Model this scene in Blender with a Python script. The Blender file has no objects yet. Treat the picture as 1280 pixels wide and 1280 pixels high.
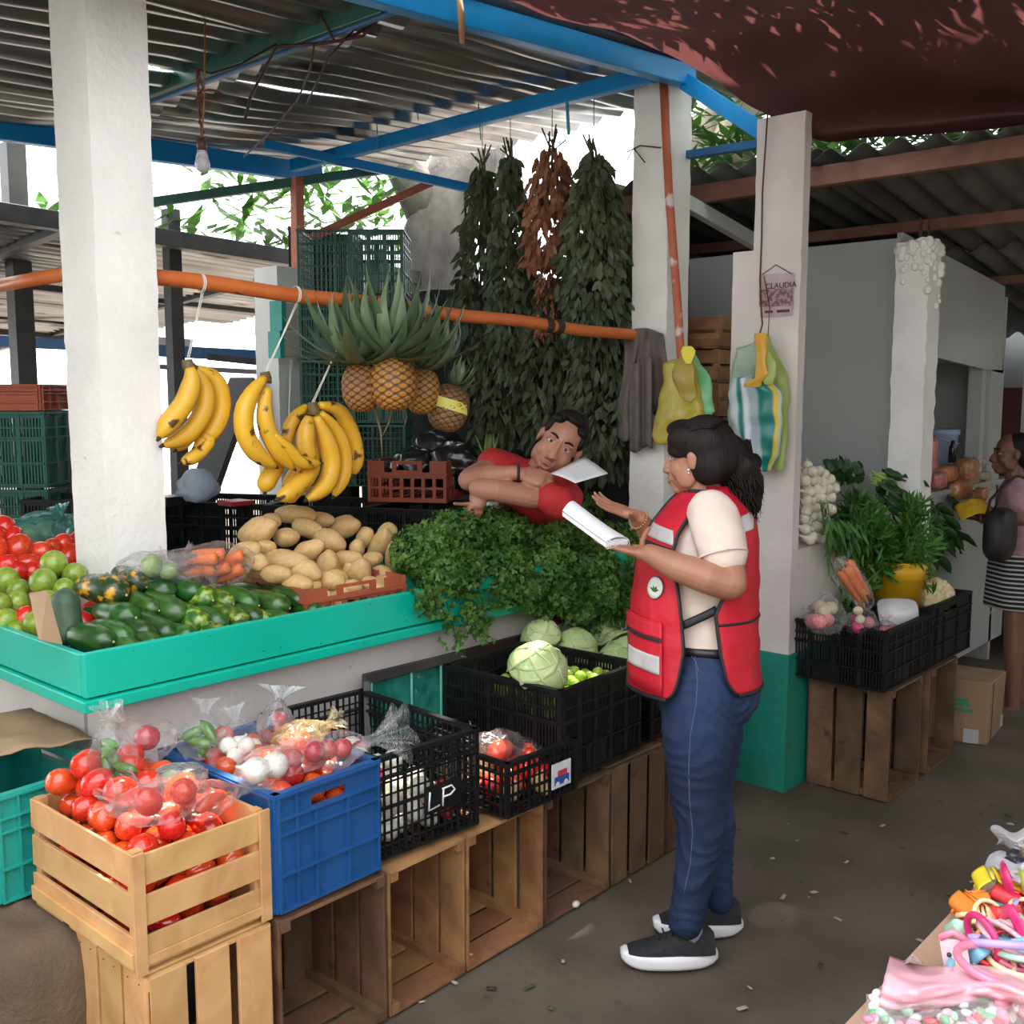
import bpy, bmesh, math, random
import numpy as np
from mathutils import Vector, Matrix, Euler, Quaternion, noise
R = random.Random(7)
PI = math.pi
rad = math.radians
S = bpy.context.scene
C = S.collection

# ---------------------------------------------------------------- camera
CAM_H, FOC, PITCH, AZ = 1.70, 1300.0, math.atan(147/1300.0), rad(41.6)
cd = bpy.data.cameras.new('camera'); cam = bpy.data.objects.new('camera', cd); C.objects.link(cam)
cd.sensor_width = 36.0; cd.lens = FOC/1280*36.0; cd.clip_start = 0.02; cd.clip_end = 200
cam.location = (0, 0, CAM_H)
cam.rotation_euler = (PI/2-PITCH, 0, AZ-PI/2)
S.camera = cam
FW = Vector((math.cos(AZ)*math.cos(PITCH), math.sin(AZ)*math.cos(PITCH), -math.sin(PITCH)))
RT = Vector((math.sin(AZ), -math.cos(AZ), 0))
UP = RT.cross(FW)
def ray(x, y): return FW + RT*((x-640)/FOC) + UP*((640-y)/FOC)
def Pz(x, y, z): r = ray(x, y); return r*((z-CAM_H)/r.z) + Vector((0, 0, CAM_H))
def PY(x, y, Y): r = ray(x, y); return r*(Y/r.y) + Vector((0, 0, CAM_H))
def PX(x, y, X): r = ray(x, y); return r*(X/r.x) + Vector((0, 0, CAM_H))
def Pd(x, y, d): return ray(x, y)*d + Vector((0, 0, CAM_H))

# ---------------------------------------------------------------- world, sun, exposure
S.view_settings.view_transform = 'Standard'; S.view_settings.look = 'None'
S.view_settings.exposure = 0.3; S.view_settings.gamma = 1.0; S.view_settings.use_curve_mapping = False
w = bpy.data.worlds.new('hazy_sky'); S.world = w; w.use_nodes = True
bg = w.node_tree.nodes['Background']
bg.inputs['Color'].default_value = (0.92, 0.96, 1.0, 1); bg.inputs['Strength'].default_value = 3.6
sl = bpy.data.lights.new('sun', 'SUN'); so = bpy.data.objects.new('sun', sl); C.objects.link(so)
sl.energy = 24.0; sl.angle = rad(2.0); sl.color = (1.0, 0.93, 0.82)
SUN_TO = Vector((0.45, 0.12, 1.0)).normalized()
so.rotation_euler = SUN_TO.to_track_quat('Z', 'Y').to_euler()
S.cycles.max_bounces = 8; S.cycles.transparent_max_bounces = 24; S.cycles.diffuse_bounces = 4
S.cycles.glossy_bounces = 3; S.cycles.transmission_bounces = 4; S.cycles.sample_clamp_indirect = 6.0
S.cycles.caustics_reflective = False; S.cycles.caustics_refractive = False
S.cycles.use_denoising = True
# ---------------------------------------------------------------- mesh helpers
def V(*a): return Vector(a)
class B:
    def __init__(s): s.v = []; s.f = []; s.mi = []; s.m = 0
    def add(s, vs, fs):
        o = len(s.v); s.v.extend([tuple(v) for v in vs]); s.f.extend([tuple(i+o for i in f) for f in fs]); s.mi.extend([s.m]*len(fs)); return s
    def hexa(s, p):   # 8 corners: bottom 4 ccw, top 4 ccw
        return s.add(p, [(3, 2, 1, 0), (4, 5, 6, 7), (0, 1, 5, 4), (1, 2, 6, 5), (2, 3, 7, 6), (3, 0, 4, 7)])
    def box(s, x0, x1, y0, y1, z0, z1):
        return s.hexa([(x0, y0, z0), (x1, y0, z0), (x1, y1, z0), (x0, y1, z0), (x0, y0, z1), (x1, y0, z1), (x1, y1, z1), (x0, y1, z1)])
    def obox(s, c, a, b, d):      # centre and three half vectors
        c, a, b, d = Vector(c), Vector(a), Vector(b), Vector(d)
        return s.hexa([c-a-b-d, c+a-b-d, c+a+b-d, c-a+b-d, c-a-b+d, c+a-b+d, c+a+b+d, c-a+b+d])
    def beam(s, p, q, w_, h_, up=(0, 0, 1)):
        p, q = Vector(p), Vector(q); d = (q-p); l = d.length; d.normalize()
        sd = d.cross(Vector(up))
        if sd.length < 1e-4: sd = d.cross(Vector((0, 1, 0)))
        sd.normalize(); u = sd.cross(d).normalized()
        return s.obox((p+q)/2, d*l/2, sd*w_/2, u*h_/2)
    def tube(s, pts, r, n=8, caps=True, flat=1.0, up=None):
        pts = [Vector(p) for p in pts]; k = len(pts)
        rs = [r]*k if isinstance(r, (int, float)) else list(r)
        vs = []; fs = []; prev = None
        for i, p in enumerate(pts):
            t = (pts[min(i+1, k-1)]-pts[max(i-1, 0)])
            t = t.normalized() if t.length > 1e-9 else Vector((0, 0, 1))
            if prev is None:
                u0 = Vector(up) if up is not None else (Vector((0, 0, 1)) if abs(t.z) < .9 else Vector((1, 0, 0)))
                a = (u0 - t*u0.dot(t)).normalized()
            else: a = (prev - t*prev.dot(t)).normalized()
            prev = a; b = t.cross(a)
            for j in range(n):
                th = 2*PI*j/n; vs.append(p + a*math.cos(th)*rs[i] + b*math.sin(th)*rs[i]*flat)
        for i in range(k-1):
            for j in range(n):
                fs.append((i*n+j, i*n+(j+1) % n, (i+1)*n+(j+1) % n, (i+1)*n+j))
        if caps: fs.append(tuple(range(n))[::-1]); fs.append(tuple(range((k-1)*n, k*n)))
        return s.add(vs, fs)
    def ell(s, c, r, n=12, m=8, rot=None, fn=None):
        c = Vector(c); r = (r, r, r) if isinstance(r, (int, float)) else r
        vs = []; fs = []
        for i in range(m+1):
            ph = PI*i/m
            for j in range(n):
                th = 2*PI*j/n; d = Vector((math.sin(ph)*math.cos(th), math.sin(ph)*math.sin(th), math.cos(ph)))
                k = fn(d) if fn else 1
                p = Vector((d.x*r[0]*k, d.y*r[1]*k, d.z*r[2]*k))
                if rot is not None: p = rot @ p
                vs.append(c+p)
        for i in range(m):
            for j in range(n): fs.append((i*n+j, (i+1)*n+j, (i+1)*n+(j+1) % n, i*n+(j+1) % n))
        return s.add(vs, fs)
    def lathe(s, prof, n=16, c=(0, 0, 0), rot=None, close=False):
        c = Vector(c); vs = []; fs = []
        for r_, z in prof:
            for j in range(n):
                th = 2*PI*j/n; p = Vector((r_*math.cos(th), r_*math.sin(th), z))
                if rot is not None: p = rot @ p
                vs.append(c+p)
        k = len(prof)
        for i in range(k-1):
            for j in range(n): fs.append((i*n+j, i*n+(j+1) % n, (i+1)*n+(j+1) % n, (i+1)*n+j))
        if close: fs.append(tuple(range(n))[::-1]); fs.append(tuple(range((k-1)*n, k*n)))
        return s.add(vs, fs)
    def grid(s, fn, nu, nv, wrap=False):
        vs = [fn(i/nu, j/nv) for j in range(nv+1) for i in range(nu+(0 if wrap else 1))]
        w_ = nu if wrap else nu+1; fs = []
        for j in range(nv):
            for i in range(nu):
                a = j*w_+i; b = j*w_+(i+1) % w_; fs.append((a, b, b+w_, a+w_))
        return s.add(vs, fs)
    def mesh(s, name, mats, smooth=True):
        me = bpy.data.meshes.new(name); me.from_pydata(s.v, [], s.f)
        for m_ in (mats if isinstance(mats, (list, tuple)) else [mats]): me.materials.append(m_)
        if smooth and len(me.polygons): me.polygons.foreach_set('use_smooth', [True]*len(me.polygons))
        if s.m or any(s.mi): me.polygons.foreach_set('material_index', s.mi)
        me.update(); return me
    def build(s, name, mats, parent=None, smooth=True, world=True, thick=0, bevel=0, sub=0, auto=None, **tg):
        me = s.mesh(name, mats, smooth)
        if auto: 
            me.set_sharp_from_angle(angle=rad(auto))
        o = bpy.data.objects.new(name, me); C.objects.link(o)
        if parent is not None:
            o.parent = parent
            if world:
                off = Vector((0, 0, 0)); q = parent
                while q is not None: off += q.location; q = q.parent
                me.transform(Matrix.Translation(-off))
        if bevel: md = o.modifiers.new('bevel', 'BEVEL'); md.width = bevel; md.segments = 2; md.limit_method = 'ANGLE'
        if thick: md = o.modifiers.new('solid', 'SOLIDIFY'); md.thickness = thick; md.offset = 0
        if sub: md = o.modifiers.new('sub', 'SUBSURF'); md.levels = sub; md.render_levels = sub
        if tg: tag(o, **tg)
        return o
def tag(o, label=None, cat=None, group=None, kind=None):
    if label: o['label'] = label
    if cat: o['category'] = cat
    if group: o['group'] = group
    if kind: o['kind'] = kind
    return o
def thing(name, label, cat, loc=(0, 0, 0), rot=(0, 0, 0), group=None, scale=1):
    o = bpy.data.objects.new(name, None); C.objects.link(o); o.location = loc; o.rotation_euler = rot; o.scale = (scale,)*3
    o.empty_display_size = .05
    return tag(o, label, cat, group)
def dup(o, loc=None, rot=None, scale=None, label=None, group=None, parent=None):
    c = o.copy(); C.objects.link(c); c.parent = parent
    if loc is not None: c.location = loc
    if rot is not None: c.rotation_euler = rot
    if scale is not None: c.scale = (scale,)*3 if isinstance(scale, (int, float)) else scale
    if label: c['label'] = label
    if group: c['group'] = group
    for ch in KIDS.get(o.name, []) or [x for x in o.children]:
        dup(ch, parent=c)
    return c
KIDS = {}
def place(me, name, loc, rot=(0, 0, 0), scale=1, parent=None, **tg):      # an object on shared mesh data
    o = bpy.data.objects.new(name, me); C.objects.link(o); o.location = loc
    if isinstance(rot, Matrix): o.rotation_euler = rot.to_euler()
    else: o.rotation_euler = rot
    o.scale = (scale,)*3 if isinstance(scale, (int, float)) else scale
    if parent is not None: o.parent = parent; o.location = Vector(loc)
    if tg: tag(o, **tg)
    return o
def remesh(b, name, mat, parent=None, vox=.008, smooth=4, fac=.6, world=True, dispf=None, dec=None, **tg):
    """union of overlapping closed pieces as one continuous skin"""
    me = b.mesh(name+'_tmp', mat); o = bpy.data.objects.new(name+'_tmp', me); C.objects.link(o)
    md = o.modifiers.new('r', 'REMESH'); md.mode = 'VOXEL'; md.voxel_size = vox; md.use_smooth_shade = True
    md = o.modifiers.new('s', 'SMOOTH'); md.iterations = smooth; md.factor = fac
    if dec: md = o.modifiers.new('d', 'DECIMATE'); md.ratio = dec
    dg = bpy.context.evaluated_depsgraph_get(); dg.update()
    m2 = bpy.data.meshes.new_from_object(o.evaluated_get(dg)); m2.name = name
    bpy.data.objects.remove(o); bpy.data.meshes.remove(me)
    m2.polygons.foreach_set('use_smooth', [True]*len(m2.polygons))
    if dispf:
        n = len(m2.vertices); co = np.empty(n*3, 'f'); m2.vertices.foreach_get('co', co); co = co.reshape(-1, 3)
        no = np.array([tuple(v.normal) for v in m2.vertices], 'f')
        co = dispf(co, no); m2.vertices.foreach_set('co', co.astype('f').ravel()); m2.update()
    if not len(m2.materials): m2.materials.append(mat)
    o = bpy.data.objects.new(name, m2); C.objects.link(o)
    if parent is not None:
        o.parent = parent
        if world:
            off = Vector((0, 0, 0)); q = parent
            while q is not None: off += q.location; q = q.parent
            m2.transform(Matrix.Translation(-off))
    if tg: tag(o, **tg)
    return o
def ordw(n, tot):
    W_ = ['leftmost', 'second from the left', 'third from the left', 'fourth from the left', 'fifth from the left', 'sixth from the left', 'seventh from the left', 'eighth from the left']
    if n == tot-1 and n > 0: return 'rightmost'
    return W_[n] if n < len(W_) else '%dth from the left' % (n+1)
def row_labels(pts, nrows, fmt, rows=('top', 'second', 'third', 'fourth', 'fifth', 'sixth', 'seventh', 'eighth', 'ninth', 'tenth')):
    """labels by row and place in the row for things laid out like the photograph's heap"""
    idx = sorted(range(len(pts)), key=lambda i: pts[i][1]); out = [None]*len(pts); per = max(1, math.ceil(len(pts)/nrows))
    for r_ in range(nrows):
        seg = sorted(idx[r_*per:(r_+1)*per], key=lambda i: pts[i][0])
        for k, i in enumerate(seg): out[i] = fmt % (ordw(k, len(seg)), rows[r_])
    return out
def project(p): v = Vector(p)-Vector((0, 0, CAM_H)); d = v.dot(FW); return 640+FOC*v.dot(RT)/d, 640-FOC*v.dot(UP)/d, d
def top_ones(items, n):
    """those of a packed heap that nothing hides from where the viewer stands"""
    pr = [project(p[:3])+(p[3],) for p in items]; vis = []
    for i, (x, y, d, r_) in enumerate(pr):
        if not any(j != i and q[2] < d-.01 and (q[0]-x)**2+(q[1]-y)**2 < (q[3]*FOC/q[2]*.95)**2 for j, q in enumerate(pr)): vis.append((-items[i][2], i))
    return [i for _, i in sorted(vis)[:n]], pr
def lerp(a, b, t): return a+(b-a)*t
def fbm(p, s=1.0, seed=0): return noise.noise(Vector(p)*s + Vector((seed*7.3, seed*3.1, seed*1.7)))

# ---------------------------------------------------------------- materials
MATS = {}
def mat(name, col, rough=.6, col2=None, ns=8.0, bump=0.0, bs=None, metal=0.0, vary=0.0, detail=4, stretch=None, spec=.5, trans=0.0, alpha=1.0, coat=0.0, sss=0.0, mixlo=.35, mixhi=.65, transl=0.0, spots=None, distort=0):
    if name in MATS: return MATS[name]
    m = bpy.data.materials.new(name); m.use_nodes = True; nt = m.node_tree; N = nt.nodes; L = nt.links
    p = N['Principled BSDF']; out = N['Material Output']
    p.inputs['Roughness'].default_value = rough; p.inputs['Metallic'].default_value = metal
    p.inputs['Specular IOR Level'].default_value = spec
    if coat: p.inputs['Coat Weight'].default_value = coat; p.inputs['Coat Roughness'].default_value = .15
    if sss: p.inputs['Subsurface Weight'].default_value = sss; p.inputs['Subsurface Radius'].default_value = (.02, .008, .004); p.inputs['Subsurface Scale'].default_value = 1.0
    if trans: p.inputs['Transmission Weight'].default_value = trans
    if alpha < 1: p.inputs['Alpha'].default_value = alpha
    tc = N.new('ShaderNodeTexCoord'); mp = N.new('ShaderNodeMapping'); L.new(tc.outputs['Object'], mp.inputs['Vector'])
    if stretch: mp.inputs['Scale'].default_value = stretch
    last = None
    if col2 is not None:
        nz = N.new('ShaderNodeTexNoise'); nz.inputs['Scale'].default_value = ns; nz.inputs['Detail'].default_value = detail; nz.inputs['Distortion'].default_value = distort
        L.new(mp.outputs['Vector'], nz.inputs['Vector'])
        r = N.new('ShaderNodeValToRGB'); r.color_ramp.elements[0].position = mixlo; r.color_ramp.elements[1].position = mixhi
        r.color_ramp.elements[0].color = (*col, 1); r.color_ramp.elements[1].color = (*col2, 1)
        L.new(nz.outputs['Fac'], r.inputs['Fac']); last = r.outputs['Color']
    else:
        rgb = N.new('ShaderNodeRGB'); rgb.outputs[0].default_value = (*col, 1); last = rgb.outputs[0]
    if spots:   # (colour, scale, threshold)
        n2 = N.new('ShaderNodeTexNoise'); n2.inputs['Scale'].default_value = spots[1]; n2.inputs['Detail'].default_value = 5
        L.new(mp.outputs['Vector'], n2.inputs['Vector'])
        r2 = N.new('ShaderNodeValToRGB'); r2.color_ramp.elements[0].position = spots[2]; r2.color_ramp.elements[1].position = spots[2]+.05
        L.new(n2.outputs['Fac'], r2.inputs['Fac'])
        mx = N.new('ShaderNodeMix'); mx.data_type = 'RGBA'; L.new(r2.outputs['Color'], mx.inputs['Factor']); L.new(last, mx.inputs['A']); mx.inputs['B'].default_value = (*spots[0], 1)
        last = mx.outputs['Result']
    if vary:
        oi = N.new('ShaderNodeObjectInfo'); hs = N.new('ShaderNodeHueSaturation')
        mr = N.new('ShaderNodeMapRange'); mr.inputs['To Min'].default_value = 1-vary; mr.inputs['To Max'].default_value = 1+vary
        mh = N.new('ShaderNodeMapRange'); mh.inputs['To Min'].default_value = .5-vary*.05; mh.inputs['To Max'].default_value = .5+vary*.05
        L.new(oi.outputs['Random'], mr.inputs['Value']); L.new(mr.outputs[0], hs.inputs['Value'])
        fr = N.new('ShaderNodeMath'); fr.operation = 'MULTIPLY'; fr.inputs[1].default_value = 7.13; L.new(oi.outputs['Random'], fr.inputs[0])
        f2 = N.new('ShaderNodeMath'); f2.operation = 'FRACT'; L.new(fr.outputs[0], f2.inputs[0]); L.new(f2.outputs[0], mh.inputs['Value']); L.new(mh.outputs[0], hs.inputs['Hue'])
        L.new(last, hs.inputs['Color']); last = hs.outputs['Color']
    L.new(last, p.inputs['Base Color'])
    if bump:
        nb = N.new('ShaderNodeTexNoise'); nb.inputs['Scale'].default_value = bs or ns*3; nb.inputs['Detail'].default_value = 5
        L.new(mp.outputs['Vector'], nb.inputs['Vector'])
        bp = N.new('ShaderNodeBump'); bp.inputs['Strength'].default_value = bump; bp.inputs['Distance'].default_value = .01
        L.new(nb.outputs['Fac'], bp.inputs['Height']); L.new(bp.outputs[0], p.inputs['Normal'])
    if transl:
        tr = N.new('ShaderNodeBsdfTranslucent'); L.new(last, tr.inputs['Color']); ms = N.new('ShaderNodeMixShader'); ms.inputs[0].default_value = transl
        L.new(p.outputs[0], ms.inputs[1]); L.new(tr.outputs[0], ms.inputs[2]); L.new(ms.outputs[0], out.inputs['Surface'])
    MATS[name] = m; return m
def film(name, col=(1, 1, 1), opac=.25, rough=.17, ns=14):      # thin clear plastic
    if name in MATS: return MATS[name]
    m = bpy.data.materials.new(name); m.use_nodes = True; nt = m.node_tree; N = nt.nodes; L = nt.links; N.clear()
    out = N.new('ShaderNodeOutputMaterial'); tr = N.new('ShaderNodeBsdfTransparent'); tr.inputs[0].default_value = (*[lerp(1, c, .35) for c in col], 1)
    gl = N.new('ShaderNodeBsdfGlossy'); gl.inputs['Roughness'].default_value = rough; df = N.new('ShaderNodeBsdfDiffuse'); df.inputs[0].default_value = (*col, 1)
    tc = N.new('ShaderNodeTexCoord'); nz = N.new('ShaderNodeTexNoise'); nz.inputs['Scale'].default_value = ns; nz.inputs['Detail'].default_value = 3; nz.inputs['Distortion'].default_value = 1.5
    L.new(tc.outputs['Object'], nz.inputs[0])
    bp = N.new('ShaderNodeBump'); bp.inputs['Strength'].default_value = .4; bp.inputs['Distance'].default_value = .02; L.new(nz.outputs[0], bp.inputs['Height'])
    L.new(bp.outputs[0], gl.inputs['Normal'])
    lw = N.new('ShaderNodeLayerWeight'); lw.inputs[0].default_value = .35; L.new(bp.outputs[0], lw.inputs['Normal'])
    a1 = N.new('ShaderNodeMixShader'); a1.inputs[0].default_value = .45; L.new(df.outputs[0], a1.inputs[1]); L.new(gl.outputs[0], a1.inputs[2])
    mr = N.new('ShaderNodeMapRange'); mr.inputs['To Min'].default_value = opac*.45; mr.inputs['To Max'].default_value = min(1, opac*2.6); L.new(lw.outputs['Fresnel'], mr.inputs[0])
    a2 = N.new('ShaderNodeMixShader'); L.new(mr.outputs[0], a2.inputs[0]); L.new(tr.outputs[0], a2.inputs[1]); L.new(a1.outputs[0], a2.inputs[2]); L.new(a2.outputs[0], out.inputs[0])
    MATS[name] = m; return m

WHITE = mat('whitewash', (.88, .865, .83), .75, (.76, .74, .71), 3.0, .35, 40, spots=((.50, .47, .45), 9, .74))
WHITE2 = mat('whitewash_pink', (.72, .65, .62), .75, (.60, .54, .52), 2.5, .3, 30, spots=((.36, .32, .30), 12, .70))
GREENP = mat('green_dado', (.010, .26, .19), .45, (.02, .20, .15), 5, .3, 30, spots=((.10, .09, .06), 7, .68))
TEAL = mat('teal_paint', (.0, .50, .37), .38, (.0, .44, .32), 3, .12, 25, spots=((.02, .32, .25), 22, .68))
CONC = mat('concrete_floor', (.080, .062, .045), .7, (.13, .104, .078), 2.6, .35, 22, detail=10, spots=((.060, .047, .036), 9.1, .68))
BLUEP = mat('blue_paint', (.0, .26, .68), .4, (.0, .22, .60), 6, .1, 30)
BLUED = mat('dark_blue_paint', (.01, .13, .34), .45, (.02, .10, .25), 6, .1, 30)
GREEND = mat('dark_green_paint', (.015, .13, .09), .45, (.03, .09, .07), 6, .1, 30)
RUST = mat('orange_pole_paint', (.55, .13, .03), .4, (.62, .17, .04), 9, .15, 40, spots=((.12, .05, .03), 13, .66))
RUSTP = mat('rusty_orange_post', (.42, .10, .045), .55, (.50, .13, .06), 9, .15, 40, spots=((.65, .58, .52), 8, .62))
BROWNM = mat('brown_steel', (.16, .06, .04), .5, (.22, .09, .06), 8, .1, 30)
DARKM = mat('dark_steel', (.035, .033, .034), .5, (.06, .055, .05), 8, .1, 30)
ZINC = mat('zinc_sheet', (.50, .52, .55), .30, (.28, .29, .31), 2.2, .06, 20, metal=.85, spots=((.13, .125, .12), 2.4, .62), stretch=(.5, 2, 1))
ASBES = mat('grey_fibre_sheet', (.075, .08, .08), .6, (.14, .145, .14), 3, .2, 20)
PINE = mat('new_pine', (.66, .39, .17), .55, (.52, .28, .11), 6, .12, 60, vary=.12, stretch=(1, 1, 1), distort=1.2, spots=((.34, .17, .07), 10, .73))
OLDW = mat('old_crate_wood', (.165, .085, .042), .7, (.085, .046, .026), 5, .3, 40, vary=.28, distort=1.5, spots=((.05, .03, .02), 9, .66))
MIDW = mat('mid_crate_wood', (.34, .165, .07), .65, (.19, .088, .038), 5, .25, 40, vary=.22, distort=1.5, spots=((.10, .055, .03), 9, .68))
BLACKP = mat('black_crate_plastic', (.006, .006, .007), .45, (.011, .011, .012), 30, .08, 60, spec=.28)
BLUEC = mat('blue_crate_plastic', (.010, .075, .235), .5, (.014, .09, .28), 7, .08, 50)
GREENC = mat('green_crate_plastic', (.010, .085, .058), .5, (.016, .11, .075), 6, .06, 40)
TEALC = mat('teal_crate_plastic', (.015, .30, .25), .45, (.02, .35, .30), 6, .06, 40)
REDC = mat('terracotta_crate_plastic', (.42, .095, .045), .5, (.36, .08, .04), 6, .06, 40)
STRING = mat('white_string', (.75, .72, .66), .8)
WIRE = mat('dark_wire', (.03, .012, .012), .6)
NAILM = mat('nail_steel', (.08, .05, .04), .5)
METALW = mat('white_enamel_metal', (.50, .52, .50), .28, (.45, .47, .45), 1.5, .03, 6)
PAPER = mat('white_paper', (.80, .80, .82), .6)
# ================================================================ setting
def struct(b, name, m, label, parent=None, **k):
    k.setdefault('auto', 40)
    o = b.build(name, m, parent, **k)
    if parent is None: o['kind'] = 'structure'
    if label: o['label'] = label
    return o
def rough_col(b, x0, x1, y0, y1, z0, z1, amp=.006, seed=0, seg=.05, top=.0):
    """hand plastered pillar: subdivided box with uneven edges"""
    nz_ = max(2, int((z1-z0)/seg)); ring = []
    k = 4
    for i in range(k): ring.append((lerp(x0, x1, i/k), y0))
    for i in range(k): ring.append((x1, lerp(y0, y1, i/k)))
    for i in range(k): ring.append((lerp(x1, x0, i/k), y1))
    for i in range(k): ring.append((x0, lerp(y1, y0, i/k)))
    n = len(ring); cx, cy = (x0+x1)/2, (y0+y1)/2; vs = []; fs = []
    for i in range(nz_+1):
        z = lerp(z0, z1, i/nz_)
        for j, (x, y) in enumerate(ring):
            a = amp*(1.6 if j % k == 0 else .7)
            dx = fbm((0, 0, z*1.6), 1, seed)*amp*.8+fbm((x*9, y*9, z*16), 1, seed+3)*a*.55
            dy = fbm((3, 0, z*1.6), 1, seed+9)*amp*.8+fbm((x*9, y*9, z*16), 1, seed+5)*a*.55
            q = 1
            vs.append((cx+(x-cx)*q+dx, cy+(y-cy)*q+dy, z+(fbm((x*20, y*20, 0), 1, seed)*top if i == nz_ else 0)))
    for i in range(nz_):
        for j in range(n): fs.append((i*n+j, i*n+(j+1) % n, (i+1)*n+(j+1) % n, (i+1)*n+j))
    fs.append(tuple(range(n))[::-1]); fs.append(tuple(range(nz_*n, (nz_+1)*n)))
    b.add(vs, fs)
    return b

b = B(); b.grid(lambda u, v: (-9+30*u, -9+30*v, fbm((u*40, v*40, 0))*.006), 120, 120)
struct(b, 'floor', CONC, 'dark stained rough concrete market floor')
# wall under the display counter (an L that turns the corner under the left end)
b = B(); rough_col(b, 1.36, 4.02, 2.68, 2.84, 0, .885, .003, 1)
struct(b, 'wall_counter', WHITE2, 'whitewashed masonry wall carrying the teal counter')
b = B(); rough_col(b, 1.36, 1.50, 2.86, 6.2, 0, .885, .003, 2)
struct(b, 'wall_counter_side', WHITE2, 'whitewashed side wall under the left run of the teal counter')
# pillars
b = B(); rough_col(b, 1.528, 1.722, 3.0, 3.22, .90, 2.93, .006, 3)
struct(b, 'pillar', WHITE, 'thick sunlit whitewashed pillar rising from the produce counter')
b = B(); rough_col(b, 4.02, 4.20, 2.64, 2.83, 0, 3.07, .006, 4)
struct(b, 'pillar', WHITE, 'white pillar with grey cloth hanging beside it, at the end of the orange pole')
b = B(); rough_col(b, 4.005, 4.062, 1.985, 2.20, 1.0, 2.83, .004, 5)
p3 = struct(b, 'pillar', WHITE2, 'white pillar carrying the paper poster, behind the woman in the red vest')
b = B(); rough_col(b, 4.008, 4.07, 1.99, 2.30, .60, 2.30, .004, 6)
b2 = B(); rough_col(b2, 3.995, 4.085, 1.98, 2.36, 0, .60, .005, 7); rough_col(b2, 4.08, 5.2, 1.982, 2.03, 0, .60, .003, 17)
struct(b, 'wall_short', WHITE2, 'short white wall between the two market stalls')
struct(b2, 'baseboard_green', GREENP, 'green painted foot of the short white wall')
b = B(); rough_col(b, 4.075, 5.20, 1.995, 2.10, 0, 1.045, .004, 8)
struct(b, 'wall_low', WHITE2, 'low white wall behind the crates of the right stall')
b = B(); rough_col(b, 5.02, 5.17, 1.84, 2.00, 0, 2.42, .009, 9, top=.03)
b.m = 0
for i in range(70):      # crumbling mortar lumps at the head of the pillar
    z = 2.42-abs(R.gauss(0, .10)); x = R.choice([5.02, R.uniform(5.02, 5.17)]); y = 1.84 if x > 5.021 else R.uniform(1.84, 2.0)
    b.ell((x, y, z), R.uniform(.012, .026), 6, 4)
p4 = struct(b, 'pillar', WHITE, 'white pillar with broken crumbling top and bare rebar')
for q in ((5.06, 1.90), (5.12, 1.93), (5.10, 1.88)):
    b = B(); b.tube([(q[0], q[1], 2.38), (q[0]+.003, q[1], R.uniform(2.50, 2.56))], .004, 6); b.build('rebar', NAILM, p4)

# stall roof: corrugated sheets whose ridges run along X
def corr_sheet(parent, o, ul, vl, L_, W_, pitch, amp, m, name='corrugated_sheet', nl=6, jit=.0, per=8):
    """o corner, ul along the ridges (length L_), vl across (width W_)"""
    o, ul, vl = Vector(o), Vector(ul).normalized(), Vector(vl).normalized(); n = ul.cross(vl)
    nv = int(W_/pitch*per); sd = R.random()*9
    b = B()
    b.grid(lambda u, v: o+ul*(L_*u)+vl*(W_*v)+n*(amp*math.sin(2*PI*W_*v/pitch)+jit*fbm((u*3, v*2, sd))), nl, nv)
    return b.build(name, m, parent, thick=.002)
ceil = thing('ceiling', None, None); ceil['kind'] = 'structure'; ceil['label'] = 'corrugated zinc roof over the fruit stall'
y = 2.50
k = 0
while y < 5.3:
    for x0, L_ in ((-3.6, 3.9), (.2, 2.5), (2.62, 2.25)):  # leftmost run is out of view, added to darken the left-facing sides
        corr_sheet(ceil, (x0, y, 3.15-.075*(4.1-x0)+.012*(k % 2)+.010*(x0 > 2)), (1, 0, .075), (0, 1, .0), L_, .80, .155, .024, ZINC, jit=.03)
    y += .76+(.02 if k == 1 else 0); k += 1
# steel members
def steel(name, p, q, w_, h_, m, label):
    b = B(); b.beam(p, q, w_, h_); o = b.build(name, m, None, smooth=False, bevel=.004); tag(o, label, kind='structure'); return o
steel('roof_beam', (.2, 2.585, 2.80), (4.10, 2.585, 3.092), .06, .09, BLUEP, 'bright blue front roof beam above the fruit stall')
steel('roof_beam', tuple(PY(-60, 152, 5.3)), tuple(PY(400, 218, 5.3)), .06, .11, BLUEP, 'blue rear roof beam behind the light bulb')
steel('roof_beam', tuple(Pz(484, 0, 3.0)), tuple(PX(150, 124, 2.50)), .05, .09, GREEND, 'dark green cross beam with tangled wires')
steel('roof_beam', tuple(Pz(497, 6, 2.97)), tuple(PX(150, 138, 2.53)), .02, .05, BLUED, 'thin blue strip beside the green cross beam')
steel('roof_beam', (3.86, 2.62, 3.06), (3.90, 5.2, 3.05), .05, .07, BLUEP, 'blue cross beam in front of the hanging herbs')
steel('roof_beam', tuple(PY(330, 180, 5.0)), tuple(PY(600, 238, 4.3)), .04, .05, BLUEP, 'thin blue brace between the rear beam and the herbs')
steel('roof_beam', (4.05, 2.58, 3.06), (4.10, 2.14, 2.74), .05, .07, BLUEP, 'short blue sloping beam between the two right pillars')
steel('roof_beam', tuple(PX(838, 197, 4.2)), tuple(PX(950, 180, 4.1)), .04, .035, BLUED, 'thin dark blue tie between the two right pillars')
b = B(); b.tube([PX(829, 95, 4.0), PX(836, 240, 4.0), PX(847, 380, 4.0), PX(856, 520, 4.0), PX(866, 700, 4.0), (3.98, 2.45, 0)], .019, 10)
b.build('steel_post', RUSTP, None, label='rusty orange steel post with peeling white paint', kind='structure')
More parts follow.
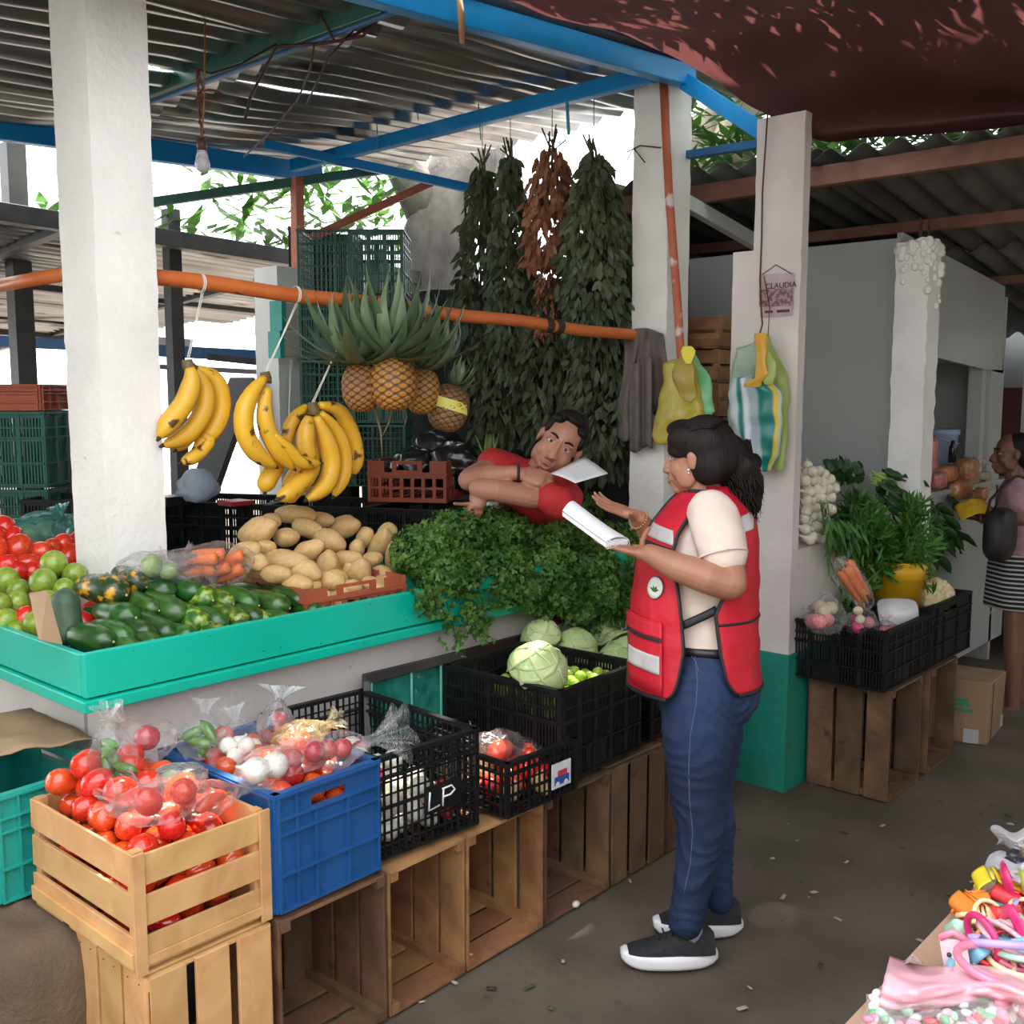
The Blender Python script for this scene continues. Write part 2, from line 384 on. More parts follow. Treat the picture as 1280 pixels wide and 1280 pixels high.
b = B(); b.beam(PY(371, 222, 5.05), PY(377, 620, 5.05), .055, .055, (1, 0, 0)); b.build('steel_post', RUSTP, None, smooth=False, label='orange post below the end of the blue rear beam', kind='structure')
b = B(); b.beam(PY(378, 302, 5.0), PY(540, 228, 4.6), .045, .045); b.build('steel_brace', RUSTP, None, smooth=False, label='slanting orange brace across the green crates', kind='structure')
b = B(); b.beam(PY(374, 445, 4.95), PY(398, 438, 4.95), .05, .03); b.build('steel_stub', RUSTP, None, smooth=False, label='short orange stub on the orange post', kind='structure')
b = B(); b.beam(PY(175, 255, 5.6), PY(480, 212, 4.75), .04, .05); b.build('roof_beam', GREEND, None, smooth=False, label='dark green beam under the rear of the stall roof', kind='structure')

# second, lower roof in the distance, its posts and rails
far = thing('ceiling_far', 'lower corrugated roof of the market hall behind'  , None); far['kind'] = 'structure'
for i in range(7):
    corr_sheet(far, (-2.0, 5.9+.92*i, 2.86-.07*i+.012*(i % 2)), (1, 0, -.035), (0, 1, -.075), 8.2-.25*i, .96, .11, .018, ZINC, jit=.03, per=6)
for i, (yy, zz) in enumerate(((5.95, 2.78), (8.0, 2.66), (10.2, 2.46))):
    steel('far_beam', (-2, yy, zz+.05), (6.2, yy-.05, zz-.22), .09, .10, DARKM, ('nearest', 'middle', 'farthest')[i]+' dark beam under the lower roof behind')
for i, xx in enumerate((.8, 2.9, 4.7)):
    steel('far_beam', (xx, 5.9, 2.78-.03*xx), (xx, 12, 2.30-.03*xx), .07, .09, DARKM, ('left', 'middle', 'right')[i]+' dark purlin running back under the lower roof')
def post(px0, y0, px1, y1, d, w_, label, m=DARKM, depth=None):
    p, q = Pd(px0, y0, d), Pd(px1, y1, d); q.x, q.y = p.x, p.y
    b = B(); b.beam(p, (p.x, p.y, 0), w_, w_, (1, 0, 0)); o = b.build('hall_post', m, None, smooth=False); tag(o, label, kind='structure')
post(15, 180, 15, 480, 6.9, .125, 'thick dark post at the far left of the hall')
post(213, 262, 213, 600, 6.6, .085, 'slim dark post between the white pillar and the bananas')
b = B(); b.beam(Pd(305, 475, 6.0), Pd(245, 640, 5.6), .16, .05); b.build('hall_brace', DARKM, None, smooth=False, label='slanting dark timber behind the bananas', kind='structure')
b = B(); rough_col(b, 3.58, 3.80, 4.95, 5.17, 0, 2.42, .006, 12)
struct(b, 'pillar', WHITE, 'rear white pillar with meter boxes, behind the bananas')
for i, (x0, x1, yy, d, m_) in enumerate(((-60, 95, 428, 9.5, BLUED), (190, 322, 442, 9.0, BLUED), (190, 322, 462, 10.5, DARKM), (260, 325, 450, 8.0, DARKM))):
    steel('far_rail', tuple(Pd(x0, yy-4, d)), tuple(Pd(x1, yy+3, d)), .05, .10 if i < 2 else .05, m_, ('blue rail behind the left green crates', 'pale blue rail behind the first bananas', 'dark rail below the pale blue one', 'short dark rail beside the rear pillar')[i])
b = B(); b.box(-3, 6.6, 12.6, 12.9, 0, 1.35)
struct(b, 'wall_far', WHITE2, 'low pale wall far behind the hall')

# right stall roof: grey corrugated fibre sheets, falling away from the aisle
rr = thing('ceiling_right', 'dark grey corrugated roof over the right stalls', None); rr['kind'] = 'structure'
nsl = Vector((1, 0, -.145)).normalized()
for i in range(5):
    corr_sheet(rr, (4.60, -.4+.86*i, 2.785+.012*(i % 2)), nsl, (0, 1, 0), 1.9, .92, .16, .024, ASBES, jit=.02, per=8)
    corr_sheet(rr, (6.3, -.4+.86*i, 2.53+.012*(i % 2)), nsl, (0, 1, 0), 2.6, .92, .16, .024, ASBES, jit=.02, per=8)
steel('right_beam', (4.66, -.4, 2.705), (4.66, 3.7, 2.70), .05, .09, BROWNM, 'rust brown beam at the raised edge of the right roof')
steel('right_beam', (5.6, -.4, 2.575), (5.55, 3.7, 2.57), .05, .06, BROWNM, 'second rust brown beam under the right roof')
steel('right_beam', (6.9, -.4, 2.40), (6.9, 3.7, 2.40), .05, .05, BROWNM, 'third brown beam deeper under the right roof')
steel('right_beam', tuple(PX(852, 250, 4.5)), tuple(PX(960, 312, 5.2)), .05, .07, METALW, 'white beam sloping behind the poster pillar')
b = B(); b.box(4.9, 9.5, 3.62, 3.75, 0, 2.9); struct(b, 'wall_right_back', mat('dim_wall', (.30, .31, .30), .8), 'grey rear wall of the right stalls')

# white metal booth
BX0, BY0 = 5.22, 2.06
b = B(); b.box(BX0, BX0+.03, BY0, 3.3, 0, 2.47)
b.hexa([(BX0+.03, BY0, 1.93), (6.95, BY0, 1.83), (6.95, BY0+.03, 1.83), (BX0+.03, BY0+.03, 1.93), (BX0+.03, BY0, 2.50), (6.90, BY0, 2.36), (6.90, BY0+.03, 2.36), (BX0+.03, BY0+.03, 2.50)])
struct(b, 'wall_booth', METALW, 'glossy white sheet metal side and fascia of the booth', smooth=False)
b = B(); b.box(BX0+.03, 7.2, BY0, BY0+.03, .12, 1.14); b.box(BX0+.03, 7.2, BY0-.03, BY0+.5, 1.14, 1.17)
b.box(BX0+.03, 7.2, BY0-.004, BY0+.0, .30, .315)
struct(b, 'wall_booth_front', METALW, 'glossy white metal front panel of the booth with its shelf', smooth=False)
b = B(); b.box(BX0+.03, 6.95, 3.25, 3.3, 0, 2.4); b.box(6.62, 6.70, BY0+.02, BY0+.10, 1.17, 1.86); b.box(6.72, 6.93, BY0+.0, BY0+.06, 1.17, 1.85); b.box(6.93, 6.97, BY0, 3.3, 0, 2.3)
b.box(BX0+.03, 6.95, BY0+.03, 3.3, 1.90, 1.93)
struct(b, 'wall_booth_inside', METALW, 'pale inside walls and frame of the booth', smooth=False)
b = B(); b.beam((7.25, 1.98, 0), (7.25, 1.98, 2.5), .07, .07, (1, 0, 0)); struct(b, 'steel_post', METALW, 'grey post at the right end of the booth', smooth=False)
b = B(); b.box(8.2, 8.3, -.5, 3.6, 0, 1.75); struct(b, 'wall_end', mat('dim_red_wall', (.16, .055, .04), .7, (.10, .04, .035), 3), 'dim reddish partition at the end of the aisle')
b = B(); b.box(3.2, 9.0, -3.1, -3.0, 0, 2.8); b.box(9.0, 9.1, -3.0, 4.0, 0, 2.9); struct(b, 'wall_opposite', mat('dim_wall', (.30, .31, .30), .8), 'plain wall standing for stalls across the aisle, added to cut sky light')  # added to hold back sky light coming across the aisle
b = B(); b.box(-3.3, -3.2, -3.0, 7.0, 0, 2.5); struct(b, 'wall_left', mat('dim_wall', (.30, .31, .30), .8), 'plain unseen wall standing for a neighbour stall, added to darken left faces')  # out of view, added so left-facing sides get less light
b = B(); b.box(-3.2, 3.2, -3.1, -3.0, 0, 2.6); struct(b, 'wall_behind', mat('dim_wall', (.30, .31, .30), .8), 'plain unseen wall standing for stalls behind the viewer, added to cut sky light')  # not in view, added to cut sky light from behind the camera

# dark sheets added for the unlit stall depth behind the herbs and crates
b = B(); b.grid(lambda u, v: (4.62+.03*math.sin(u*40)+.02*fbm((u*5, v*5, 1)), 2.90+2.6*u, 2.35*v), 80, 12)
struct(b, 'wall_dark_backing', mat('dark_backing', (.012, .013, .012), .9, (.02, .024, .02), 30, .2, 90), 'dark sheet standing in for the unlit stall interior behind the hanging herbs', thick=.004)
b = B(); b.grid(lambda u, v: (4.62-.56*u, 5.50+.02*math.sin(u*30), 2.75*v), 30, 12)
struct(b, 'wall_dark_backing_rear', MATS['dark_backing'], 'dark sheet added behind the green crates to block the sky', thick=.004)  # added backing that keeps bright sky from showing through the crates
# maroon tarpaulin over the aisle: tied along the blue beam, sagging towards the poster pillar
edge = [(-60, 3.0, 2.05), (590, 2.98, None), (650, 3.005, None), (700, 3.03, None), (770, 3.05, None), (835, 3.07, None), (890, 2.98, None), (948, 2.88, None), (1005, 2.78, None), (1050, 2.72, None), (1150, 2.70, None), (1280, 2.70, None), (1500, 2.75, None)]
ey = {590: 0, 650: 17, 770: 53, 890: 105, 700: 33, 835: 76, 948: 136, 1005: 166, 1050: 173, 1150: 164, 1280: 150, 1500: 120}
ep = [Pz(x, ey[x]-(9 if x < 900 else 0), z) for x, z, _ in edge[1:]]
ep = [V(1.70, 2.5, 2.97)]+ep
def cat_rom(P, t):
    n = len(P)-1; f = min(t*n, n-1e-6); i = int(f); f -= i
    a, b_, c, d = P[max(i-1, 0)], P[i], P[i+1], P[min(i+2, n)]
    return .5*((2*b_)+(-a+c)*f+(2*a-5*b_+4*c-d)*f*f+(-a+3*b_-3*c+d)*f**3)
fp = [V(1.3, -2.6, 3.0), V(1.6, -2.65, 3.0), V(1.9, -2.7, 3.0), V(2.3, -2.75, 3.0), V(2.5, -2.8, 3.0), V(2.8, -2.8, 3.0), V(3.9, -2.9, 3.0), V(4.8, -2.9, 3.0), V(5.4, -2.9, 3.0), V(5.8, -2.9, 3.0), V(6.2, -2.9, 3.0), V(6.8, -2.9, 3.0), V(7.4, -2.9, 3.0)]
def tarp(u, v):
    a, c = cat_rom(ep, u), cat_rom(fp, u); p = a.lerp(c, v)
    p.z += -.22*math.sin(PI*v**1.3)*(.45+.5*math.sin(PI*u)) + .035*fbm((p.x*1.4, p.y*1.4, 0)) + .02*fbm((p.x*4, p.y*4, 3))
    return p
TARP = mat('maroon_tarp', (.085, .028, .028), .6, (.07, .024, .024), 3, .15, 40, transl=.40)
b = B(); b.grid(tarp, 110, 110)
struct(b, 'ceiling_tarp', TARP, 'maroon tarpaulin stretched over the aisle')
# the dense tree crown over the tarpaulin: its twigs hang just above the cloth
b = B(); rr_ = random.Random(3)
for i in range(7500):
    u, v = rr_.random(), rr_.random(); p = tarp(u, v*.98)
    if p.x > 8: continue
    dn = fbm((p.x*.8, p.y*.8, 7))
    if rr_.random() > .84+dn*.6: continue
    c = V(p.x, p.y, p.z+rr_.uniform(.16, .55)); th = rr_.uniform(-.5, .5); d = V(math.cos(th), math.sin(th), rr_.uniform(-.25, .1))
    s_ = V(-math.sin(th), math.cos(th), rr_.uniform(-.3, .3)); L_, W_ = rr_.uniform(.08, .17), rr_.uniform(.018, .034)
    b.add([c-d*L_, c+s_*W_, c+d*L_, c-s_*W_], [(0, 1, 2, 3)])
b.build('tree_crown', mat('tree_leaf', (.05, .14, .02), .5, (.09, .22, .03), 2, transl=.3), None, smooth=False, label='leafy tree crown lying over the maroon tarpaulin', kind='stuff', cat='tree')
b = B()
for i in range(2600):      # leaves showing between the tarpaulin and the right roof
    t = rr_.random(); c = V(4.9+rr_.uniform(0, 1.6), 3.4-3.8*t, rr_.uniform(2.86, 3.3)); th = rr_.uniform(0, 6.3); d = V(math.cos(th), math.sin(th), rr_.uniform(-.8, .5))
    s_ = d.cross(V(0, 0, 1)).normalized(); L_, W_ = rr_.uniform(.05, .12), rr_.uniform(.015, .035)
    b.add([c-d*L_, c+s_*W_, c+d*L_, c-s_*W_], [(0, 1, 2, 3)])
for i in range(1500):      # and behind the stall roof
    c = V(rr_.uniform(3.0, 6.6), rr_.uniform(5.8, 6.8), rr_.uniform(2.7, 3.7)); th = rr_.uniform(0, 6.3); d = V(math.cos(th), math.sin(th), rr_.uniform(-.8, .5))
    if fbm((c.x*1.5, c.y, c.z*1.5), 1, 4) < -.05: continue
    s_ = d.cross(V(0, 0, 1)).normalized(); L_, W_ = rr_.uniform(.06, .14), rr_.uniform(.02, .045)
    b.add([c-d*L_, c+s_*W_, c+d*L_, c-s_*W_], [(0, 1, 2, 3)])
for i in range(5200):      # crown between stall roof and tarpaulin, packed in to keep sun off the floor
    c = V(rr_.uniform(4.5, 6.8), rr_.uniform(.2, 3.6), rr_.uniform(3.7, 4.7)); th = rr_.uniform(0, 6.3); d = V(math.cos(th), math.sin(th), rr_.uniform(-.6, .4))
    s_ = d.cross(V(0, 0, 1)).normalized(); L_, W_ = rr_.uniform(.07, .14), rr_.uniform(.03, .05)
    b.add([c-d*L_, c+s_*W_, c+d*L_, c-s_*W_], [(0, 1, 2, 3)])
b.build('tree_foliage', MATS['tree_leaf'], None, smooth=False, label='sunlit green leaves seen above the roofs', kind='stuff', cat='tree')
# big tree trunk behind the stall and its bare limbs
BARK = mat('grey_bark', (.16, .14, .12), .9, (.07, .06, .055), 6, .8, 30, stretch=(1, 1, .5))
b = B(); pts = [PY(575, 720, 5.9), PY(560, 420, 5.9), PY(548, 290, 5.9), PY(575, 215, 5.9), PY(640, 120, 5.9)]
b.tube(pts, [.34, .30, .27, .25, .2], 20)
for q in ([PY(548, 290, 5.9), PY(500, 200, 6.1), PY(430, 150, 6.3)], ): b.tube(q, [.2, .14, .1], 12)
for i in range(len(b.v)):
    p = Vector(b.v[i]); k_ = fbm(p*4)*.05; b.v[i] = tuple(p+V(k_, k_*.5, 0))
tr = thing('tree_trunk', 'thick grey tree trunk rising behind the green crates and herbs', 'tree', (5.0, 5.9, 0))
b.build('trunk', BARK, tr)
b = B()
for q, r_ in (([Pd(865, 290, 6.6), Pd(872, 190, 6.6), Pd(905, 140, 6.6), Pd(960, 90, 6.6)], .20), ([Pd(900, 250, 6.4), Pd(915, 190, 6.4), Pd(930, 130, 6.4)], .16), ([Pd(880, 230, 6.3), Pd(905, 190, 6.2), Pd(935, 215, 6.2)], .06), ([Pd(1035, 240, 6.9), Pd(1025, 190, 6.9), Pd(1030, 140, 6.9)], .10)):
    b.tube([V(*p) for p in q], [r_*(1-.12*i_) for i_ in range(len(q))], 12)
tag(b.build('bare_tree_limb', mat('pale_bark', (.42, .36, .28), .9, (.22, .18, .14), 9, .8, 30), None), 'pale gnarled tree limbs above the roof between the two right pillars', 'tree')
# ================================================================ crates
def cross_box(b, o, u, n, up, x0, x1, z0, z1, t, off=0):
    c = o+u*((x0+x1)/2)+up*((z0+z1)/2)+n*off
    b.obox(c, u*(x1-x0)/2, n*t/2, up*(z1-z0)/2)
def crate_wall(b, o, u, n, w_, h_, style):
    """o: lower corner, u: along, n: outward"""
    up = V(0, 0, 1)
    if style == 'lattice':
        k = max(4, round(w_/.024))
        for i in range(k+1):
            x = w_*i/k; t = .010 if i % 4 == 0 else .0045
            cross_box(b, o, u, n, up, max(0, x-t/2), min(w_, x+t/2), 0, h_, .006)
        m_ = max(3, round(h_/.036))
        for j in range(m_+1):
            z = h_*j/m_; t = .009 if j in (0, m_, m_//2) else .004
            cross_box(b, o, u, n, up, 0, w_, max(0, z-t/2), min(h_, z+t/2), .012 if j in (0, m_) else .006)
    elif style == 'slots':
        bands = [(0, .05), (.30, .34), (.62, .68), (.93, 1.0)]
        for a, c in bands: cross_box(b, o, u, n, up, 0, w_, a*h_, c*h_, .008)
        for a, c in bands: cross_box(b, o, u, n, up, 0, w_, c*h_-.006, c*h_, .018, .005)
        k = round(w_/.013)
        for i in range(k):
            x = w_*(i+.5)/k
            cross_box(b, o, u, n, up, x-.0032, x+.0032, 0, h_*.95, .005)
        q = max(2, round(w_/.10))
        for i in range(q+1):
            x = w_*i/q; cross_box(b, o, u, n, up, max(0, x-.009), min(w_, x+.009), 0, h_, .012, .002)
        cross_box(b, o, u, n, up, w_*.30, w_*.55, .05*h_, .30*h_, .007)
    elif style == 'panel':
        hx0, hx1, hz0, hz1 = w_*.33, w_*.67, h_*.80, h_*.90
        for x0, x1, z0, z1 in ((0, w_, 0, hz0), (0, w_, hz1, h_), (0, hx0, hz0, hz1), (hx1, w_, hz0, hz1)):
            cross_box(b, o, u, n, up, x0, x1, z0, z1, .006)
        for f in (0, .31, .66, .79, .985): cross_box(b, o, u, n, up, 0, w_, f*h_, f*h_+.006, .020, .006)
        for f in (0.01, .17, .35, .67, .99): cross_box(b, o, u, n, up, f*w_-.003, f*w_+.003, 0, h_*.8 if f in (.35, .67) else h_, .018, .005)
    elif style == 'bars':
        for f0, f1 in ((0, .16), (.84, 1.0), (.46, .54)): cross_box(b, o, u, n, up, 0, w_, f0*h_, f1*h_, .008)
        k = max(3, round(w_/.05))
        for i in range(k+1):
            x = w_*i/k; cross_box(b, o, u, n, up, max(0, x-.008), min(w_, x+.008), 0, h_, .010)
def crate_thing(name, label, m, L_, W_, H_, style, loc, rz=0, group=None, dip=False):
    t = thing(name, label, 'crate', loc, (0, 0, rz), group)
    hx, hy = L_/2, W_/2
    cn = [V(-hx, -hy, 0), V(hx, -hy, 0), V(hx, hy, 0), V(-hx, hy, 0)]
    for i in range(4):
        a, c = cn[i], cn[(i+1) % 4]; u = (c-a).normalized(); n = V(u.y, -u.x, 0); b = B()
        crate_wall(b, a, u, n, (c-a).length, H_, style)
        if dip:       # raised corners and a dipped side with a grip, as on low stacking crates
            w_ = (c-a).length
            for f0, f1, z0, z1 in ((0, .20, H_, H_*1.45), (.80, 1, H_, H_*1.45), (.30, .70, H_, H_*1.12), (.30, .36, H_*1.1, H_*1.35), (.64, .70, H_*1.1, H_*1.35), (.30, .70, H_*1.33, H_*1.45)):
                cross_box(b, a, u, n, V(0, 0, 1), f0*w_, f1*w_, z0, z1, .008)
        b.build('side_wall', m, t, smooth=False, world=False)
    b = B()
    r_ = .010
    for i in range(4):
        a, c = cn[i], cn[(i+1) % 4]; u = (c-a).normalized()
        b.beam(a-u*.008+V(0, 0, H_), c+u*.008+V(0, 0, H_), .022, .012)
        if style in ('lattice', 'slots'): b.beam(a-u*.006+V(0, 0, H_*.80), c+u*.006+V(0, 0, H_*.80), .017, .006)
        b.box(a.x-r_*.7, a.x+r_*.7, a.y-r_*.7, a.y+r_*.7, 0, H_*(1.45 if dip else 1))
    b.build('rim', m, t, smooth=False, world=False)
    b = B(); k = 9
    for i in range(k): x = -hx+L_*(i+.5)/k; b.box(x-L_/k*.3, x+L_/k*.3, -hy, hy, .004, .010)
    for i in range(4): y = -hy+W_*(i+.5)/4; b.box(-hx, hx, y-.02, y+.02, 0, .005)
    b.build('base', m, t, smooth=False, world=False)
    return t
def wood_crate(label, m, L_, W_, H_, loc, rot, group=None, ns=3, cat='crate', name='wooden_crate', gap=.22, seed=0, skew=.0, nb=3):
    t = thing(name, label, cat, loc, rot, group); hx, hy = L_/2, W_/2; rr_ = random.Random(seed+11)
    def slat(c, a, b_, d):
        q = B(); s_ = rr_.uniform(-skew, skew); q.obox(c, a, b_, d)
        for i in range(len(q.v)):
            p = Vector(q.v[i]); p += V(*(rr_.uniform(-.0012, .0012) for _ in range(3))); q.v[i] = tuple(p)
        o = q.build('slat', m, t, smooth=False, world=False, bevel=.0012)
        return o
    th = .0045; pw = .013
    pw2 = H_/(ns+(ns-1)*gap)
    for sy in (-1, 1):
        for i in range(ns):
            z = pw2*(.5+i*(1+gap)); slat(V(0, sy*(hy+th/2+rr_.uniform(0, .001)), z), V(hx, 0, 0), V(0, th, 0), V(0, 0, pw2/2*rr_.uniform(.94, 1.04)))
    for sx in (-1, 1):
        for i in range(ns):
            z = pw2*(.5+i*(1+gap)); slat(V(sx*(hx-th-.001), 0, z), V(th, 0, 0), V(0, hy-.002, 0), V(0, 0, pw2/2*rr_.uniform(.94, 1.04)))
        slat(V(sx*(hx+.004), 0, pw2*.3), V(.004, 0, 0), V(0, hy+.004, 0), V(0, 0, .018))
    bw = W_/(nb+(nb-1)*.22)
    for i in range(nb):
        y = -hy+bw*(.5+i*1.22); slat(V(0, y, -th), V(hx, 0, 0), V(0, bw/2*rr_.uniform(.93, 1.03), 0), V(0, 0, th))
    for sx in (-1, 1):
        for sy in (-1, 1):
            q = B(); q.obox(V(sx*(hx-.018), sy*(hy-pw), H_/2), V(pw, 0, 0), V(0, pw, 0), V(0, 0, H_/2+.004)); q.build('corner_post', m, t, smooth=False, world=False)
    q = B()
    for sy in (-1, 1):
        for sx in (-1, 1):
            for i in range(ns):
                for dz in (-.25, .25): q.ell((sx*(hx-.02), sy*(hy+th*1.9), pw2*(.5+i*(1+gap)+dz)), .0018, 5, 3)
    o = q.build('nails', NAILM, t, world=False); o['kind'] = 'stuff'
    return t
OPEN = Matrix(((0, -1, 0), (0, 0, -1), (1, 0, 0))).to_euler()      # stood on end, open side towards the aisle
SHUT = Matrix(((0, 1, 0), (0, 0, 1), (1, 0, 0))).to_euler()        # stood on end, bottom boards towards the aisle
# row of wooden crates standing on end
def stand(label, m, x0, x1, open_, seed, dep=.32, y0=2.02, h_=.415):
    W_ = x1-x0-.012
    if open_: wood_crate(label, m, h_, W_, dep, ((x0+x1)/2, y0+dep, h_/2+.008), OPEN, None, 3, seed=seed, gap=.16)
    else: wood_crate(label, m, h_, W_, dep, ((x0+x1)/2, y0+.012, h_/2+.008), SHUT, None, 3, seed=seed, gap=.16, nb=3)
stand('pale wooden crate on end under the pine tomato crate', MIDW if 0 else PINE, 1.075, 1.405, False, 1)
stand('dark weathered wooden crate on end under the blue crate', OLDW, 1.42, 1.765, True, 2)
stand('brown wooden crate on end with open front, below the LP crate', MIDW, 1.775, 2.07, True, 3)
stand('lighter wooden crate on end with open front, below the small tomato crate', MIDW, 2.08, 2.425, True, 4)
stand('dark open wooden crate on end with a garlic clove lying in front', OLDW, 2.435, 2.78, True, 5)
stand('dark wooden crate on end, closed side out, under the big black crate', OLDW, 2.79, 3.13, False, 6)
stand('brown wooden crate on end just behind the knees of the woman in the vest', OLDW, 3.145, 3.50, False, 7)
b = B(); b.ell(Pz(720, 1130, .02), (.016, .012, .011), 10, 6, fn=lambda d: 1+.2*fbm(d*3)); tag(b.build('garlic_clove', mat('garlic', (.72, .66, .55), .6), None), 'small pale garlic clove on the floor before the dark open crate', 'garlic')
# burlap sack far left
def sackf(d): return 1+.12*fbm(d*2.2)+.05*fbm(d*6)
b = B(); b.ell((1.03, 2.52, .215), (.14, .20, .215), 28, 18, fn=lambda d: (abs(d.x)**6+abs(d.y)**6+abs(d.z)**6)**(-1/6.)*(1+.05*fbm(d*3))); tag(b.build('brown_sack', mat('sack', (.14, .095, .06), .9, (.09, .06, .04), 6, .5, 80), None), 'dark brown sack standing left of the pale crate on end', 'sack')
# crates on top
TC = wood_crate('new pine crate heaped with red tomatoes', PINE, .345, .485, .262, (1.232, 2.287, .445), (0, 0, 0), None, 3, seed=21, gap=.26)
for o_ in TC.children: pass
q = B(); q.box(1.055, 1.084, 2.028, 2.036, .434, .712); q.box(1.380, 1.409, 2.028, 2.036, .434, .712); q.box(1.059, 1.405, 2.030, 2.034, .452, .474)
q.build('front_batten', PINE, TC, smooth=False, bevel=.001)
BC = crate_thing('plastic_crate', 'tall blue plastic crate with ribbed sides, full of bagged vegetables', BLUEC, .325, .50, .295, 'panel', (1.585, 2.285, .44), rad(1))
LP = crate_thing('plastic_crate', 'black lattice crate marked LP in white on its front', BLACKP, .36, .56, .285, 'lattice', (1.975, 2.33, .44), rad(-4))
def on(o, p): return o.matrix_basis @ Vector(p)
b = B(); b.box(-.02, .115, -.290, -.284, .085, .165); b.build('name_plate', BLACKP, LP, smooth=False, world=False)
b = B()
for st in ([(-.005, .150), (-.010, .098), (.030, .103)], [(.045, .150), (.042, .098)], [(.040, .148), (.075, .150), (.088, .135), (.070, .124), (.046, .124)]):
    b.tube([V(x, -.2925, z) for x, z in st], .0028, 6)
b.build('letters', mat('white_paint', (.75, .75, .75), .6), LP, world=False)
SC = crate_thing('plastic_crate', 'small low black lattice crate with bagged tomatoes and a picture sticker', BLACKP, .315, .42, .165, 'lattice', (2.385, 2.20, .44), rad(-1))
b = B(); b.box(.035, .125, -.222, -.2185, .035, .115); st = b.build('sticker', mat('sticker_pale', (.55, .62, .72), .4, (.7, .7, .72), 30), SC, smooth=False, world=False)
b = B(); b.box(.045, .115, -.2235, -.2222, .045, .072); b.build('printed_car', mat('sticker_blue', (.03, .09, .32), .4), st, smooth=False, world=False)
b = B(); b.box(.060, .105, -.2235, -.2222, .072, .090); b.build('printed_roof', mat('sticker_red', (.55, .05, .08), .4), st, smooth=False, world=False)
b = B(); b.ell((.060, -.2236, .046), (.010, .001, .010), 12, 6); b.ell((.100, -.2236, .046), (.010, .001, .010), 12, 6); b.build('printed_wheels', mat('sticker_white', (.7, .7, .7), .4), st, world=False)['kind'] = 'stuff'
GC = crate_thing('plastic_crate', 'big black slotted crate holding a cabbage and small limes', BLACKP, .46, .50, .31, 'slots', (2.745, 2.29, .445), rad(2))
GD = crate_thing('plastic_crate', 'black slotted crate of cabbages behind the woman in the vest', BLACKP, .42, .42, .22, 'slots', (3.30, 2.28, .45), rad(0))
TL = crate_thing('plastic_crate', 'teal plastic crate at the far left below the counter side', TEALC, .30, .52, .27, 'panel', (1.13, 2.86, .44), rad(4))
wood_crate('weathered wooden crate on end under the teal crate at far left', OLDW, .415, .29, .48, (1.13, 2.86+.24, .2155), OPEN, None, 3, seed=77, gap=.16)
b = B(); b.grid(lambda u, v: (.93+.40*u, 2.72+.42*v, .765+.015*math.sin(u*5)+.02*fbm((u*4, v*4, 0))), 12, 12)
tag(b.build('cardboard_flap', mat('cardboard', (.40, .26, .15), .8, (.34, .22, .13), 6, .1, 40), None, thick=.004), 'torn flat cardboard lying on the teal crate at far left', 'cardboard')
b = B(); b.ell((1.05, 2.42, .69), (.10, .12, .045), 14, 8, fn=sackf)
# green and black glassy boards leaning behind the LP crate
t = thing('leaning_tray', 'dirty green plastic tray leaning on the wall behind the LP crate', 'tray', (2.36, 2.55, .44))
b = B()
p0, p1, p2, p3_ = PY(458, 850, 2.60), PY(572, 822, 2.60), PY(572, 905, 2.56), PY(460, 940, 2.56)
b.hexa([p3_, p2, p2+V(0, .012, 0), p3_+V(0, .012, 0), p0, p1, p1+V(0, .012, 0), p0+V(0, .012, 0)]); b.build('tray_sheet', mat('dirty_green_glass', (.01, .12, .09), .18, (.03, .22, .17), 16, .1, 20, spots=((.20, .26, .24), 30, .66)), t, smooth=False)
for f in (.03, .45, .78, 1.0):
    b = B(); a, c = p0.lerp(p1, f), p3_.lerp(p2, f); b.beam(a-V(0, .01, 0), c-V(0, .01, 0), .008, .012); b.build('rib', mat('tray_rib', (.03, .30, .22), .3), t, smooth=False)
b = B(); b.beam(p0+V(-.02, -.012, .01), p1+V(.02, -.012, .01), .02, .03); b.beam(p0+V(-.01, -.012, 0), p3_+V(-.01, -.012, 0), .02, .03); b.build('tray_frame', DARKM, t, smooth=False)
b = B(); b.beam(PY(455, 855, 2.63), PY(655, 800, 2.63), .02, .05); tag(b.build('dark_board', mat('dark_wet_wood', (.05, .025, .02), .5, (.03, .018, .015), 8), None, smooth=False), 'dark brown board propped along the wall behind the cabbage crate', 'board')

# crates behind the counter
def row_crate(px0, px1, label, m, style, z1, h_, dp0, dp1, w_=.42, name='plastic_crate', dip=False, dz=0):
    a, c = Pz(px0, dp0, z1), Pz(px1, dp1, z1); u = (c-a); L_ = u.length; u.normalize(); n = V(-u.y, u.x, 0)
    if n.dot(V(FW.x, FW.y, 0)) < 0: n = -n
    m_ = (a+c)/2+n*w_/2
    return crate_thing(name, label, m, L_, w_, h_, style, (m_.x, m_.y, z1-h_+dz), math.atan2(u.y, u.x), dip=dip)
row_crate(203, 330, 'black slotted crate beside the pillar, below the pale plastic bag', BLACKP, 'slots', 1.20, .31, 628, 632)
row_crate(333, 455, 'black slotted crate behind the potato heap', BLACKP, 'slots', 1.20, .31, 633, 636)
row_crate(458, 606, 'black slotted crate under the terracotta crate', BLACKP, 'slots', 1.20, .31, 636, 642)
for i, (px0, px1) in enumerate(((203, 330), (333, 455), (458, 606))):
    row_crate(px0, px1, ('left', 'middle', 'right')[i]+' black crate in the lower layer behind the counter', BLACKP, 'slots', 1.20, .31, (628, 633, 636)[i], (632, 636, 642)[i], dz=-.32)
ra, rc = Pz(500, 627, 1.21), Pz(595, 629, 1.21)
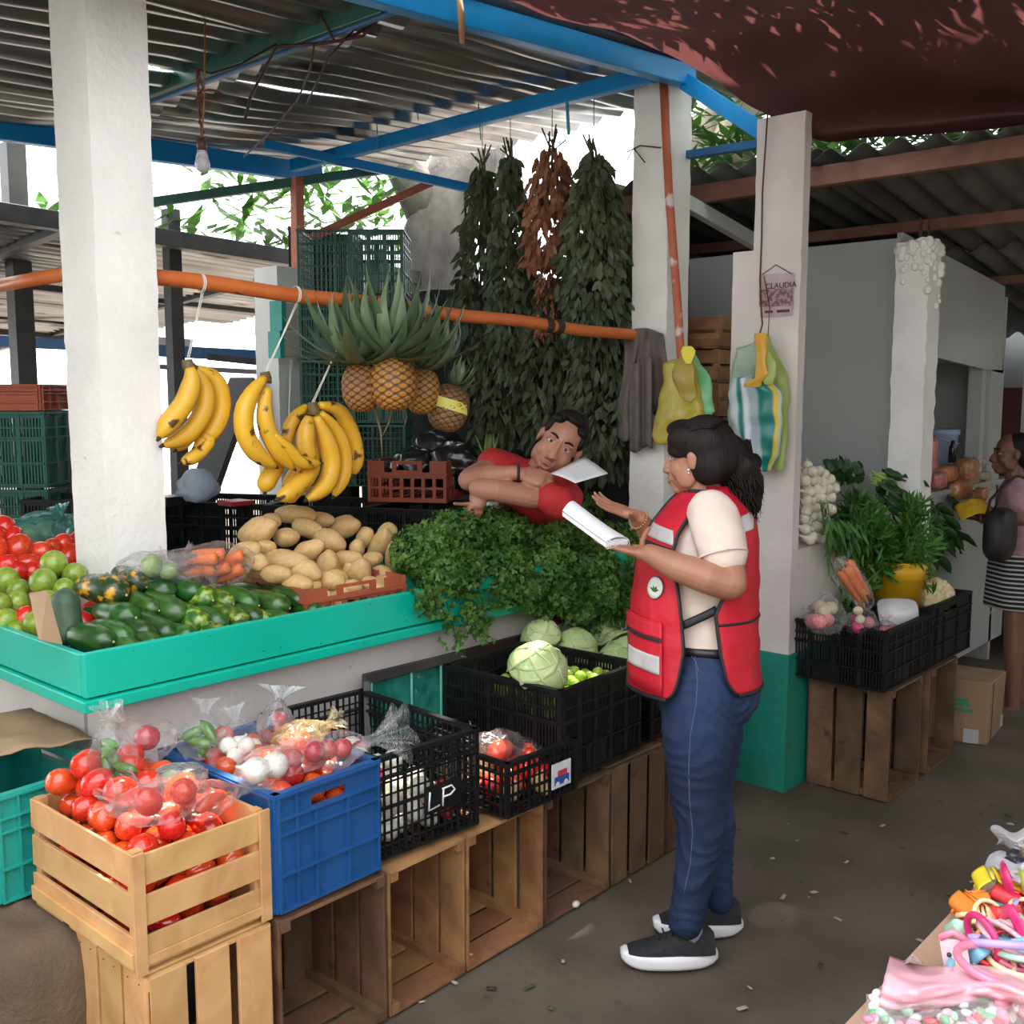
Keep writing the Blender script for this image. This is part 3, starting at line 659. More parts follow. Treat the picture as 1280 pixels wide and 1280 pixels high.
RC = crate_thing('plastic_crate', 'terracotta low plastic crate holding black bags, beside the bananas', REDC, (rc-ra).length, .50, .13, 'bars', tuple((ra+rc)/2+(RT*.0+V(FW.x, FW.y, 0).normalized()*.25)-RT*.09), math.atan2((rc-ra).y, (rc-ra).x)+rad(0), dip=True)
PC = crate_thing('plastic_crate', 'terracotta plastic crate under the potato heap', REDC, .40, .46, .09, 'bars', (2.235, 2.90, .945), rad(-3), dip=True)
# green stack at the left edge, red crate on top
for i, (y0_, lab, m, st_) in enumerate(((1.32, 'dark green slotted crate at far left, topmost green one of its stack', GREENC, 'slots'), (1.00, 'dark green slotted crate at far left, second green one of its stack', GREENC, 'slots'), (.68, 'dark green slotted crate at far left, lowest of its stack', GREENC, 'slots'))):
    crate_thing('plastic_crate', lab, m, .62, .42, .305, st_, (1.86, 4.62, y0_), rad(-48))
crate_thing('plastic_crate', 'orange red crate on top of the green stack at far left', REDC, .60, .42, .10, 'panel', (1.86, 4.62, 1.635), rad(-48))
crate_thing('plastic_crate', 'black slotted crate at far left behind the teal bag', BLACKP, .40, .30, .26, 'slots', (2.02, 4.12, 1.02), rad(-46))
# green stack behind the pineapples
for i in range(4):
    z = 2.22-.335*i
    for j in (0, 1):
        p = Pd(412+64*j, 300, 5.55)
        crate_thing('plastic_crate', ('left', 'right')[j]+' dark green crate of the stack behind the pineapples, '+('top', 'second', 'third', 'fourth')[i]+' layer', GREENC, .262, .36, .32, 'slots' if (i+j) % 2 else 'lattice', (p.x, p.y, z), AZ-PI/2)
# wooden crates stacked between the right pillars
for i in range(9):
    z = 1.93-.162*i; p = Pd(892-2*(i > 3), 400, 5.15)
    wood_crate('wooden crate stacked between the two right pillars, '+('topmost', 'second', 'third', 'fourth', 'fifth', 'sixth', 'seventh', 'eighth', 'lowest')[i], MIDW if i < 3 else OLDW, .42, .32, .145, (p.x+.05, p.y+.06, z), (0, 0, rad(3+R.uniform(-3, 3))), 'wooden crates stacked between the pillars', 2, seed=40+i)
# ================================================================ teal display counter
ct = thing('display_counter', 'teal painted wooden display tray running round the stall corner', 'counter', (1.25, 2.62, .9))
CX, CY = 1.245, 2.60
def board(name, *a): b = B(); b.box(*a); return b.build(name, TEAL, ct, smooth=False, bevel=.003)
board('front_board', CX, 4.0, CY, CY+.022, .905, 1.025)
board('side_board', CX-.0, CX+.022, CY+.026, 6.0, .905, 1.020)
board('shelf_slab', CX-.012, 4.0, CY-.012, CY+.75, .868, .900)
board('shelf_slab', CX-.012, CX+.55, CY+.742, 6.0, .868, .900)
board('back_board', CX+.55, 4.0, CY+.74, CY+.76, .905, .985)
board('tray_floor', CX+.022, 3.99, CY+.024, CY+.738, .901, .925)
b = B()
for i in range(26):
    x = R.uniform(CX+.1, 3.9); b.ell((x, CY-.0005, R.choice([.915, .93, 1.01])), .0025, 5, 3)
o = b.build('nails', NAILM, ct); o['kind'] = 'stuff'

# ================================================================ produce meshes
TOM = mat('tomato_skin', (.62, .025, .012), .16, (.72, .06, .015), 5, 0, vary=.14, coat=.5)
TOMO = mat('tomato_orange', (.72, .12, .02), .16, (.62, .05, .012), 7, 0, vary=.12, coat=.5)
CALYX = mat('calyx', (.10, .16, .03), .7)
def bumpy(a=.05, s=1.2): 
    q = V(R.uniform(0, 50), R.uniform(0, 50), 0)
    return lambda d: 1+a*noise.noise(d*s+q)
def tomato_mesh(n, k=1.15):
    b = B(); b.ell((0, 0, 0), (.92, .92, k), 18, 12, fn=lambda d: (1+.05*fbm(d*1.5, 1, n))*(1-.16*max(0, d.z-.80)/.2)); b.m = 1
    b.tube([(0, 0, k*.78), (0, 0, k*.86)], [.09, .05], 6)
    return b.mesh('tomato', [TOM, CALYX])
TOMS = [tomato_mesh(i, k) for i, k in enumerate((1.1, 1.25, 1.0, 1.18))]
def variant(me, mats, name=None):
    m = me.copy()
    for i, x in enumerate(mats): m.materials[i] = x
    if name: m.name = name
    return m
TOMS2 = [variant(m, [TOMO]) for m in TOMS]
LIMM = mat('lime_skin', (.13, .26, .02), .3, (.30, .36, .04), 3, .12, 90, vary=.14, coat=.3, spots=((.32, .20, .05), 4, .68))
def citrus_mesh(n):
    b = B(); b.ell((0, 0, 0), (1, 1, .95), 18, 12, fn=bumpy(.04)); b.m = 1; b.ell((0, 0, .95), (.10, .10, .03), 8, 4)
    return b.mesh('orange', [LIMM, mat('scar', (.30, .28, .10), .8)])
CITS = [citrus_mesh(i) for i in range(3)]
CUC = mat('cucumber_skin', (.012, .055, .010), .28, (.035, .12, .015), 2.2, .10, 30, vary=.30, coat=.35, stretch=(1, 1, .5))
CUC2 = mat('cucumber_pale', (.03, .11, .012), .28, (.30, .40, .05), 1.6, .10, 30, vary=.2, coat=.35, mixlo=.45, mixhi=.62)
CUC3 = mat('cucumber_ripe', (.018, .05, .012), .32, (.70, .36, .02), 1.4, .08, 30, vary=.05, coat=.3, mixlo=.52, mixhi=.62)
CUC4 = mat('cucumber_grey', (.035, .075, .045), .4, (.05, .10, .05), 3, .2, 60, vary=.05)
def cuc_mesh(n, m, lr=2.35, bend=.12):
    b = B(); prof = []; pts = []
    k = 16
    for i in range(k+1):
        t = -1+2*i/k; pts.append(V(bend*(1-t*t)*math.cos(n), bend*(1-t*t)*math.sin(n), t*lr)); prof.append(max(.06, (1-abs(t)**3.4)**.5*(1+.06*math.sin(3*t+n))*(1-.12*t)))
    b.tube(pts, prof, 16)
    b.v = [tuple(Vector(v)*(1+.03*fbm(Vector(v)*1.5, 1, n)+.012*math.sin(9*math.atan2(v[1], v[0])))) for v in b.v]
    b.m = 1; b.tube([(0, 0, -lr*1.0), (0, 0, -lr*1.03)], [.12, .07], 7)
    return b.mesh('cucumber', [m, mat('blossom_scar', (.45, .42, .22), .8)])
CUCS = [cuc_mesh(i, CUC) for i in range(4)]; CUCP = [cuc_mesh(i+5, CUC2) for i in range(2)]; CUCR = [cuc_mesh(9, CUC3)]; CUCG = [cuc_mesh(11, CUC4, 1.9, .05)]
POT = mat('potato_skin', (.58, .36, .14), .55, (.66, .45, .20), 3, .12, 25, vary=.08, spots=((.30, .17, .07), 10, .70))
def pot_mesh(n, l=1.6):
    b = B(); q = V(n*3.3, n, 0); b.ell((0, 0, 0), (1, .86, l), 20, 14, fn=lambda d: 1+.16*noise.noise(d*1.2+q)+.02*noise.noise(d*5+q))
    b.m = 1
    for i in range(5):
        d = V(R.gauss(0, 1), R.gauss(0, 1), R.gauss(0, 1)).normalized(); k = 1+.16*noise.noise(d*1.2+q)
        b.ell((d.x*k*.99, d.y*.86*k*.99, d.z*l*k*.99), (.05, .05, .05), 6, 4)
    return b.mesh('potato', [POT, mat('potato_eye', (.32, .20, .09), .8)])
POTS = [pot_mesh(i, l) for i, l in enumerate((1.75, 1.5, 1.25, 1.9, 1.4))]
def rot_to(d, roll=0):
    return (Vector(d).normalized().to_track_quat('Z', 'Y') @ Quaternion((0, 0, 1), roll)).to_euler()
def rrot(): return Euler((R.uniform(0, 6.3), R.uniform(0, 6.3), R.uniform(0, 6.3)))

# cucumbers: (px, py, direction in the picture deg (0 right, -90 down), towards-viewer share, half thickness, mesh set)
CL = [(126, 738, -8, .5, .041, CUCR, 'large dark cucumber with an orange ripe patch, resting on the left of the heap'), (84, 771, -82, .3, .040, CUCG, 'grey green cucumber standing on end against the cardboard wedge'),
 (158, 724, -15, .9, .034, CUCR, 'cucumber with a yellow ripe end just under the squash bag'), (144, 767, -4, .6, .036, CUCS, 'long green cucumber lying level in the middle of the left end'), (176, 754, -25, 1.0, .030, CUCS, 'small green cucumber pointing out between two big ones, left half'),
 (112, 796, -8, .5, .036, CUCS, 'dark cucumber at the tray corner, bottom row'), (141, 793, -30, 1.0, .034, CUCS, 'green cucumber end beside the dark corner cucumber'), (166, 787, -50, .8, .033, CUCS, 'bright green cucumber sloping down in the bottom row'), (193, 783, -35, .8, .036, CUCS, 'dark cucumber third along the bottom row'),
 (203, 760, -25, .9, .038, CUCS, 'thick dark cucumber in the middle row under the squash bag'), (190, 734, -20, .8, .036, CUCS, 'dark cucumber directly under the squash bag'), (240, 744, -10, .6, .037, CUCP, 'cucumber with a pale lime green end under the carrot bag'), (226, 738, -8, .5, .034, CUCS, 'dark cucumber tucked behind the pale ended one'),
 (231, 771, -25, 1.0, .038, CUCP, 'stout cucumber end with pale green tip, middle row'), (259, 772, -35, 1.0, .032, CUCS, 'dark round cucumber end right of the stout pale one'), (270, 747, -10, .9, .029, CUCP, 'short light green cucumber below the carrot bag'), (284, 770, -25, 1.0, .032, CUCP, 'cucumber end with a lime coloured tip, right half'),
 (298, 747, -15, 1.0, .034, CUCS, 'dark cucumber end between carrots bag and potatoes'), (307, 768, -30, 1.0, .028, CUCS, 'small striped cucumber end at the right half of the bottom row'), (336, 752, -22, .5, .034, CUCS, 'long dark cucumber lying in front of the potato crate'), (360, 746, -24, .6, .029, CUCS, 'second long cucumber beside the potato crate'),
 (366, 732, -8, .5, .029, CUCP, 'pale green cucumber against the potato crate'), (382, 762, -5, .6, .026, CUCS, 'last dark cucumber at the right end of the heap'), (322, 771, -30, .9, .024, CUCP, 'small pale cucumber end low in the right half'), (177, 800, -10, .8, .030, CUCS, 'half hidden cucumber at the front board, fourth along'), (152, 806, -5, .8, .030, CUCS, 'half hidden cucumber low behind the front board near the corner'),
 (262, 788, -5, .8, .028, CUCP, 'light green cucumber peeping over the front board'), (225, 792, -5, .7, .030, CUCS, 'dark cucumber peeping over the front board'), (345, 772, -5, .7, .026, CUCS, 'hidden dark cucumber behind the front board at the right'), (300, 786, -5, .7, .028, CUCS, 'dark cucumber low behind the front board, right half')]
for i, (x, y, a, tv, r_, ms, lab) in enumerate(CL):
    Y = 2.675+r_*.6+max(0, (800-(817-.175*(x-112))*0-y))/75*.20
    rim = 817-.18*(x-112); Y = 2.672+r_*.5+max(0, rim-y)*.0034
    c = PY(x, y, Y); d = RT*math.cos(rad(a))*(1-.45*tv)+V(0, 0, 1)*math.sin(rad(a))*(.35+.5*(a < -60))-V(FW.x, FW.y, 0)*tv*.75
    if tv >= .8: d = V(.25, -1, -.22)
    place(ms[i % len(ms)], 'cucumber', c, rot_to(-d, R.uniform(0, 6)), r_*1.08, label=lab, cat='cucumber', group='cucumbers on the teal counter')
for i in range(16):      # lower layer that carries the heap
    c = V(1.40+i*.066, 2.88+R.uniform(0, .2), .962); place(CUCS[i % 4], 'cucumber', c, rot_to((.2, -1, 0), i), .032, label='dark cucumber buried in the bottom of the counter heap', cat='cucumber', group='buried cucumbers on the teal counter')
for i in range(12):
    c = V(1.48+i*.066, 2.95+R.uniform(0, .1), 1.03); place(CUCS[i % 4], 'cucumber', c, rot_to((.2, -1, 0), i), .032, label='dark cucumber buried in the bottom of the counter heap', cat='cucumber', group='buried cucumbers on the teal counter')
# oranges and tomatoes left of the pillar
OL = [(67, 705, .043), (54, 727, .042), (93, 718, .038), (8, 725, .042), (23, 737, .036), (22, 753, .038), (8, 776, .038), (21, 790, .035), (43, 779, .030), (44, 796, .032), (80, 737, .036), (0, 755, .036), (60, 752, .036)]
OLAB = row_labels(OL, 5, 'green skinned orange, %s in the %s row left of the pillar')
for i, (x, y, r_) in enumerate(OL):
    t_ = (805-y)/100; c = PY(x, y, 2.86+.34*t_+(.22 if x < 50 else .0)*(1-.3*t_))
    place(CITS[i % 3], 'green_orange', c, rrot(), r_, label=OLAB[i], cat='orange', group='green oranges on the counter')
TL_ = [(5, 659, .040), (16, 670, .036), (23, 685, .050), (51, 690, .040), (10, 706, .040), (33, 705, .038), (79, 680, .042), (89, 694, .042), (39, 714, .036), (-8, 688, .045), (66, 684, .034), (-5, 670, .04), (96, 676, .036), (24, 714, .034)]
TLAB = row_labels(TL_, 4, 'red tomato, %s in the %s row behind the green oranges')
for i, (x, y, r_) in enumerate(TL_):
    place(TOMS[i % 4], 'tomato', PY(x, y, 3.40+(720-y)*.003), rrot(), r_, label=TLAB[i], cat='tomato', group='tomatoes behind the oranges')
for i in range(40):
    place((TOMS+CITS)[i % 7], 'tomato' if i % 7 < 4 else 'green_orange', V(1.33+(i % 5)*.085, 2.98+(i//5)*.085, .965+(.06 if i % 3 else 0)), rrot(), .042, label='red tomato buried in the heap left of the pillar' if i % 7 < 4 else 'green orange buried in the heap left of the pillar', cat='tomato' if i % 7 < 4 else 'orange', group='buried fruit left of the pillar')
# cardboard wedge
b = B(); a0, a1, a2, a3 = PY(38, 742, 2.80), PY(60, 738, 2.80), PY(79, 806, 2.66), PY(50, 800, 2.66)
b.hexa([a3, a2, a2+V(0, .012, 0), a3+V(0, .012, 0), a0, a1, a1+V(0, .012, 0), a0+V(0, .012, 0)]); tag(b.build('cardboard_wedge', mat('cardboard', (.40, .26, .15), .8), None, smooth=False, bevel=.002), 'upright torn strip of cardboard between oranges and cucumbers', 'cardboard')
# potatoes
PL = [(369, 643, 0, .036, 3), (322, 664, 25, .042, 1), (384, 660, -15, .033, 1), (358, 672, 5, .033, 2), (429, 659, 20, .038, 1), (410, 675, -25, .038, 1), (385, 689, 35, .036, 1), (357, 701, -3, .036, 3), (305, 693, 30, .036, 1), (332, 685, 10, .026, 2), (320, 702, -20, .030, 2), (411, 706, 80, .038, 2), (432, 700, 15, .034, 1), (446, 686, 80, .028, 2), (456, 672, 60, .030, 2), (475, 681, 62, .032, 3), (495, 697, 82, .035, 3), (380, 714, -15, .034, 1), (450, 716, 75, .036, 4), (477, 717, 0, .030, 2), (415, 725, -5, .032, 2), (345, 718, 5, .03, 1), (465, 700, 20, .03, 2), (492, 728, 10, .028, 2), (440, 735, 10, .028, 2), (400, 650, 0, .03, 1), (338, 652, 0, .028, 2), (484, 664, 20, .028, 2), (372, 730, 0, .03, 1), (470, 738, 0, .028, 1)]
def clearp(x, y): return PY(x, y, 2.74+max(0, 738-y)*.0046)
PLAB = row_labels(PL, 6, 'yellow potato, %s in the %s row of the potato heap')
for i, (x, y, a, r_, k) in enumerate(PL):
    d = RT*math.cos(rad(a))+V(0, 0, 1)*math.sin(rad(a))*.8-V(FW.x, FW.y, 0)*.25
    place(POTS[(k+i*0) % 5], 'potato', clearp(x, y), rot_to(d, i), r_*1.2, label=PLAB[i], cat='potato', group='potatoes in the terracotta crate')
for i in range(34):
    x = R.uniform(2.07, 2.42); y = R.uniform(2.74, 3.05); c = V(x, y, .98+R.uniform(0, .06)+max(0, y-2.8)*.35)
    place(POTS[i % 5], 'potato', c, rrot(), .034, label='potato buried in the heap in the terracotta crate', cat='potato', group='buried potatoes in the terracotta crate')

# ================================================================ clear bags
FILM = film('clear_film', (.92, .93, .95), .13); FILMR = film('clear_film_warm', (.95, .86, .84), .13); FILMM = film('milky_film', (.90, .92, .93), .36, .3)
FILMT = film('teal_film', (.10, .55, .48), .65, .25)
def bag(name, label, c, r3, neck, fm=FILM, seed=0, necklen=.05, flare=.024, rot=None, cr=.15):
    """tied film bag: crumpled hull, gathered neck and flared tail"""
    t = thing(name, label, 'bag', c); q = V(seed*3.1, seed, 0); b = B(); neck = Vector(neck).normalized()
    def f(d):
        k = max(0, d.dot(neck)); return (1+cr*noise.noise(d*2.3+q)+cr*.8*abs(noise.noise(d*5+q))+cr*.35*abs(noise.noise(d*12+q)))*(1+.35*k**7)
    b.ell((0, 0, 0), r3, 56, 36, rot=rot, fn=f); b.build('hull', fm, t, world=False)
    b = B(); e = Vector([neck[i]*r3[i] for i in range(3)])*1.25
    b.grid(lambda u, v: e+neck*necklen*v+(neck.orthogonal().normalized()*math.cos(u*2*PI)+neck.cross(neck.orthogonal()).normalized()*math.sin(u*2*PI))*(.007+(flare*(v**1.6))*(1+.5*math.sin(u*2*PI*5+seed)))*(1 if v > .2 else 1+(.2-v)*7), 32, 8, wrap=True)
    b.build('tied_neck', fm, t, world=False); return t
def fill(me_list, name, label, cat, group, c, r3, n, r_, seed=0):
    rr_ = random.Random(seed); pts = []
    for k in range(n*30):
        if len(pts) >= n: break
        d = V(rr_.uniform(-1, 1), rr_.uniform(-1, 1), rr_.uniform(-1, 1))
        if d.length > 1: continue
        p = Vector(c)+V(d.x*max(.001, r3[0]-r_), d.y*max(.001, r3[1]-r_), d.z*max(.001, r3[2]-r_))
        if all((p-x).length > r_*1.55 for x in pts): pts.append(p)
    for i, p in enumerate(pts): place(me_list[i % len(me_list)], name, p, Euler((rr_.uniform(0, 6), rr_.uniform(0, 6), rr_.uniform(0, 6))), r_, label=label, cat=cat, group=group)
SQ = mat('squash_skin', (.22, .36, .12), .4, (.38, .48, .20), 5, .1, 30, vary=.1)
b = B(); b.ell((0, 0, 0), (1, 1, .85), 18, 12, fn=lambda d: 1+.04*math.cos(8*math.atan2(d.y, d.x))); b.m = 1; b.tube([(0, 0, .75), (0, 0, 1.0)], [.16, .12], 8)
SQM = b.mesh('squash', [SQ, mat('squash_stem', (.50, .42, .25), .7)])
CARM = mat('carrot_skin', (.78, .17, .04), .45, (.80, .24, .07), 6, .15, 30, vary=.08)
b = B(); b.tube([(0, 0, -2.6), (0, 0, -1.2), (0, 0, .8), (.05, 0, 2.0), (.05, 0, 2.3)], [.25, .62, .88, 1.0, .5], 14); b.m = 1; b.tube([(.05, 0, 2.25), (.05, 0, 2.5)], [.25, .2], 6)
CAR = b.mesh('carrot', [CARM, CALYX])
c1 = PY(183, 708, 2.90); bag('squash_bag', 'clear bag of round pale squashes at the foot of the sunlit pillar', c1, (.085, .06, .045), (.6, -.2, .2), seed=1)
fill([SQM], 'squash', 'small round pale green squash inside the clear bag by the pillar', 'squash', 'squashes in the clear bag', c1, (.075, .055, .045), 3, .036, 2)
c1 = PY(217, 712, 2.88); bag('squash_bag', 'second limp clear bag of squashes lying towards the carrots', c1, (.07, .05, .035), (1, -.3, -.3), seed=2)
fill([SQM], 'squash', 'pale squash inside the limp clear bag beside the carrots', 'squash', 'squashes in the limp bag', c1, (.065, .05, .036), 2, .032, 3)
c1 = PY(268, 706, 2.88); bag('carrot_bag', 'clear bag of orange carrots between squashes and potatoes', c1, (.135, .065, .07), (-1, .1, .35), FILMR, seed=3, necklen=.04)
for i, (dx, dz, a) in enumerate(((-15, 6, 8), (-6, 14, -5), (12, -2, 35), (20, -12, 30), (2, -8, 20), (-18, -8, 10), (18, 8, 12))):
    place(CAR, 'carrot', PY(268+dx, 706-dz, 2.86+.012*(i % 3)), rot_to(RT*math.cos(rad(a))+V(0, 0, 1)*math.sin(rad(a)), i), .021, label='orange carrot inside the clear bag on the counter', cat='carrot', group='carrots in the clear bag')
c1 = PY(55, 667, 3.75); bag('teal_bag', 'crumpled teal plastic bag of greens behind the tomatoes', c1, (.17, .10, .075), (1, 0, .2), FILMT, seed=4, cr=.16)
fill([SQM], 'green_squash', 'green squash inside the teal bag', 'squash', 'squashes in the teal bag', c1, (.12, .08, .055), 3, .045, 5)
c1 = PY(88, 672, 3.70); bag('teal_bag', 'small teal plastic bag next to the pillar, behind the tomatoes', c1, (.07, .07, .06), (-.3, 0, 1), FILMT, seed=6, cr=.16)
# pale bag on the black crate, papers
b = B(); b.ell(PY(248, 611, 4.15), (.10, .05, .06), 24, 16, fn=lambda d: 1+.28*fbm(d*2.5)+.5*max(0, d.z)**3); tag(b.build('pale_bag', mat('pale_blue_bag', (.55, .68, .80), .5, (.68, .78, .86), 12, .2, 30, transl=.3), None), 'crumpled pale blue plastic bag on the black crate behind the pillar', 'bag')
b = B(); b.box(*sorted((PY(208, 615, 4.2).x, PY(238, 615, 4.2).x)), 4.2, 4.32, 1.20, 1.245); tag(b.build('black_box', mat('black_plastic', (.012, .012, .014), .3), None, smooth=False, bevel=.004), 'small black box beside the pale bag', 'box')
b = B(); b.box(PY(290, 620, 4.0).x, PY(318, 620, 4.0).x, 4.0, 4.12, 1.20, 1.222); tag(b.build('red_box', mat('red_plastic', (.45, .02, .03), .4), None, smooth=False, bevel=.003), 'flat red box on the black crate left of the rear pillar', 'box')
# ================================================================ produce below the counter
def pack(n, x0, x1, y0, y1, z0, r_, seed, peak=.0, tries=40, rj=.12, ctr=None):
    rr_ = random.Random(seed); out = []; cx, cy = ctr or ((x0+x1)/2, (y0+y1)/2)
    for i in range(n):
        best = None; r1 = r_*rr_.uniform(1-rj, 1+rj)
        for k in range(tries):
            x, y = rr_.uniform(x0+r1, x1-r1), rr_.uniform(y0+r1, y1-r1); z = z0+r1
            for (a, b_, c, q) in out:
                h = ((r1+q)*.93)**2-(a-x)**2-(b_-y)**2
                if h > 0: z = max(z, c+math.sqrt(h))
            s_ = z+peak*((x-cx)**2+(y-cy)**2)/.02
            if best is None or s_ < best[0]: best = (s_, x, y, z)
        out.append((best[1], best[2], best[3], r1))
    return out
TP_ = pack(96, 1.075, 1.39, 2.06, 2.515, .455, .036, 5, .035, ctr=(1.17, 2.38)); tv_, pr_ = top_ones(TP_, 30); TPL = dict(zip(tv_, row_labels([pr_[i] for i in tv_], 6, 'ripe tomato, %s in the %s row of the pine crate heap')))
for i, (x, y, z, r_) in enumerate(TP_):
    ms = TOMS2 if R.random() < .28 else TOMS
    place(ms[i % 4], 'tomato', (x, y, z), rrot(), r_*1.02, label=TPL.get(i, 'red tomato buried in the new pine crate heap'), cat='tomato', group='tomatoes in the pine crate')
BP_ = pack(56, 1.44, 1.73, 2.06, 2.52, .60, .033, 6, .01); tv_, pr_ = top_ones(BP_, 15); BPL = dict(zip(tv_, row_labels([pr_[i] for i in tv_], 4, 'loose tomato, %s in the %s row of the blue crate')))
for i, (x, y, z, r_) in enumerate(BP_):
    ms = TOMS2 if R.random() < .5 else TOMS
    place(ms[i % 4], 'tomato', (x, y, z), rrot(), r_, label=BPL.get(i, 'orange red tomato buried in the tall blue crate'), cat='tomato', group='tomatoes in the blue crate')
ONI = mat('white_onion', (.80, .78, .70), .3, (.72, .70, .58), 5, .03, coat=.3, vary=.05)
b = B(); b.lathe([(0, -1), (.35, -.95), (.8, -.6), (1, 0), (.85, .5), (.45, .85), (.16, 1.15), (.10, 1.5), (0, 1.55)], 18); ONM = b.mesh('onion', ONI)
REDO = mat('red_fruit', (.48, .03, .03), .25, (.40, .02, .05), 5, coat=.4, vary=.15)
b = B(); b.ell((0, 0, 0), 1, 16, 11, fn=bumpy(.08)); REM = b.mesh('tomatillo', REDO)
PEP = mat('green_pepper', (.05, .16, .02), .25, (.10, .24, .03), 4, coat=.4, vary=.15)
def chili(m, name, n):
    b = B(); k = 9; b.tube([V(.25*math.sin(n+i*.3), 0, -2+4*i/k) for i in range(k+1)], [.12+.75*math.sin(PI*min(1, (i+.6)/k))**.7*(1-.25*i/k) for i in range(k+1)], 10)
    b.m = 1; b.tube([(.25*math.sin(n), 0, -2.0), (.25*math.sin(n)-.1, .1, -2.6)], [.14, .1], 6); return b.mesh(name, [m, CALYX])
CHG = [chili(PEP, 'pepper', i) for i in range(2)]; CHR = [chili(TOM, 'red_pepper', i+3) for i in range(2)]
def fbag(px, py, Y, r3, neck, kind, lab, seed, fm=None, **k):
    c = PY(px, py, Y); n, ms, nm, lb, cat, gr, r_ = kind; r3 = tuple(q_*1.08 for q_ in r3); r_ *= 1.12
    bag('filled_bag', lab, c, r3, neck, fm or FILM, seed=seed, **k)
    fill(ms, nm, lb, cat, gr, c, (r3[0]*.93, r3[1]*.93, r3[2]*.93), n, r_, seed)
fbag(142, 952, 2.36, (.052, .05, .072), (-.1, 0, 1), (6, CHG, 'green_pepper', 'green pepper in the knotted bag left of the red bags', 'pepper', 'green peppers in the knotted bag', .016), 'knotted clear bag of green peppers standing on the tomatoes', 11)
fbag(186, 925, 2.46, (.07, .05, .05), (-.4, .4, .6), (6, [REM], 'red_fruit', 'dark red fruit in the bag nearest the wall', 'fruit', 'red fruit in the wall side bag', .030), 'clear bag of dark red fruit leaning towards the white wall', 12, FILMR)
fbag(205, 1000, 2.13, (.105, .055, .045), (-.7, -.2, .5), (7, TOMS, 'bagged_tomato', 'tomato in the big red bag lying over the pine crate front', 'tomato', 'tomatoes in the front bag', .030), 'long clear bag of tomatoes and peppers lying over the pine crate front', 13, FILMR, cr=.14)
fbag(255, 1000, 2.15, (.06, .05, .04), (1, -.4, .1), (4, CHR, 'red_pepper', 'red pepper in the bag at the corner of the pine crate', 'pepper', 'red peppers in the corner bag', .020), 'clear bag of red peppers tied at the pine crate corner', 14, FILMR, necklen=.09)
fbag(222, 975, 2.30, (.07, .05, .035), (-1, 0, .3), (3, [SQM], 'bagged_squash', 'pale green squash in the flat bag', 'squash', 'squashes in the flat bag', .022), 'flat clear bag of pale greens behind the long red bag', 15, FILMM)
fbag(252, 925, 2.40, (.06, .05, .045), (.3, .3, 1), (5, CHG, 'green_pepper', 'green pepper in the bag beside the onions', 'pepper', 'green peppers beside the onions', .018), 'clear bag of green pods left of the white onions', 16)
fbag(300, 935, 2.33, (.085, .05, .05), (.1, .5, 1), (8, [ONM], 'white_onion', 'white onion in the upper bag over the blue crate', 'onion', 'onions in the upper bag', .021), 'clear bag of small white onions propped against the wall', 17)
fbag(335, 958, 2.12, (.085, .05, .042), (.2, -.1, -1), (7, [ONM], 'white_onion', 'large white onion in the lower bag over the blue crate', 'onion', 'onions in the lower bag', .031), 'clear bag of large white onions on top of the blue crate', 18)
fbag(372, 922, 2.24, (.07, .05, .038), (1, 0, .2), (5, TOMS2, 'bagged_tomato', 'orange tomato in the yellowish bag at the wall', 'tomato', 'orange tomatoes in the wall bag', .026), 'yellowish bag of orange tomatoes behind the dark red bag', 19, film('yellow_film', (.9, .75, .4), .3))
fbag(376, 944, 2.12, (.07, .05, .038), (-1, 0, .1), (5, [REM], 'red_fruit', 'dark red fruit in the middle bag on the blue crate', 'fruit', 'red fruit in the middle bag', .025), 'clear bag of dark red onions in the middle of the blue crate', 20, FILMR)
fbag(420, 938, 2.10, (.062, .05, .045), (1, -.3, .1), (5, [REM], 'red_fruit', 'bright red radish in the flared bag', 'fruit', 'radishes in the flared bag', .024), 'clear bag with white knot and flared tail at the right of the blue crate', 21, necklen=.12, flare=.06)
fbag(345, 908, 2.42, (.05, .04, .05), (.3, .2, 1), (2, TOMS, 'bagged_tomato', 'tomato in the airy bag against the wall', 'tomato', 'tomatoes in the airy bag', .02), 'airy clear bag puffed up against the white wall', 22, FILMM, flare=.05)
# LP crate: garlic and onions inside
GAR = mat('garlic', (.72, .66, .55), .6, (.62, .55, .46), 5)
b = B(); b.lathe([(0, -.75), (.5, -.72), (.95, -.2), (.9, .25), (.4, .75), (.14, 1.1), (.12, 1.6), (0, 1.62)], 16); b.v = [(v[0]*(1+.07*math.cos(8*math.atan2(v[1], v[0]))), v[1]*(1+.07*math.cos(8*math.atan2(v[1], v[0]))), v[2]) for v in b.v]
GRM = b.mesh('garlic_bulb', GAR)
for i, (x, y, z, r_) in enumerate(pack(62, 1.81, 2.14, 2.06, 2.60, .455, .034, 8, .0)):
    k = i % 6
    if k == 4: place(REM, 'red_onion', (x, y, z), rrot(), r_*.8, label='red onion at the bottom of the LP crate', cat='onion', group='red onions in the LP crate')
    else: place([GRM, ONM][i % 2], 'garlic_bulb' if i % 2 == 0 else 'white_onion', (x, y, z), rrot(), r_, label='pale garlic bulb inside the LP crate' if i % 2 == 0 else 'white onion inside the LP crate', cat='garlic' if i % 2 == 0 else 'onion', group='pale bulbs in the LP crate')
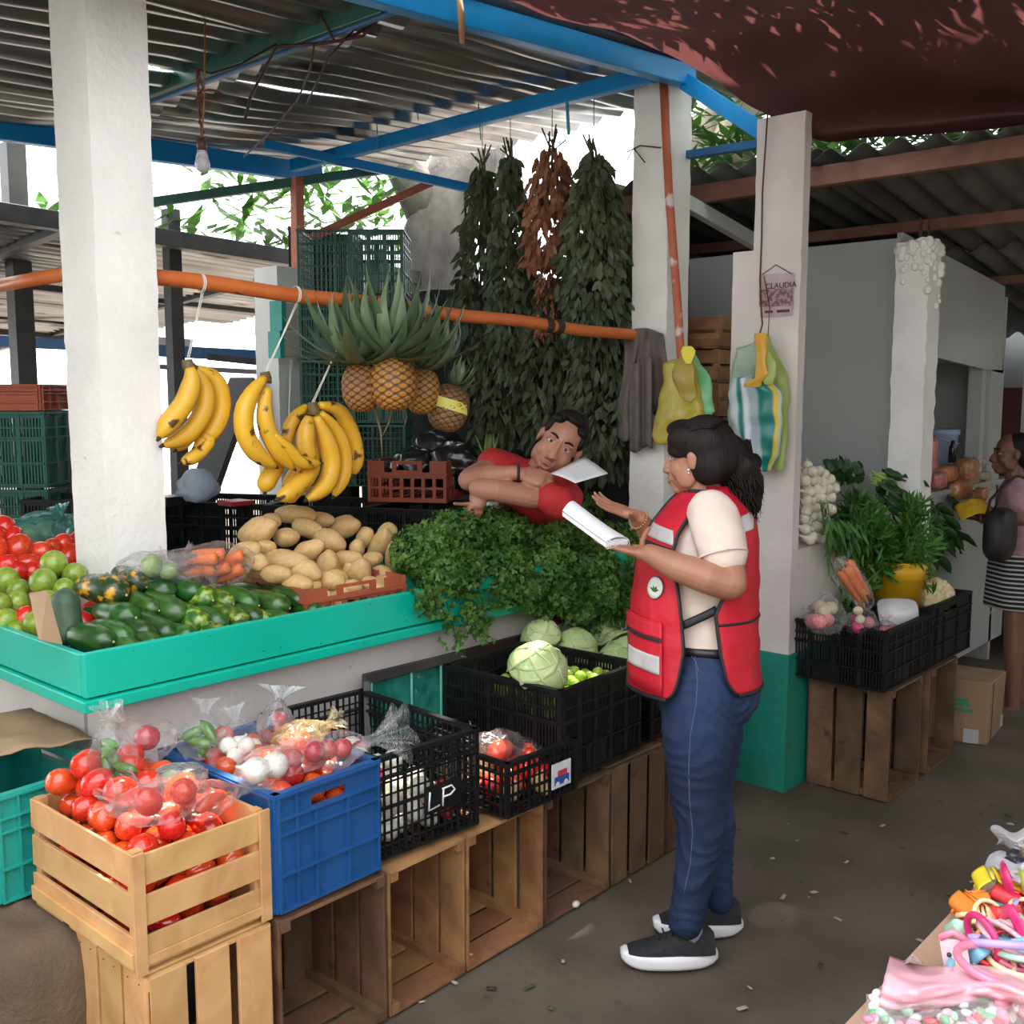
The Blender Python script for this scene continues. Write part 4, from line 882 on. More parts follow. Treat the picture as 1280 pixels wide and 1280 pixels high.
# small crate
for i, (x, y, z, r_) in enumerate(pack(22, 2.24, 2.53, 2.0, 2.38, .455, .032, 9)):
    place((TOMS+POTS)[i % 9], 'tomato' if i % 9 < 4 else 'potato', (x, y, z), rrot(), r_, label='tomato low in the small sticker crate' if i % 9 < 4 else 'yellow potato low in the small sticker crate', cat='tomato' if i % 9 < 4 else 'potato', group='produce low in the sticker crate')
fbag(625, 935, 2.20, (.085, .06, .05), (-.8, .3, .7), (7, TOMS, 'bagged_tomato', 'tomato in the bag on the left of the sticker crate', 'tomato', 'tomatoes in the left sticker crate bag', .032), 'clear bag of tomatoes at the left of the sticker crate', 31, FILMR)
fbag(662, 940, 2.16, (.05, .06, .042), (1, .3, .4), (4, TOMS, 'bagged_tomato', 'tomato in the bag at the right of the sticker crate', 'tomato', 'tomatoes in the right sticker crate bag', .032), 'clear bag of tomatoes at the right of the sticker crate', 32, FILMR)
# cabbages
CAB = mat('cabbage_leaf', (.38, .52, .20), .42, (.58, .66, .34), 4, .35, 12, vary=.06, detail=6)
CABV = mat('cabbage_vein', (.66, .72, .48), .5)
def cabbage(label, c, r_, rot, seed):
    t = thing('cabbage', label, 'cabbage', c, rot); rr_ = random.Random(seed)
    b = B(); b.ell((0, 0, 0), (r_*.93, r_*.93, r_*.86), 24, 16, fn=lambda d: 1+.03*fbm(d*2.5, 1, seed)); b.build('heart', CAB, t, world=False)
    for k in range(8):
        az = k*2.399+rr_.uniform(-.3, .3); tilt = .45+.10*k; b = B(); q = V(seed, k, 0)
        mid = V(math.cos(az)*math.sin(tilt), math.sin(az)*math.sin(tilt), math.cos(tilt)); qq = Vector((0, 0, 1)).rotation_difference(mid); A_ = 1.05+.05*rr_.random()
        def leaf(u, v, qq=qq, A_=A_, q=q, k=k):
            th = 2*PI*u; ph = v*A_; d = qq @ V(math.sin(ph)*math.cos(th), math.sin(ph)*math.sin(th), math.cos(ph))
            rr2 = r_*(1.0+.004*k+.02*noise.noise(d*5+q)+.015*math.sin(th*4)*v+(.10*(v-.8)*5*(.3+abs(noise.noise(d*3+q)))) * (1 if v > .8 else 0))
            return V(d.x*rr2, d.y*rr2, d.z*rr2*.93)
        b.grid(leaf, 30, 10, wrap=True); b.build('leaf', CAB, t, world=False, thick=.0015)
        b = B(); e = qq @ V(1, 0, 0)
        for s_ in (-.9, -.45, 0, .45, .9):
            pts = []
            for i in range(7):
                ph = -A_*.75+A_*1.5*i/6; d = (qq @ Quaternion((0, 0, 1), s_*.7).to_matrix() @ V(math.sin(ph), 0, math.cos(ph))) if False else (qq @ (Quaternion((0, 0, 1), s_*.8) @ V(math.sin(max(ph, -.15 if s_ else ph)), 0, math.cos(max(ph, -.15 if s_ else ph)))))
                rr2 = r_*(1.004+.004*k+.02*noise.noise(d*5+q)); pts.append(V(d.x*rr2, d.y*rr2, d.z*rr2*.93))
            b.tube(pts, [.0008]*7 if s_ else [.0016]*7, 5)
        o = b.build('veins', CABV, t, world=False); o['kind'] = 'stuff'
    return t
cabbage('large pale cabbage sitting in front on the limes of the big black crate', PY(672, 838, 2.20), .098, (rad(20), rad(10), 0), 1)
cabbage('cabbage with a cut stem end, right behind the front cabbage', PY(720, 812, 2.46), .082, (rad(70), rad(20), rad(-40)), 2)
cabbage('greener cabbage at the back, left of the cut one', PY(676, 797, 2.54), .075, (rad(-20), 0, 0), 3)
cabbage('cabbage wedged under the hanging parsley, behind the cut one', PY(748, 797, 2.60), .078, (0, rad(30), 0), 4)
cabbage('cabbage half hidden behind the front pocket of the red vest', PY(778, 835, 2.32), .105, (rad(30), 0, 1), 5)
cabbage('cabbage low beside the red vest hem', PY(772, 812, 2.50), .08, (rad(30), 1, 1), 6)
cabbage('cabbage behind the thigh of the woman in the vest', (3.30, 2.30, .66), .11, (rad(30), 2, 1), 7)
KL = mat('key_lime', (.22, .38, .03), .3, (.34, .46, .06), 5, .06, 60, vary=.12, coat=.3)
b = B(); b.ell((0, 0, 0), (1, 1, 1.05), 14, 10, fn=bumpy(.04)); KLM = b.mesh('lime', KL)
LPK = pack(150, 2.53, 2.96, 2.06, 2.52, .64, .0195, 10, .012, tries=14, ctr=(2.75, 2.15)); tv_, pr_ = top_ones(LPK, 36); LPL = dict(zip(tv_, row_labels([pr_[i] for i in tv_], 6, 'small lime, %s in the %s row of limes in the cabbage crate')))
for i, (x, y, z, r_) in enumerate(LPK):
    place(KLM, 'lime', (x, y, z), rrot(), r_, label=LPL.get(i, 'small green lime buried in the big black slotted crate'), cat='lime', group='limes in the big black crate')
b = B(); b.box(2.53, 2.96, 2.06, 2.52, .60, .638); tag(b.build('paper_liner', BLACKP, None, smooth=False), 'dark liner under the limes in the big black crate', 'liner')
# parcel behind the parsley: small red and blue cloth
b = B(); b.ell(PY(697, 770, 2.66), (.05, .02, .035), 16, 10, fn=lambda d: 1+.2*fbm(d*3)); tag(b.build('folded_cloth', mat('navy_cloth', (.02, .02, .14), .8, (.35, .03, .05), 8), None), 'bit of navy and red cloth under the parsley above the cabbages', 'cloth')
# ================================================================ pole and hanging things
PA, PB_ = PY(188, 346, 3.06), PY(803, 421, 2.78)
b = B(); n_ = 30; pts = [PA.lerp(PB_, i/n_)+V(0, 0, .004*math.sin(i*.7)) for i in range(n_+1)]
b.tube([PA-(PB_-PA)*.03]+pts, .0255, 16)
pole = b.build('hanging_pole', RUST, None, label='orange painted pole carrying the bananas and pineapples', cat='pole')
b = B(); b.tube([PX(84, 342, 1.62), PX(-30, 362, 1.62)], .024, 12); b.build('hanging_pole', RUST, None, label='orange pole at the left edge running away from the sunlit pillar', cat='pole')
def onpole(px):
    t = (px-188)/(803-188); return PA.lerp(PB_, t)
def cord(name, pts, r_=.002, m=STRING, lab='', cat='string', knot=True, par=None):
    b = B(); b.tube(pts, r_, 6)
    return b.build(name, m, par, **({} if par else dict(label=lab, cat=cat)))
def loop(px, n=2, r_=.0022, m=STRING):
    c = onpole(px); b = B(); d = (PB_-PA).normalized(); up = V(0, 0, 1); s_ = d.cross(up)
    for k in range(n):
        b.tube([c+d*(.006*k-.003)+(up*math.cos(a)+s_*math.sin(a))*.028 for a in [2*PI*i/20 for i in range(21)]], r_, 6)
    return b
BAN = mat('plantain_skin', (.80, .45, .025), .42, (.72, .40, .03), 4, .06, 40, vary=.06, spots=((.10, .04, .012), 17, .615))
TIP = mat('plantain_tip', (.045, .03, .018), .8); STALK = mat('banana_stalk', (.22, .20, .06), .6, (.14, .09, .04), 12)
def banana_bunch(label, Y, stem, fingers, z_=4.57, ox=180, oy=420, pole_px=None):
    q = lambda x, y, dy=0: PY(ox+x/z_, oy+y/z_, Y+dy)
    base = q(*stem[0]); t = thing('banana_bunch', label, 'bananas', base)
    b = B(); b.tube([q(*s) for s in stem], [.016, .020, .024, .018][:len(stem)], 9); b.build('stalk', STALK, t)
    for i, (pp, w_, dy) in enumerate(fingers):
        pts = [q(x, y, dy) for x, y in pp]; n = 14
        cc = [cat_rom(pts, k/n) for k in range(n+1)]; rpx = w_/z_/2*(Vector(cc[n//2])-V(0, 0, CAM_H)).dot(FW)/FOC
        rs = [rpx*(min(1, .40+.62*math.sin(min(1, k/n*2.2)*PI/2))*(1 if k/n < .72 else max(.22, math.cos((k/n-.72)/.28*PI*.42)))) for k in range(n+1)]
        b = B(); vs0 = len(b.v); b.tube(cc, rs, 10)
        o_ = []
        for k_, v in enumerate(b.v): # faceted plantain section
            i_ = k_//10; j = k_ % 10; c_ = cc[min(i_, n)]; p = Vector(v)
            o_.append(tuple(c_+(p-c_)*(1.06 if j % 2 == 0 else .96)))
        b.v = o_; b.m = 1; e = (cc[-1]-cc[-2]).normalized(); b.tube([cc[-1]-e*.006, cc[-1]+e*.004, cc[-1]+e*.014], [rs[-1]*1.15, rs[-1]*.9, rs[-1]*.5], 8)
        b.build('banana', [BAN, TIP], t)
    if pole_px:
        top = onpole(pole_px); b = loop(pole_px); s0 = q(*stem[0]); b.tube([top-V(0, 0, .026), (top+s0)/2-V(0, 0, .02), s0], .002, 6); b.tube([top-V(0, 0, .026)+RT*.006, s0+RT*.006], .0018, 6)
        b.build('string', STRING, t)
    return t
YB = 2.99
banana_bunch('leftmost bunch of yellow plantains, next to the sunlit pillar', YB, [(245, 135), (250, 165), (275, 195)],
    [([(300, 190), (410, 250), (445, 400), (400, 530), (290, 640)], 110, .03), ([(290, 190), (350, 300), (340, 430), (250, 560), (110, 625)], 110, .0), ([(262, 180), (275, 260), (235, 380), (150, 490), (88, 580)], 118, -.035),
     ([(330, 560), (370, 600), (300, 680), (215, 722)], 80, .02), ([(330, 420), (290, 540), (240, 600), (185, 650)], 70, .05)], pole_px=233)
banana_bunch('middle bunch of spotted plantains with two long fingers', YB, [(690, 205), (695, 235), (690, 262)],
    [([(690, 240), (620, 320), (570, 430), (575, 560), (640, 670), (750, 745)], 112, -.03), ([(712, 300), (690, 420), (710, 540), (770, 660), (855, 755)], 100, -.05), ([(740, 560), (830, 650), (900, 720), (1005, 728)], 72, -.07)], pole_px=325)
banana_bunch('rightmost and fullest bunch of plantains above the potatoes', YB+.02, [(960, 380), (970, 420), (965, 455)],
    [([(930, 400), (860, 470), (820, 560), (815, 650)], 80, .04), ([(960, 450), (1000, 560), (960, 700), (860, 800), (800, 860)], 90, .03), ([(820, 640), (740, 760), (700, 830), (690, 890)], 105, .02), ([(1000, 395), (1120, 430), (1190, 560), (1215, 690), (1203, 790)], 92, .0), ([(1010, 440), (1090, 530), (1145, 660), (1140, 800), (1085, 915)], 90, -.02),
     ([(945, 460), (925, 560), (930, 660), (960, 740)], 105, -.03), ([(985, 460), (1040, 580), (1075, 720), (1040, 850), (930, 935)], 108, -.045), ([(990, 730), (930, 800), (850, 880), (765, 930)], 105, -.05), ([(900, 800), (860, 880), (815, 950)], 80, -.0)], pole_px=387)
# pineapples
def colmat(name, rough):
    m = bpy.data.materials.new(name); m.use_nodes = True; N = m.node_tree.nodes; a = N.new('ShaderNodeAttribute'); a.attribute_name = 'Col'
    m.node_tree.links.new(a.outputs['Color'], N['Principled BSDF'].inputs['Base Color']); N['Principled BSDF'].inputs['Roughness'].default_value = rough; return m
PINEM = colmat('pineapple_rind', .55)
PLEAF = mat('pineapple_leaf', (.07, .12, .06), .42, (.16, .22, .12), 4, .1, 30, vary=.15, stretch=(1, 1, .4))
def pine_body(rx, rz, n, gold):
    b = B(); cols = []; nu, nv = 112, 72; eyes = 10
    def f(u, v):
        ph = PI*(.02+.96*v); th = 2*PI*u; s_ = math.sin(ph)**.72
        a = eyes*u+v*9.5; c = eyes*u-v*9.5; e = abs(math.sin(PI*a))*abs(math.sin(PI*c)); e2 = min(1, e*1.5)
        k = 1+.075*e2**.6-(.03 if e > .8 else 0); cols.append((e2, v, e))
        return V(rx*s_*k*math.cos(th), rx*s_*k*math.sin(th), -rz*math.cos(ph)*(1+.02*e2))
    b.grid(f, nu, nv, wrap=True); me = b.mesh('fruit_body', PINEM); at = me.color_attributes.new('Col', 'FLOAT_COLOR', 'POINT'); q = V(n, 0, 0)
    for i, (e, v, er) in enumerate(cols):
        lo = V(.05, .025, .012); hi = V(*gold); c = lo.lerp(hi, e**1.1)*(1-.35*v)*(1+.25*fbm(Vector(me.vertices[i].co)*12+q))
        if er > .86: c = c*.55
        at.data[i].color = (c.x, c.y, c.z, 1)
    return me
def crown_leaf(bend, L_=1.0):
    b = B(); nl = 9
    def f(u, v):
        w_ = .085*math.sin(PI*min(1, .22+.78*v)**.8)**.8*(1-v**4)+.002; x = (u-.5)*2*w_; ang = bend*v
        px = L_*(math.sin(ang)/bend if abs(bend) > .01 else v); pz = L_*((1-math.cos(ang))/bend if abs(bend) > .01 else 0)
        c = abs(u-.5)*.10*(1-v)
        return V(x, -pz+c*.2, px)+V(0, -c*.7, 0)
    b.grid(f, 4, nl); me = b.mesh('crown_leaf', PLEAF); return me
CLV = [crown_leaf(x) for x in (.5, .9, 1.4, 1.9)]
def pineapple(label, c, rx, rz, axis, nleaf, Ll, seed, gold=(.62, .27, .045), bias=None, spread=1.5):
    axis = Vector(axis).normalized(); Q = V(0, 0, 1).rotation_difference(axis); t = thing('pineapple', label, 'pineapple', c); rr_ = random.Random(seed)
    me = pine_body(rx, rz, seed, gold); o = place(me, 'fruit_body', (0, 0, 0), Q.to_euler(), 1, t)
    for i in range(nleaf):
        f = (i+.5)/nleaf; az = i*2.399+rr_.uniform(-.3, .3); tilt = spread*(1-f)**.8+rr_.uniform(-.12, .12)
        d = V(math.cos(az)*math.sin(tilt), math.sin(az)*math.sin(tilt), math.cos(tilt)); d = Q @ d
        if bias is not None: d = (d+Vector(bias)*rr_.uniform(.2, .8)).normalized()
        base = axis*rz*(.90+.12*f)+d*.012; dn = V(0, 0, -1)
        y_ = -(axis-d*axis.dot(d)) if (axis-d*axis.dot(d)).length > .05 else d.orthogonal(); y_.normalize()
        # strip bends towards its local -Y
        x_ = y_.cross(d).normalized(); y2 = d.cross(x_); M = Matrix((x_, -y2 if False else y2, d)).transposed()
        M = Matrix((x_, y2, d)).transposed(); 
        o = place(CLV[rr_.choice((0, 1, 1, 2, 3)) if f < .7 else rr_.choice((0, 1))], 'leaf', base, M.to_euler(), Ll*rr_.uniform(.65, 1.1)*(1 if f < .75 else .75), t)
    return t
FWh0 = V(FW.x, FW.y, 0)
pc = [PY(492, 480, 2.76), PY(452, 484, 2.86), PY(528, 489, 2.84), PY(561, 510, 2.80)]
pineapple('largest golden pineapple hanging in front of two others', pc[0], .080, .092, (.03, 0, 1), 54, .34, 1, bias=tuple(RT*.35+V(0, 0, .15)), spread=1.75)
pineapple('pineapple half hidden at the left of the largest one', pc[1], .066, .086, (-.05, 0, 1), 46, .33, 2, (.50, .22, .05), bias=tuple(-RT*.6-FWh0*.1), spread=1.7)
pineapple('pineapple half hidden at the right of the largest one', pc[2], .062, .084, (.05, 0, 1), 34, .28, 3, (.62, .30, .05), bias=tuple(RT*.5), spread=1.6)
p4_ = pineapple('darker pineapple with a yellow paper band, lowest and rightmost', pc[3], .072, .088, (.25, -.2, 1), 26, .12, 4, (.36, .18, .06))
b = B(); e1 = RT*.98+V(0, 0, -.22)
b.grid(lambda u, v: pc[3]+V(0, 0, .018)+(RT*math.sin((u-.42)*2.0)-V(FW.x, FW.y, 0)*math.cos((u-.42)*2.0))*.077+V(0, 0, (v-.5)*.040-.022*(u-.4)*2), 20, 3)
b.build('paper_band', mat('yellow_label', (.72, .60, .08), .5, (.60, .62, .15), 25), p4_)
b = B()
for i, (x, y) in enumerate(((568, 504), (573, 507), (578, 509))): b.ell(PY(x, y, 2.823), (.006, .002, .004), 8, 5)
b.build('green_print', mat('label_green', (.05, .35, .15), .5), p4_)
b = B()
for x0, x1, y1 in ((468, 478, 572), (490, 478, 545), (505, 506, 532), (490, 493, 515)):
    b.tube([PY(x0, 508, 2.93), PY((x0+x1)/2+3, (508+y1)/2, 2.93), PY(x1, y1, 2.93)], [.006, .005, .001], 6, flat=.3)
b.build('dry_leaf_tails', mat('dry_leaf', (.30, .24, .14), .7), bpy.data.objects['pineapple'])
b = loop(478, 3, .003, mat('dark_cord', (.02, .06, .07), .8)); b.tube([onpole(478), pc[0]+V(0, 0, .2)], .004, 6); tag(b.build('pineapple_tie', MATS['dark_cord'], None), 'dark blue cord tying the pineapples to the pole', 'string')
for i, px in enumerate((640, 656)):
    b = loop(px, 6, .004, WIRE); tag(b.build('dark_tape', mat('burnt_tape', (.04, .02, .015), .8), None), ('left', 'right')[i]+' dark wrapping round the worn part of the orange pole', 'tape')
# leaves
def leaf_shape(b, c, d, s_, L_, W_, fold=.15):
    n = d.cross(s_); m1 = c+d*L_*.35; m2 = c+d*L_*.7
    b.add([c, m1+s_*W_+n*W_*fold, m1, m1-s_*W_+n*W_*fold, m2+s_*W_*.8, m2, m2-s_*W_*.8, c+d*L_], [(0, 2, 1), (0, 3, 2), (1, 2, 5, 4), (2, 3, 6, 5), (4, 5, 7), (5, 6, 7)])
def bundle(label, top, bot, w0, w1, n, m, L_, W_, seed, grp='bundles of herbs hanging behind the pole', stem=True, wid=1.0):
    t = thing('herb_bundle', label, 'herbs', top, group=grp); rr_ = random.Random(seed); b = B(); ax = (bot-top)
    for i in range(n):
        f = rr_.random()**.85; r_ = lerp(w0, w1, math.sin(min(1, f*1.5)*PI/2))*(1-.35*max(0, f-.75)/.25); th = rr_.uniform(0, 2*PI); k = rr_.uniform(.55, 1)*(1+.35*fbm((f*6, th, seed)))
        out = V(math.cos(th), math.sin(th), 0); c = top+ax*f+V(out.x*r_*k, out.y*r_*k*wid, 0)
        d = (V(0, 0, -1)+out*rr_.uniform(-.1, .75)+V(rr_.gauss(0, .28), rr_.gauss(0, .28), rr_.gauss(0, .15))).normalized(); s_ = d.cross(V(rr_.gauss(0, 1), rr_.gauss(0, 1), rr_.gauss(0, .3))).normalized()
        leaf_shape(b, c, d, s_, L_*rr_.uniform(.6, 1.2), W_*rr_.uniform(.7, 1.2), rr_.uniform(-.3, .5))
    o = b.build('leaves', m, t, smooth=False); o['kind'] = 'stuff'
    if stem:
        b = B()
        for i in range(9):
            a = V(rr_.uniform(-.03, .03), rr_.uniform(-.03, .03), 0); b.tube([top+a+V(rr_.uniform(-.04, .04), rr_.uniform(-.04, .04), rr_.uniform(.03, .10)), top+a*.5, top+ax*.5+a*2], [.004, .005, .003], 5)
        b.tube([top+V(0, 0, .02), top+V(0, 0, .30)], .002, 5)
        o = b.build('stems', mat('dry_stem', (.10, .08, .045), .8), t); o['kind'] = 'stuff'
    return t
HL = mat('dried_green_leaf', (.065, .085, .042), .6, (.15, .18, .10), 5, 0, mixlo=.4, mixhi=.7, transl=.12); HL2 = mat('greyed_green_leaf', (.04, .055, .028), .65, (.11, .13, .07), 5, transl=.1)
HR = mat('dried_brown_leaf', (.26, .09, .045), .65, (.40, .18, .09), 6, transl=.12)
XH = 3.98
bundle('pale green dried herb bundle, second from the left, hung highest beside the rafters', PX(638, 195, XH), PX(640, 470, XH), .03, .13, 1500, HL, .075, .015, 1)
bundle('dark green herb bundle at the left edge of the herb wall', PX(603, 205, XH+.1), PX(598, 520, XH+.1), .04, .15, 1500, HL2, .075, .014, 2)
bundle('reddish brown dried leaf bundle between the green ones', PX(690, 185, XH-.05), PX(682, 330, XH-.05), .05, .115, 620, HR, .075, .015, 3)
bundle('grey green herb bundle next to the white pillar', PX(742, 190, XH), PX(748, 430, XH), .04, .17, 1700, HL, .08, .016, 4)
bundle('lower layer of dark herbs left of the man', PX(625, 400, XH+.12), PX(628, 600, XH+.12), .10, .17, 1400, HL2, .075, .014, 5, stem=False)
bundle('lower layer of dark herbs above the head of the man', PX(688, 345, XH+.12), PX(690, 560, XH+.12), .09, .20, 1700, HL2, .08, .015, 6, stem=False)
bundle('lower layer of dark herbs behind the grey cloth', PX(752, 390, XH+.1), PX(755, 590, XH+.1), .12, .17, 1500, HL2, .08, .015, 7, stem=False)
bundle('brown stalky bundle below the reddish leaves', PX(686, 300, XH), PX(680, 420, XH), .04, .05, 260, HR, .05, .008, 8, stem=False)
FR = mat('fresh_leaf', (.06, .17, .025), .5, (.14, .28, .05), 4, transl=.25)
bundle('fresh light green leaves to the right of the head of the man', PY(765, 545, 3.35), PY(772, 590, 3.35), .04, .10, 260, FR, .05, .010, 9, stem=False)
bundle('fresh green sprigs between the man and the herb wall', PY(738, 610, 3.3), PY(742, 668, 3.3), .03, .05, 160, FR, .04, .008, 10, stem=False)
b = B(); rr_ = random.Random(4)
for i in range(9):
    p = PY(610+rr_.uniform(-4, 6), 592, 3.4); b.tube([p, p+V(rr_.uniform(-.02, .02), 0, .09), p+V(rr_.uniform(-.08, .06), rr_.uniform(-.03, .03), .19)], [.010, .009, .002], 6, flat=.4)
tag(b.build('leek_stalks', mat('leek', (.35, .42, .14), .5, (.16, .28, .05), 5), None), 'pale green leek stalks standing behind the shoulder of the man', 'leeks')
# black bags in the terracotta crate
BB = mat('black_film', (.008, .009, .010), .25, coat=.6); b = B(); q = (ra+rc)/2+V(FW.x, FW.y, 0).normalized()*.25
for dx, dy, dz, r_ in ((-.12, 0, .14, .13), (.06, 0, .15, .15), (-.02, .08, .22, .13), (.14, .05, .10, .10)):
    c = q+RT*dx+V(FW.x, FW.y, 0)*dy+V(0, 0, dz); b.ell(c, (r_, r_, r_*.8), 36, 24, fn=lambda d, s=dx: 1+.16*noise.noise(d*2+V(s*20, 0, 0))+.12*abs(noise.noise(d*6+V(s*9, 0, 0))))
tag(b.build('black_bags', BB, None), 'crumpled shiny black plastic bag in the terracotta crate', 'bag')
# grey cloth over the pole end
CLO = mat('grey_cloth', (.16, .13, .12), .85, (.12, .10, .09), 10, .25, 80)
def drape(u, v):
    x = lerp(779, 832, u)-(6*v if u < .4 else 0); top = 410+9*(1-math.sin(PI*(u*.8+.15))); bot = lerp(545, 500, u)+14*math.sin(u*9)
    y = lerp(top, bot, v**.9); return PX(x+3*math.sin(v*6+u*5), y, 3.985+.02*math.sin(u*17+v*2)*(.4+v)-.03*math.sin(PI*min(1, v*3))*0+.008*fbm((u*6, v*5, 1)))
b = B(); b.grid(drape, 44, 30); cl = b.build('grey_cloth', CLO, None, thick=.006, label='crumpled grey brown cloth hanging over the end of the orange pole', cat='cloth')
b = B(); b.grid(lambda u, v: PX(lerp(787, 815, u), lerp(450, 562, v)+4*math.sin(u*6), 3.955+.018*math.sin(u*11+1)), 20, 16); b.build('front_fold', CLO, cl, thick=.006)
# bag clusters
def hang_bag(t, name, m, outline, X, seed, puff=.05, amp=.012, front=-1):
    """plump hanging film bag: outline left/right per row of pixels"""
    q = V(seed*5, 0, 0)
    def f(u, v):
        k = v*(len(outline)-1); i = min(int(k), len(outline)-2); a, c = outline[i], outline[i+1]; g = k-i; g = g*g*(3-2*g)*.5+g*.5
        l, r_, y = lerp(a[0], c[0], g), lerp(a[1], c[1], g), lerp(a[2], c[2], g); cx, w_ = (l+r_)/2, (r_-l)/2; th = 2*PI*u
        p = PX(cx-w_*math.cos(th), y, X); return p+V(-1, 0, 0)*(math.sin(th)*puff*min(1, w_/18)) + V(noise.noise(p*14+q)*amp*1.6, noise.noise(p*18+q)*amp*.6, noise.noise(p*11+q)*amp)
    b = B(); b.grid(f, 48, 34, wrap=True); n0 = len(b.v); b.f.append(tuple(range(48))[::-1]); b.mi.append(0); b.f.append(tuple(range(n0-48, n0))); b.mi.append(0)
    return b.build(name, m, t)
YF = mat('yellow_bag_film', (.62, .50, .06), .32, (.72, .62, .16), 9, .25, 18, transl=.4); GF = mat('green_film', (.28, .72, .38), .32, (.38, .80, .45), 9, .25, 18, transl=.4)
LGF = mat('lime_film', (.52, .66, .16), .32, (.62, .72, .30), 9, .2, 18, transl=.45); ORF = mat('orange_film', (.85, .42, .03), .35, (.80, .50, .08), 9, .2, 18, transl=.3); PGF = mat('pale_green_film', (.55, .68, .55), .35, (.45, .60, .50), 9, .2, 18, transl=.4)
XB = 3.90
t = thing('bag_cluster', 'cluster of yellow and mint green plastic bags tied to the rusty post', 'bags', PX(862, 440, XB))
hang_bag(t, 'yellow_bag', YF, [(858, 866, 436), (850, 864, 448), (832, 868, 455), (830, 872, 475), (826, 878, 500), (818, 882, 520), (816, 876, 545), (822, 848, 555)], XB, 1)
hang_bag(t, 'mint_bag', GF, [(862, 868, 440), (862, 876, 455), (866, 888, 470), (870, 890, 500), (874, 894, 515), (880, 888, 522)], XB+.03, 2, .03)
hang_bag(t, 'ochre_bag', mat('ochre_film', (.60, .45, .10), .35, (.52, .40, .10), 9, .2, 18, transl=.35), [(856, 864, 446), (840, 866, 455), (842, 870, 475), (850, 868, 495), (856, 864, 500)], XB-.05, 3, .02)
hang_bag(t, 'knot', mat('knot_yellow', (.75, .65, .05), .4), [(854, 864, 434), (852, 868, 440), (855, 866, 450), (858, 864, 456)], XB-.07, 4, .012)
t = thing('bag_cluster', 'striped green and white bag hung with lime and orange bags on the poster pillar', 'bags', PX(952, 420, XB))
hang_bag(t, 'lime_bag', LGF, [(950, 960, 418), (948, 970, 440), (950, 984, 470), (955, 986, 500), (955, 983, 540), (962, 982, 575), (968, 980, 588)], XB+.06, 5, .04)
hang_bag(t, 'pale_bag', PGF, [(944, 950, 428), (922, 950, 434), (917, 952, 455), (912, 946, 490), (910, 935, 520), (912, 925, 535)], XB+.04, 6, .045)
STR = bpy.data.materials.new('striped_film'); STR.use_nodes = True
def stripes(m):
    nt = m.node_tree; N = nt.nodes; L = nt.links; tc = N.new('ShaderNodeAttribute'); tc.attribute_name = 'Col'; L.new(tc.outputs['Color'], N['Principled BSDF'].inputs['Base Color']); N['Principled BSDF'].inputs['Roughness'].default_value = .35
stripes(STR)
o = hang_bag(t, 'striped_bag', STR, [(936, 950, 468), (918, 962, 474), (912, 976, 492), (914, 978, 520), (920, 976, 548), (934, 972, 570), (946, 962, 588)], XB-.02, 7, .05)
at = o.data.color_attributes.new('Col', 'FLOAT_COLOR', 'POINT')
SC_ = [(0, .16, .13), (.45, .52, .55), (.45, .52, .55), (0, .16, .13), (.62, .66, .70), (.30, .38, .42), (0, .16, .13), (0, .16, .13), (.70, .48, .03), (.50, .62, .45)]
for i in range(len(o.data.vertices)):
    u = (i % 48)/48; u2 = abs(1-2*u); u2 = 1-u2 if True else u2; u2 = u*2 if u <= .5 else (1-u)*2; c = SC_[min(9, int(u2*10))]; at.data[i].color = (*c, 1)
hang_bag(t, 'orange_bag', ORF, [(944, 960, 418), (946, 958, 430), (946, 956, 450), (944, 962, 470), (930, 952, 478), (928, 950, 484)], XB-.08, 8, .02)
hang_bag(t, 'ochre_bag', LGF, [(955, 960, 440), (950, 968, 452), (950, 970, 470), (956, 966, 482)], XB-.07, 9, .02)
b = B(); b.tube([PX(948, 424, XB-.05), PX(953, 405, XB-.03), PX(951, 380, 3.99), PX(950, 350, 3.99), PX(952, 300, 3.99), PX(953, 240, 3.99), PX(957, 180, 3.99), PX(960, 135, 3.99)], .0035, 6)
b.tube([PX(960, 420, XB-.05), PX(962, 385, 3.985), PX(955, 345, 3.985)], .002, 5); tag(b.build('twisted_wire', mat('brown_wire', (.10, .035, .025), .7), None), 'twisted brown wire running down the poster pillar', 'wire')
# poster
t = thing('poster', 'small paper poster wired to the white pillar, name in dark letters', 'poster', PX(970, 365, 3.995))
pz = lambda x, y, k=0: PX(x, y, 3.996-k)
b = B(); b.hexa([pz(950, 397), pz(990, 394), pz(990, 394, -.003), pz(950, 397, -.003), pz(949, 343), pz(992, 341), pz(992, 341, -.003), pz(949, 343, -.003)]); b.build('sheet', mat('poster_paper', (.52, .40, .42), .6, (.42, .30, .33), 20), t, smooth=False)
b = B(); b.hexa([pz(949, 384, .002), pz(991, 382, .002), pz(991, 382), pz(949, 384), pz(949, 362, .002), pz(991, 360, .002), pz(991, 360), pz(949, 362)]); b.build('printed_picture', mat('poster_picture', (.16, .07, .08), .6, (.35, .22, .24), 60, mixlo=.45, mixhi=.55), t, smooth=False)
b = B(); b.tube([pz(953, 343, .003), pz(970, 331, .003), pz(989, 342, .003)], .002, 5); b.build('hanger_wire', WIRE, t)
